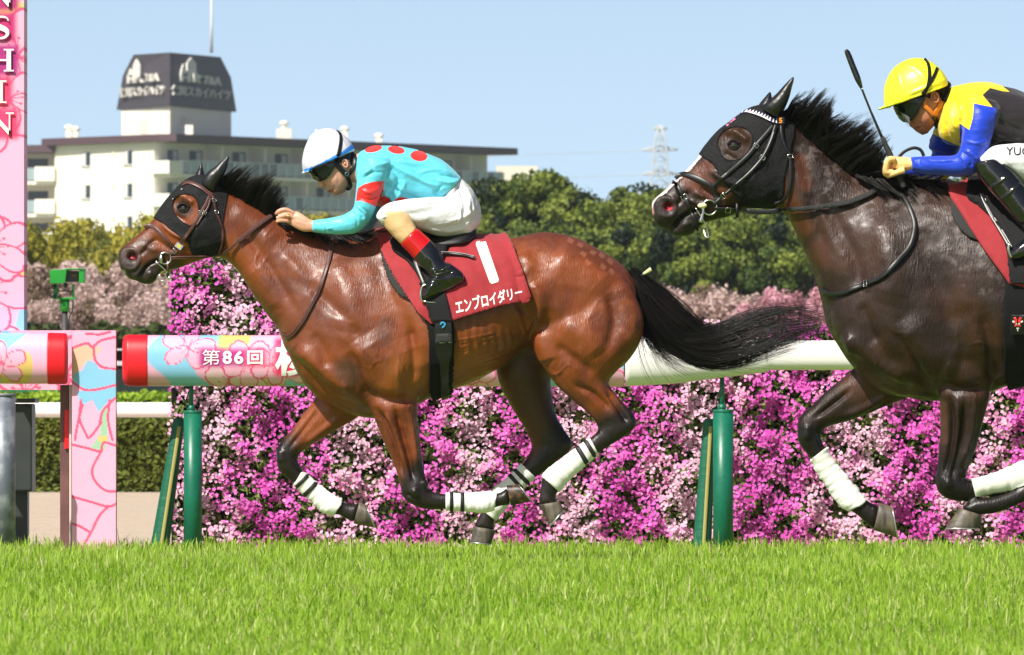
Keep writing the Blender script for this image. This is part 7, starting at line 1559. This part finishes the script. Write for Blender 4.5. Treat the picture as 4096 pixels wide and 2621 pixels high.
# ---- bridle
br = empty('bridle', P(2950, 750, D2)); tag(br, 'black bridle and reins on the dark horse, browband of white triangles', 'bridle')
H2 = Drape([B2, ObjBVH.of(ho2)], D); bl = M['blacklea']
bb_, pth = strap_obj(H2, 'browband', [[2960, 456], [2978, 447], [3000, 446], [3047, 461], [3090, 481], [3120, 487]], .021, mat('purple_band', srgb(50, 30, 84), rough=.5), br, off=.008)
m_ = MB(); nT = 13
for i in range(nT):
    k = int((i + .1) / nT * (len(pth) - 2)); k2 = max(int((i + .9) / nT * (len(pth) - 2)), k + 1); a, na = pth[k]; b_, nb_ = pth[k2]; t = (b_ - a).normalized(); bb = na.cross(t).normalized(); s_ = 1 if bb.z > 0 else -1
    o_ = na * .0045; m_.add([a - bb * s_ * .010 + o_, b_ - bb * s_ * .010 + o_, (a + b_) / 2 + bb * s_ * .011 + o_, (a + b_) / 2 + o_ * .4], [(0, 1, 2), (0, 2, 3), (1, 3, 2), (0, 3, 1)])
m_.build('white_triangles', M['whiteprint'], bb_, smooth=False)
h = H2.hit(3122, 483); m_ = MB(); m_.box((-.015, -.003, -.014), (.015, .003, .014)); m_.v = [tuple(Vector(p) + h[0] + Vector((0, -.018, 0))) for p in m_.v]; tg = m_.build('number_tag', M['blacklea'], br, smooth=False)
v2, f2 = text_mesh('5', .03, .3); v2 = v2 - (v2.min(0) + v2.max(0)) / 2; v2 *= .021 / (v2[:, 1].max() - v2[:, 1].min())
v = [(h[0].x + a, h[0].y - .0225, h[0].z + b) for a, b in v2]; mesh('tag_numeral', v, f2, mat('orange_print', srgb(250, 150, 50), rough=.6), tg, smooth=False)
o_, pth = strap_obj(H2, 'cheekpiece', [[3105, 498], [3085, 560], [3058, 618], [3029, 659], [2985, 704], [2936, 747], [2889, 788], [2855, 820]], .014, bl, br, off=.013); buckle_at(None, pth, .35, parent=o_); buckle_at(None, pth, .88, .011, parent=o_)
m_ = MB(); strap(m_, [(a + Vector((0, -.004, .004)), b) for a, b in pth[6:-10]], .0022, .001); m_.build('edge_stitching', mat('cheek_thread', (.5, .5, .5)), o_)
o_, pth = strap_obj(H2, 'cheekpiece', [[3094, 501], [3062, 540], [3029, 577], [2994, 620], [2959, 653], [2901, 702], [2848, 747]], .015, bl, br, off=.008); buckle_at(None, pth, .32, parent=o_)
strap_obj(H2, 'noseband', [[2704, 716], [2718, 702], [2740, 696], [2784, 712], [2831, 738], [2850, 755], [2862, 780], [2869, 800]], .022, bl, br, off=.008, th=.006)
o_, pth = strap_obj(H2, 'lower_noseband', [[2690, 728], [2702, 735], [2719, 760], [2743, 799], [2763, 846], [2781, 890], [2788, 922]], .016, bl, br, off=.010, y_def=-.09); buckle_at(None, pth, .38, .012, .010, parent=o_)
o_, pth = strap_obj(H2, 'throatlash', [[3126, 500], [3128, 535], [3138, 575], [3158, 615], [3163, 660], [3161, 720], [3150, 775], [3128, 805], [3096, 817]], .013, bl, br, off=.014); buckle_at(None, pth, .38, .010, parent=o_)
yb = H2.hit(2840, 830)[0].y - .014
m_ = MB(); m_.tube(ring_pts(P(2838, 830, yb), .029, 24), .0036, sub=1, close=True); m_.tube([P(2818, 808, yb), P(2812, 850, yb), P(2802, 890, yb)], [.005, .005, .010]); m_.tube([P(2782, 832, yb), P(2800, 860, yb), P(2825, 905, yb), P(2834, 945, yb), P(2826, 950, yb), P(2812, 915, yb + .02)], .0026, seg=6); bit2 = m_.build('bit', M['steel'], br)
m_ = MB(); m_.ball(P(2809, 823, yb - .004), (.019, .011, .011)); m_.build('bit_guard', mat('ivory_rubber', srgb(228, 214, 170), rough=.35), bit2)
o_, pth = strap_obj(H2, 'rein', [[2858, 838], [2900, 839], [2959, 841], [3020, 847], [3076, 848], [3111, 842], [3170, 838]], .019, bl, br, off=.020, y_def=-.11); buckle_at(None, pth, .18, .013, .010, parent=o_)
m_ = MB(); k = pth[int(.30 * len(pth))][0]; m_.box((-.006, -.012, -.030), (.006, .012, .032)); m_.v = [tuple(Vector(p) + k) for p in m_.v]; m_.build('rein_stop', bl, o_)
grip2 = mat('black_plaited_grip', (.018, .018, .019), rough=.55, bump=[((500, 500, 500), 1., .003, 0)])
strap_obj(Drape([B2], D), 'rein_grip', [[3166, 838], [3240, 832], [3310, 823], [3389, 810], [3440, 792], [3481, 773], [3515, 745], [3540, 712]], (.017, .024), grip2, br, off=.022, th=.007)
strap_obj(Drape([B2], D), 'rein', [[3600, 770], [3622, 800], [3642, 840], [3658, 890], [3656, 940], [3640, 985], [3604, 1030], [3561, 1075], [3523, 1108], [3463, 1135], [3410, 1155], [3369, 1172], [3318, 1176], [3285, 1160]], .019, bl, br, off=.014, th=.006)
m_ = MB(); pts = Drape([B2], D).path([[3450, 1138], [3463, 1134], [3476, 1128]], off=.022, step=4); buckle_at(m_, pts, .5, .013, .008); m_.build('rein_buckle', M['steel'], br)
strap_obj(Drape([B2], D), 'rein_end', [[3580, 660], [3595, 630], [3620, 605], [3655, 592], [3682, 600], [3696, 625]], .013, bl, br, off=.02, y_def=-.05)
# ===== following rider =====================================================
r2_ = empty('person', P(4050, 900, D2)); tag(r2_, 'rider in yellow, blue and black silks with yellow cap, holding a whip', 'person')
head = [[3588, 425, 3788, 338, .080, 0], [3600, 450, 3792, 372, .082, 0], [3615, 470, 3788, 408, .080, 0], [3630, 490, 3778, 440, .074, 0], [3645, 508, 3760, 470, .066, 0], [3658, 520, 3742, 496, .055, 0], [3676, 532, 3724, 518, .035, 0], [3688, 537, 3710, 530, .02, 0]]
torso = [[3806, 348, 3762, 470, .062], [3836, 341, 3748, 520, .11], [3885, 332, 3780, 570, .175], [3940, 330, 3860, 590, .20], [4010, 343, 3960, 600, .19], [4100, 374, 4070, 605, .175], [4190, 415, 4160, 612, .165], [4280, 472, 4220, 616, .158], [4345, 540, 4250, 622, .15]]
arm = [[3850, 380, 4000, 420, .08, -.13], [3848, 440, 3990, 460, .078, -.18], [3845, 500, 3968, 515, .070, -.20], [3840, 545, 3955, 560, .064, -.205], [3834, 592, 3938, 620, .060, -.205], [3818, 624, 3902, 690, .056, -.20], [3792, 630, 3845, 712, .053, -.19], [3752, 630, 3775, 708, .048, -.175], [3691, 631, 3690, 697, .041, -.15], [3638, 634, 3638, 684, .034, -.13]]
pelvis = [[4345, 545, 4250, 625, .14], [4385, 590, 4260, 700, .155], [4410, 640, 4280, 750, .165], [4415, 700, 4300, 775, .16], [4400, 745, 4330, 785, .12]]
thigh = [[4370, 620, 4380, 770, .07, -.10], [4280, 610, 4285, 775, .09, -.14], [4180, 592, 4190, 765, .088, -.17], [4090, 582, 4100, 742, .082, -.20], [4010, 584, 4030, 715, .074, -.225], [3950, 600, 3985, 700, .066, -.24], [3905, 640, 3945, 700, .052, -.25]]
shin = [[3880, 660, 3995, 640, .060, -.255], [3905, 715, 4025, 672, .060, -.262], [3945, 765, 4065, 720, .058, -.27], [4000, 830, 4110, 785, .055, -.28], [4050, 890, 4150, 845, .050, -.29], [4095, 935, 4185, 890, .045, -.30]]
foot = [[4235, 900, 4240, 940, .026, -.31], [4200, 880, 4212, 968, .038, -.31], [4150, 905, 4165, 1000, .043, -.315], [4095, 950, 4105, 1030, .045, -.32], [4050, 985, 4060, 1046, .042, -.325], [4022, 1018, 4028, 1040, .028, -.33]]
mb = MB(); mb.loft(head, D, sub=4, seg=24); mb.loft([[3770, 360, 3730, 490, .06, 0], [3800, 350, 3760, 500, .065, 0], [3850, 350, 3810, 520, .075, 0]], D)
mb.loft([[3612, 462, 3640, 458, .010, 0], [3622, 480, 3652, 474, .012, 0], [3636, 498, 3664, 488, .016, 0], [3640, 507, 3662, 500, .017, 0], [3650, 511, 3664, 506, .010, 0]], D, sub=3, seg=14)
mb.loft([[3654, 515, 3684, 506, .019, 0], [3660, 523, 3684, 514, .018, 0], [3668, 530, 3690, 520, .016, 0]], D, sub=3, seg=14); mb.loft([[3676, 534, 3712, 522, .022, 0], [3690, 541, 3714, 532, .017, 0]], D, sub=3, seg=14)
for rows in (shrink(torso, .82), shrink(arm, .8), far(shrink(arm, .8), -95, 12), shrink(pelvis, .85), shrink(thigh, .8), far(shrink(thigh, .8), -30, 30), shrink(shin, .85), shrink(foot, .8), far(shrink(shin, .85), -30, 30)):
    mb.loft([r if len(r) > 5 else r + [0] for r in rows], D, sub=3, seg=18)
def fist(mb, sg, dx, dy):
    mb.loft([[r[0] + dx, r[1] + dy, r[2] + dx, r[3] + dy, r[4], r[5] * sg] for r in ([3648, 638, 3648, 682, .024, -.13], [3618, 632, 3618, 688, .026, -.125], [3590, 630, 3590, 692, .028, -.12], [3566, 632, 3568, 690, .026, -.115], [3552, 640, 3556, 682, .018, -.11])], D, sub=3, seg=16)
    for i in range(4):
        y_ = -.150 + i * .020; o = i * 3
        mb.tube([P(3575 + dx, 640 + dy + o, D) + Vector((0, y_ * sg, 0)), P(3550 + dx, 642 + dy + o, D) + Vector((0, (y_ - .004) * sg, 0)), P(3540 + dx, 664 + dy + o, D) + Vector((0, (y_ - .004) * sg, 0)), P(3540 + dx, 692 + dy + o, D) + Vector((0, y_ * sg, 0)), P(3566 + dx, 690 + dy, D) + Vector((0, y_ * sg, 0))], [.0115, .0125, .0125, .0120, .0105], seg=10, sub=3)
    mb.tube([P(3612 + dx, 686 + dy, D) + Vector((0, -.15 * sg, 0)), P(3582 + dx, 694 + dy, D) + Vector((0, -.155 * sg, 0)), P(3556 + dx, 704 + dy, D) + Vector((0, -.145 * sg, 0)), P(3545 + dx, 710 + dy, D) + Vector((0, -.13 * sg, 0))], [.012, .012, .011, .008], seg=10, sub=3)
fist(mb, 1, 0, 0); fist(mb, -1, -95, 12)
RB2 = Surf(mb, .0036, sm=3); RB2.D = D; RB2.normals()
RB2.stroke([[3602, 462], [3628, 468]], 7, -.008); RB2.stroke([[3660, 518], [3684, 509]], 2.8, -.007); RB2.stroke([[3652, 494], [3662, 500]], 4, -.004); RB2.stroke([[3690, 480], [3720, 470]], 18, .004); RB2.stroke([[3680, 490], [3700, 520]], 8, -.004); RB2.smooth(1, .4); RB2.normals()
RB2.paint([(3652, 520), (3658, 511), (3676, 505), (3682, 512), (3672, 524), (3660, 530)], 1)
RB2.paint([(3700, 385), (3790, 330), (3815, 345), (3800, 400), (3770, 410), (3755, 370), (3735, 372), (3718, 395)], 2)
RB2.paint([(3500, 600), (3650, 600), (3650, 740), (3500, 740)], 3); RB2.paint([(3400, 600), (3555, 600), (3555, 745), (3400, 745)], 3, y0=0)
rb2 = RB2.obj('body', [M['skin2'], M['lips'], M['hairp'], M['glove']], r2_)
ear_piece(rb2, 3736, 392, .013, .021, D, -.084, -20, M['skin2']); ear_piece(rb2, 3736, 392, .013, .021, D, .084, -20, M['skin2'])
mb = MB(); mb.loft([r + [0] for r in torso], D, sub=5, seg=30, egg=-.05); mb.loft(arm, D, sub=4, seg=22); mb.loft(far(arm, -95, 12), D, sub=4, seg=22)
mb.loft([[3800, 360, 3755, 470, .068, 0], [3825, 350, 3760, 515, .09, 0]], D); mb.loft([[3790, 420, 3880, 420, .07, .13], [3740, 520, 3860, 540, .07, .15], [3720, 590, 3830, 620, .06, .18]], D)
K = Surf(mb, .0048, sm=0); K.D = D; K.smooth(10, .55, taubin=False); K.normals(); K.co += K.n * .002
folds(K, [([[3800, 400], [3805, 460], [3830, 520]], 8, .006), ([[3820, 400], [3825, 460], [3850, 540]], 8, -.007), ([[3845, 420], [3840, 480]], 7, .005), ([[3780, 480], [3790, 540], [3820, 590]], 8, -.006), ([[3765, 520], [3780, 560]], 7, .005),
          ([[3990, 470], [4040, 500], [4096, 520]], 9, -.005), ([[3975, 540], [4030, 560], [4096, 560]], 10, .006), ([[3970, 590], [4020, 570], [4070, 575]], 8, -.006), ([[3850, 560], [3900, 575], [3950, 565]], 7, .004), ([[3848, 605], [3880, 640], [3885, 670]], 6, -.006),
          ([[3860, 600], [3895, 625], [3905, 655]], 5, .005), ([[3838, 620], [3860, 650], [3865, 680]], 5, .004), ([[3640, 640], [3645, 660], [3642, 680]], 4, -.003), ([[3660, 635], [3664, 660]], 4, .003), ([[3676, 640], [3680, 665]], 4, -.003), ([[3700, 640], [3760, 645], [3820, 640]], 6, .004)])
K.noise(.003, 13); K.smooth(1, .4); K.normals()
K.paint([(3930, 380), (3960, 352), (4010, 365), (4040, 368), (4010, 345), (4060, 355), (4400, 500), (4400, 640), (3700, 640), (3700, 590), (3950, 600), (3984, 450), (3972, 430)], 2)
K.paint([(3896, 414), (3984, 432), (3990, 450), (3970, 540), (3920, 700), (3880, 740), (3620, 740), (3620, 600), (3825, 600), (3840, 560), (3838, 492), (3845, 500), (3878, 520), (3892, 470)], 1, y1=-.08)
K.paint([(3730, 536), (3790, 565), (3840, 585), (3860, 640), (3700, 760), (3500, 760), (3500, 600), (3700, 600)], 1, y0=-.08)
K.obj('racing_jacket', [M['yellow'], M['bluesilk'], M['blacksilk']], r2_)
mb = MB(); mb.loft([r + [0] for r in pelvis], D, sub=5, seg=30); mb.loft(thigh, D, sub=4, seg=24); mb.loft(far(thigh, -30, 30), D, sub=4, seg=24)
K2 = Surf(mb, .0055, sm=0); K2.D = D; K2.smooth(10, .55, taubin=False); K2.normals(); K2.co += K2.n * .002
folds(K2, [([[3960, 620], [4000, 650], [4050, 720]], 8, .005), ([[3985, 610], [4030, 660], [4080, 720]], 7, -.006)]); K2.noise(.003, 16); K2.normals(); bre2 = K2.obj('breeches', M['breech'], r2_)
v2, f2 = text_mesh('YUGA', .01, .3); v2 = fit_quad(v2, [(4024, 620), (4152, 622), (4152, 590), (4024, 588)])
print_on(Drape([K2], D), v2, f2, 'breeches_lettering', M['blacksilk'], bre2, off=.003)
for sg in (1, -1):
    f = (lambda r_: r_) if sg > 0 else (lambda r_: far(r_, -30, 30))
    mb = MB(); mb.loft(f(shin), D, sub=4, seg=22); mb.loft(f(foot), D, sub=4, seg=22); s_ = Surf(mb, .0048, sm=0); s_.D = D; s_.smooth(5, .5, taubin=False); s_.normals(); s_.co += s_.n * .003
    if sg > 0: folds(s_, [([[3948, 752], [3990, 735], [4036, 698]], 3.5, .006), ([[3990, 800], [4030, 780], [4075, 735]], 3.5, .006), ([[4070, 905], [4110, 890], [4150, 850]], 5, -.006), ([[4080, 925], [4130, 905]], 5, .006), ([[4100, 945], [4150, 925], [4190, 900]], 5, -.005)]); s_.normals()
    s_.obj('riding_boot', M['boot'], r2_)
mb = MB(); mb.loft([[3534, 398, 3542, 426, .03], [3538, 345, 3566, 424, .072], [3565, 284, 3610, 412, .100], [3611, 246, 3650, 396, .116], [3660, 232, 3690, 382, .121], [3710, 240, 3730, 368, .116], [3755, 270, 3765, 355, .100], [3783, 306, 3785, 345, .066], [3793, 326, 3791, 340, .03]], D, half=True, sub=5, seg=36)
mb.loft([[3560, 415, 3566, 430, .09, 0], [3512, 434, 3514, 441, .045, 0]], D, sub=4); Hs2 = Surf(mb, .0048, sm=3); Hs2.D = D
folds(Hs2, [([[3590, 262], [3600, 330], [3618, 395]], 3.5, .002), ([[3600, 262], [3660, 270], [3720, 330]], 3.5, .002), ([[3620, 385], [3700, 350], [3780, 320]], 6, .003), ([[3640, 388], [3700, 366], [3780, 340]], 5, -.003)]); Hs2.normals()
cap2 = Hs2.obj('cap', M['capyellow'], r2_)
HH2 = Drape([Hs2, RB2], D)
for pts in ([[3698, 236], [3712, 252], [3718, 290], [3714, 335], [3700, 370], [3684, 395]], [[3750, 272], [3738, 300], [3722, 330], [3706, 356], [3690, 376], [3672, 396]]):
    m_ = MB(); strap(m_, HH2.path(pts, off=.005, step=5), .013, .003); m_.build('goggle_strap', M['blackfelt'], cap2)
RB2.patch([(3560, 440), (3600, 412), (3660, 385), (3705, 372), (3700, 400), (3680, 430), (3665, 462), (3645, 482), (3624, 478), (3602, 458), (3580, 446)], .012, 'goggles', M['glass'], r2_, thick=.010)
vis = mat('clear_visor', (.8, .85, .85), rough=.08); vis.node_tree.nodes['Principled BSDF'].inputs['Alpha'].default_value = .22
m_ = MB(); m_.loft([[3592, 446, 3650, 480, .085, 0], [3612, 478, 3655, 500, .080, 0], [3632, 506, 3656, 512, .07, 0], [3648, 528, 3662, 526, .055, 0]], D, sub=3, seg=24)
keep = [f for f in m_.f if len(f) == 4 and all(m_.v[i][0] < P(3640, 0, D).x + abs(m_.v[i][1] - D) * .0 for i in f)]; m_.f = keep; m_.m = [0] * len(keep)
v_ = m_.build('visor', vis, r2_)
orange = mat('orange_chin_strap', srgb(214, 124, 34), rough=.55)
for pts, wd, mt in (([[3690, 400], [3702, 424], [3722, 446], [3734, 462]], .018, orange), ([[3768, 395], [3758, 425], [3744, 448], [3736, 464]], .020, orange), ([[3733, 458], [3742, 476], [3746, 500], [3738, 508]], .020, M['blacklea'])):
    m_ = MB(); strap(m_, HH2.path(pts, off=.006, step=5), wd, .004); m_.build('chin_strap', mt, r2_)
RB2.patch([(3740, 366), (3796, 322), (3800, 360), (3785, 408), (3768, 405), (3764, 380), (3755, 368)], .012, 'helmet_nape', M['blackfelt'], r2_, thick=.01)
# whip in the near hand
Wy = D - .128
m_ = MB(); m_.tube([P(3617, 751, Wy), P(3600, 712, Wy), P(3560, 620, Wy), P(3528, 548, Wy)], [.013, .0125, .0125, .008], sub=4)
wh = m_.build('riding_whip', grip2); tag(wh, 'long black riding whip upright in the gloved fist of the yellow-capped rider', 'whip')
m_ = MB(); m_.tube([P(3528, 550, Wy), P(3485, 450, Wy), P(3444, 348, Wy)], [.006, .0048, .0045], sub=4); m_.build('whip_shaft', M['boot'], wh)
m_ = MB(); m_.tube([P(3446, 352, Wy), P(3432, 318, Wy), P(3408, 258, Wy), P(3390, 212, Wy), P(3382, 200, Wy)], [.006, .012, .012, .011, .006], sub=3, flat=.45); m_.build('whip_flap', M['boot'], wh)
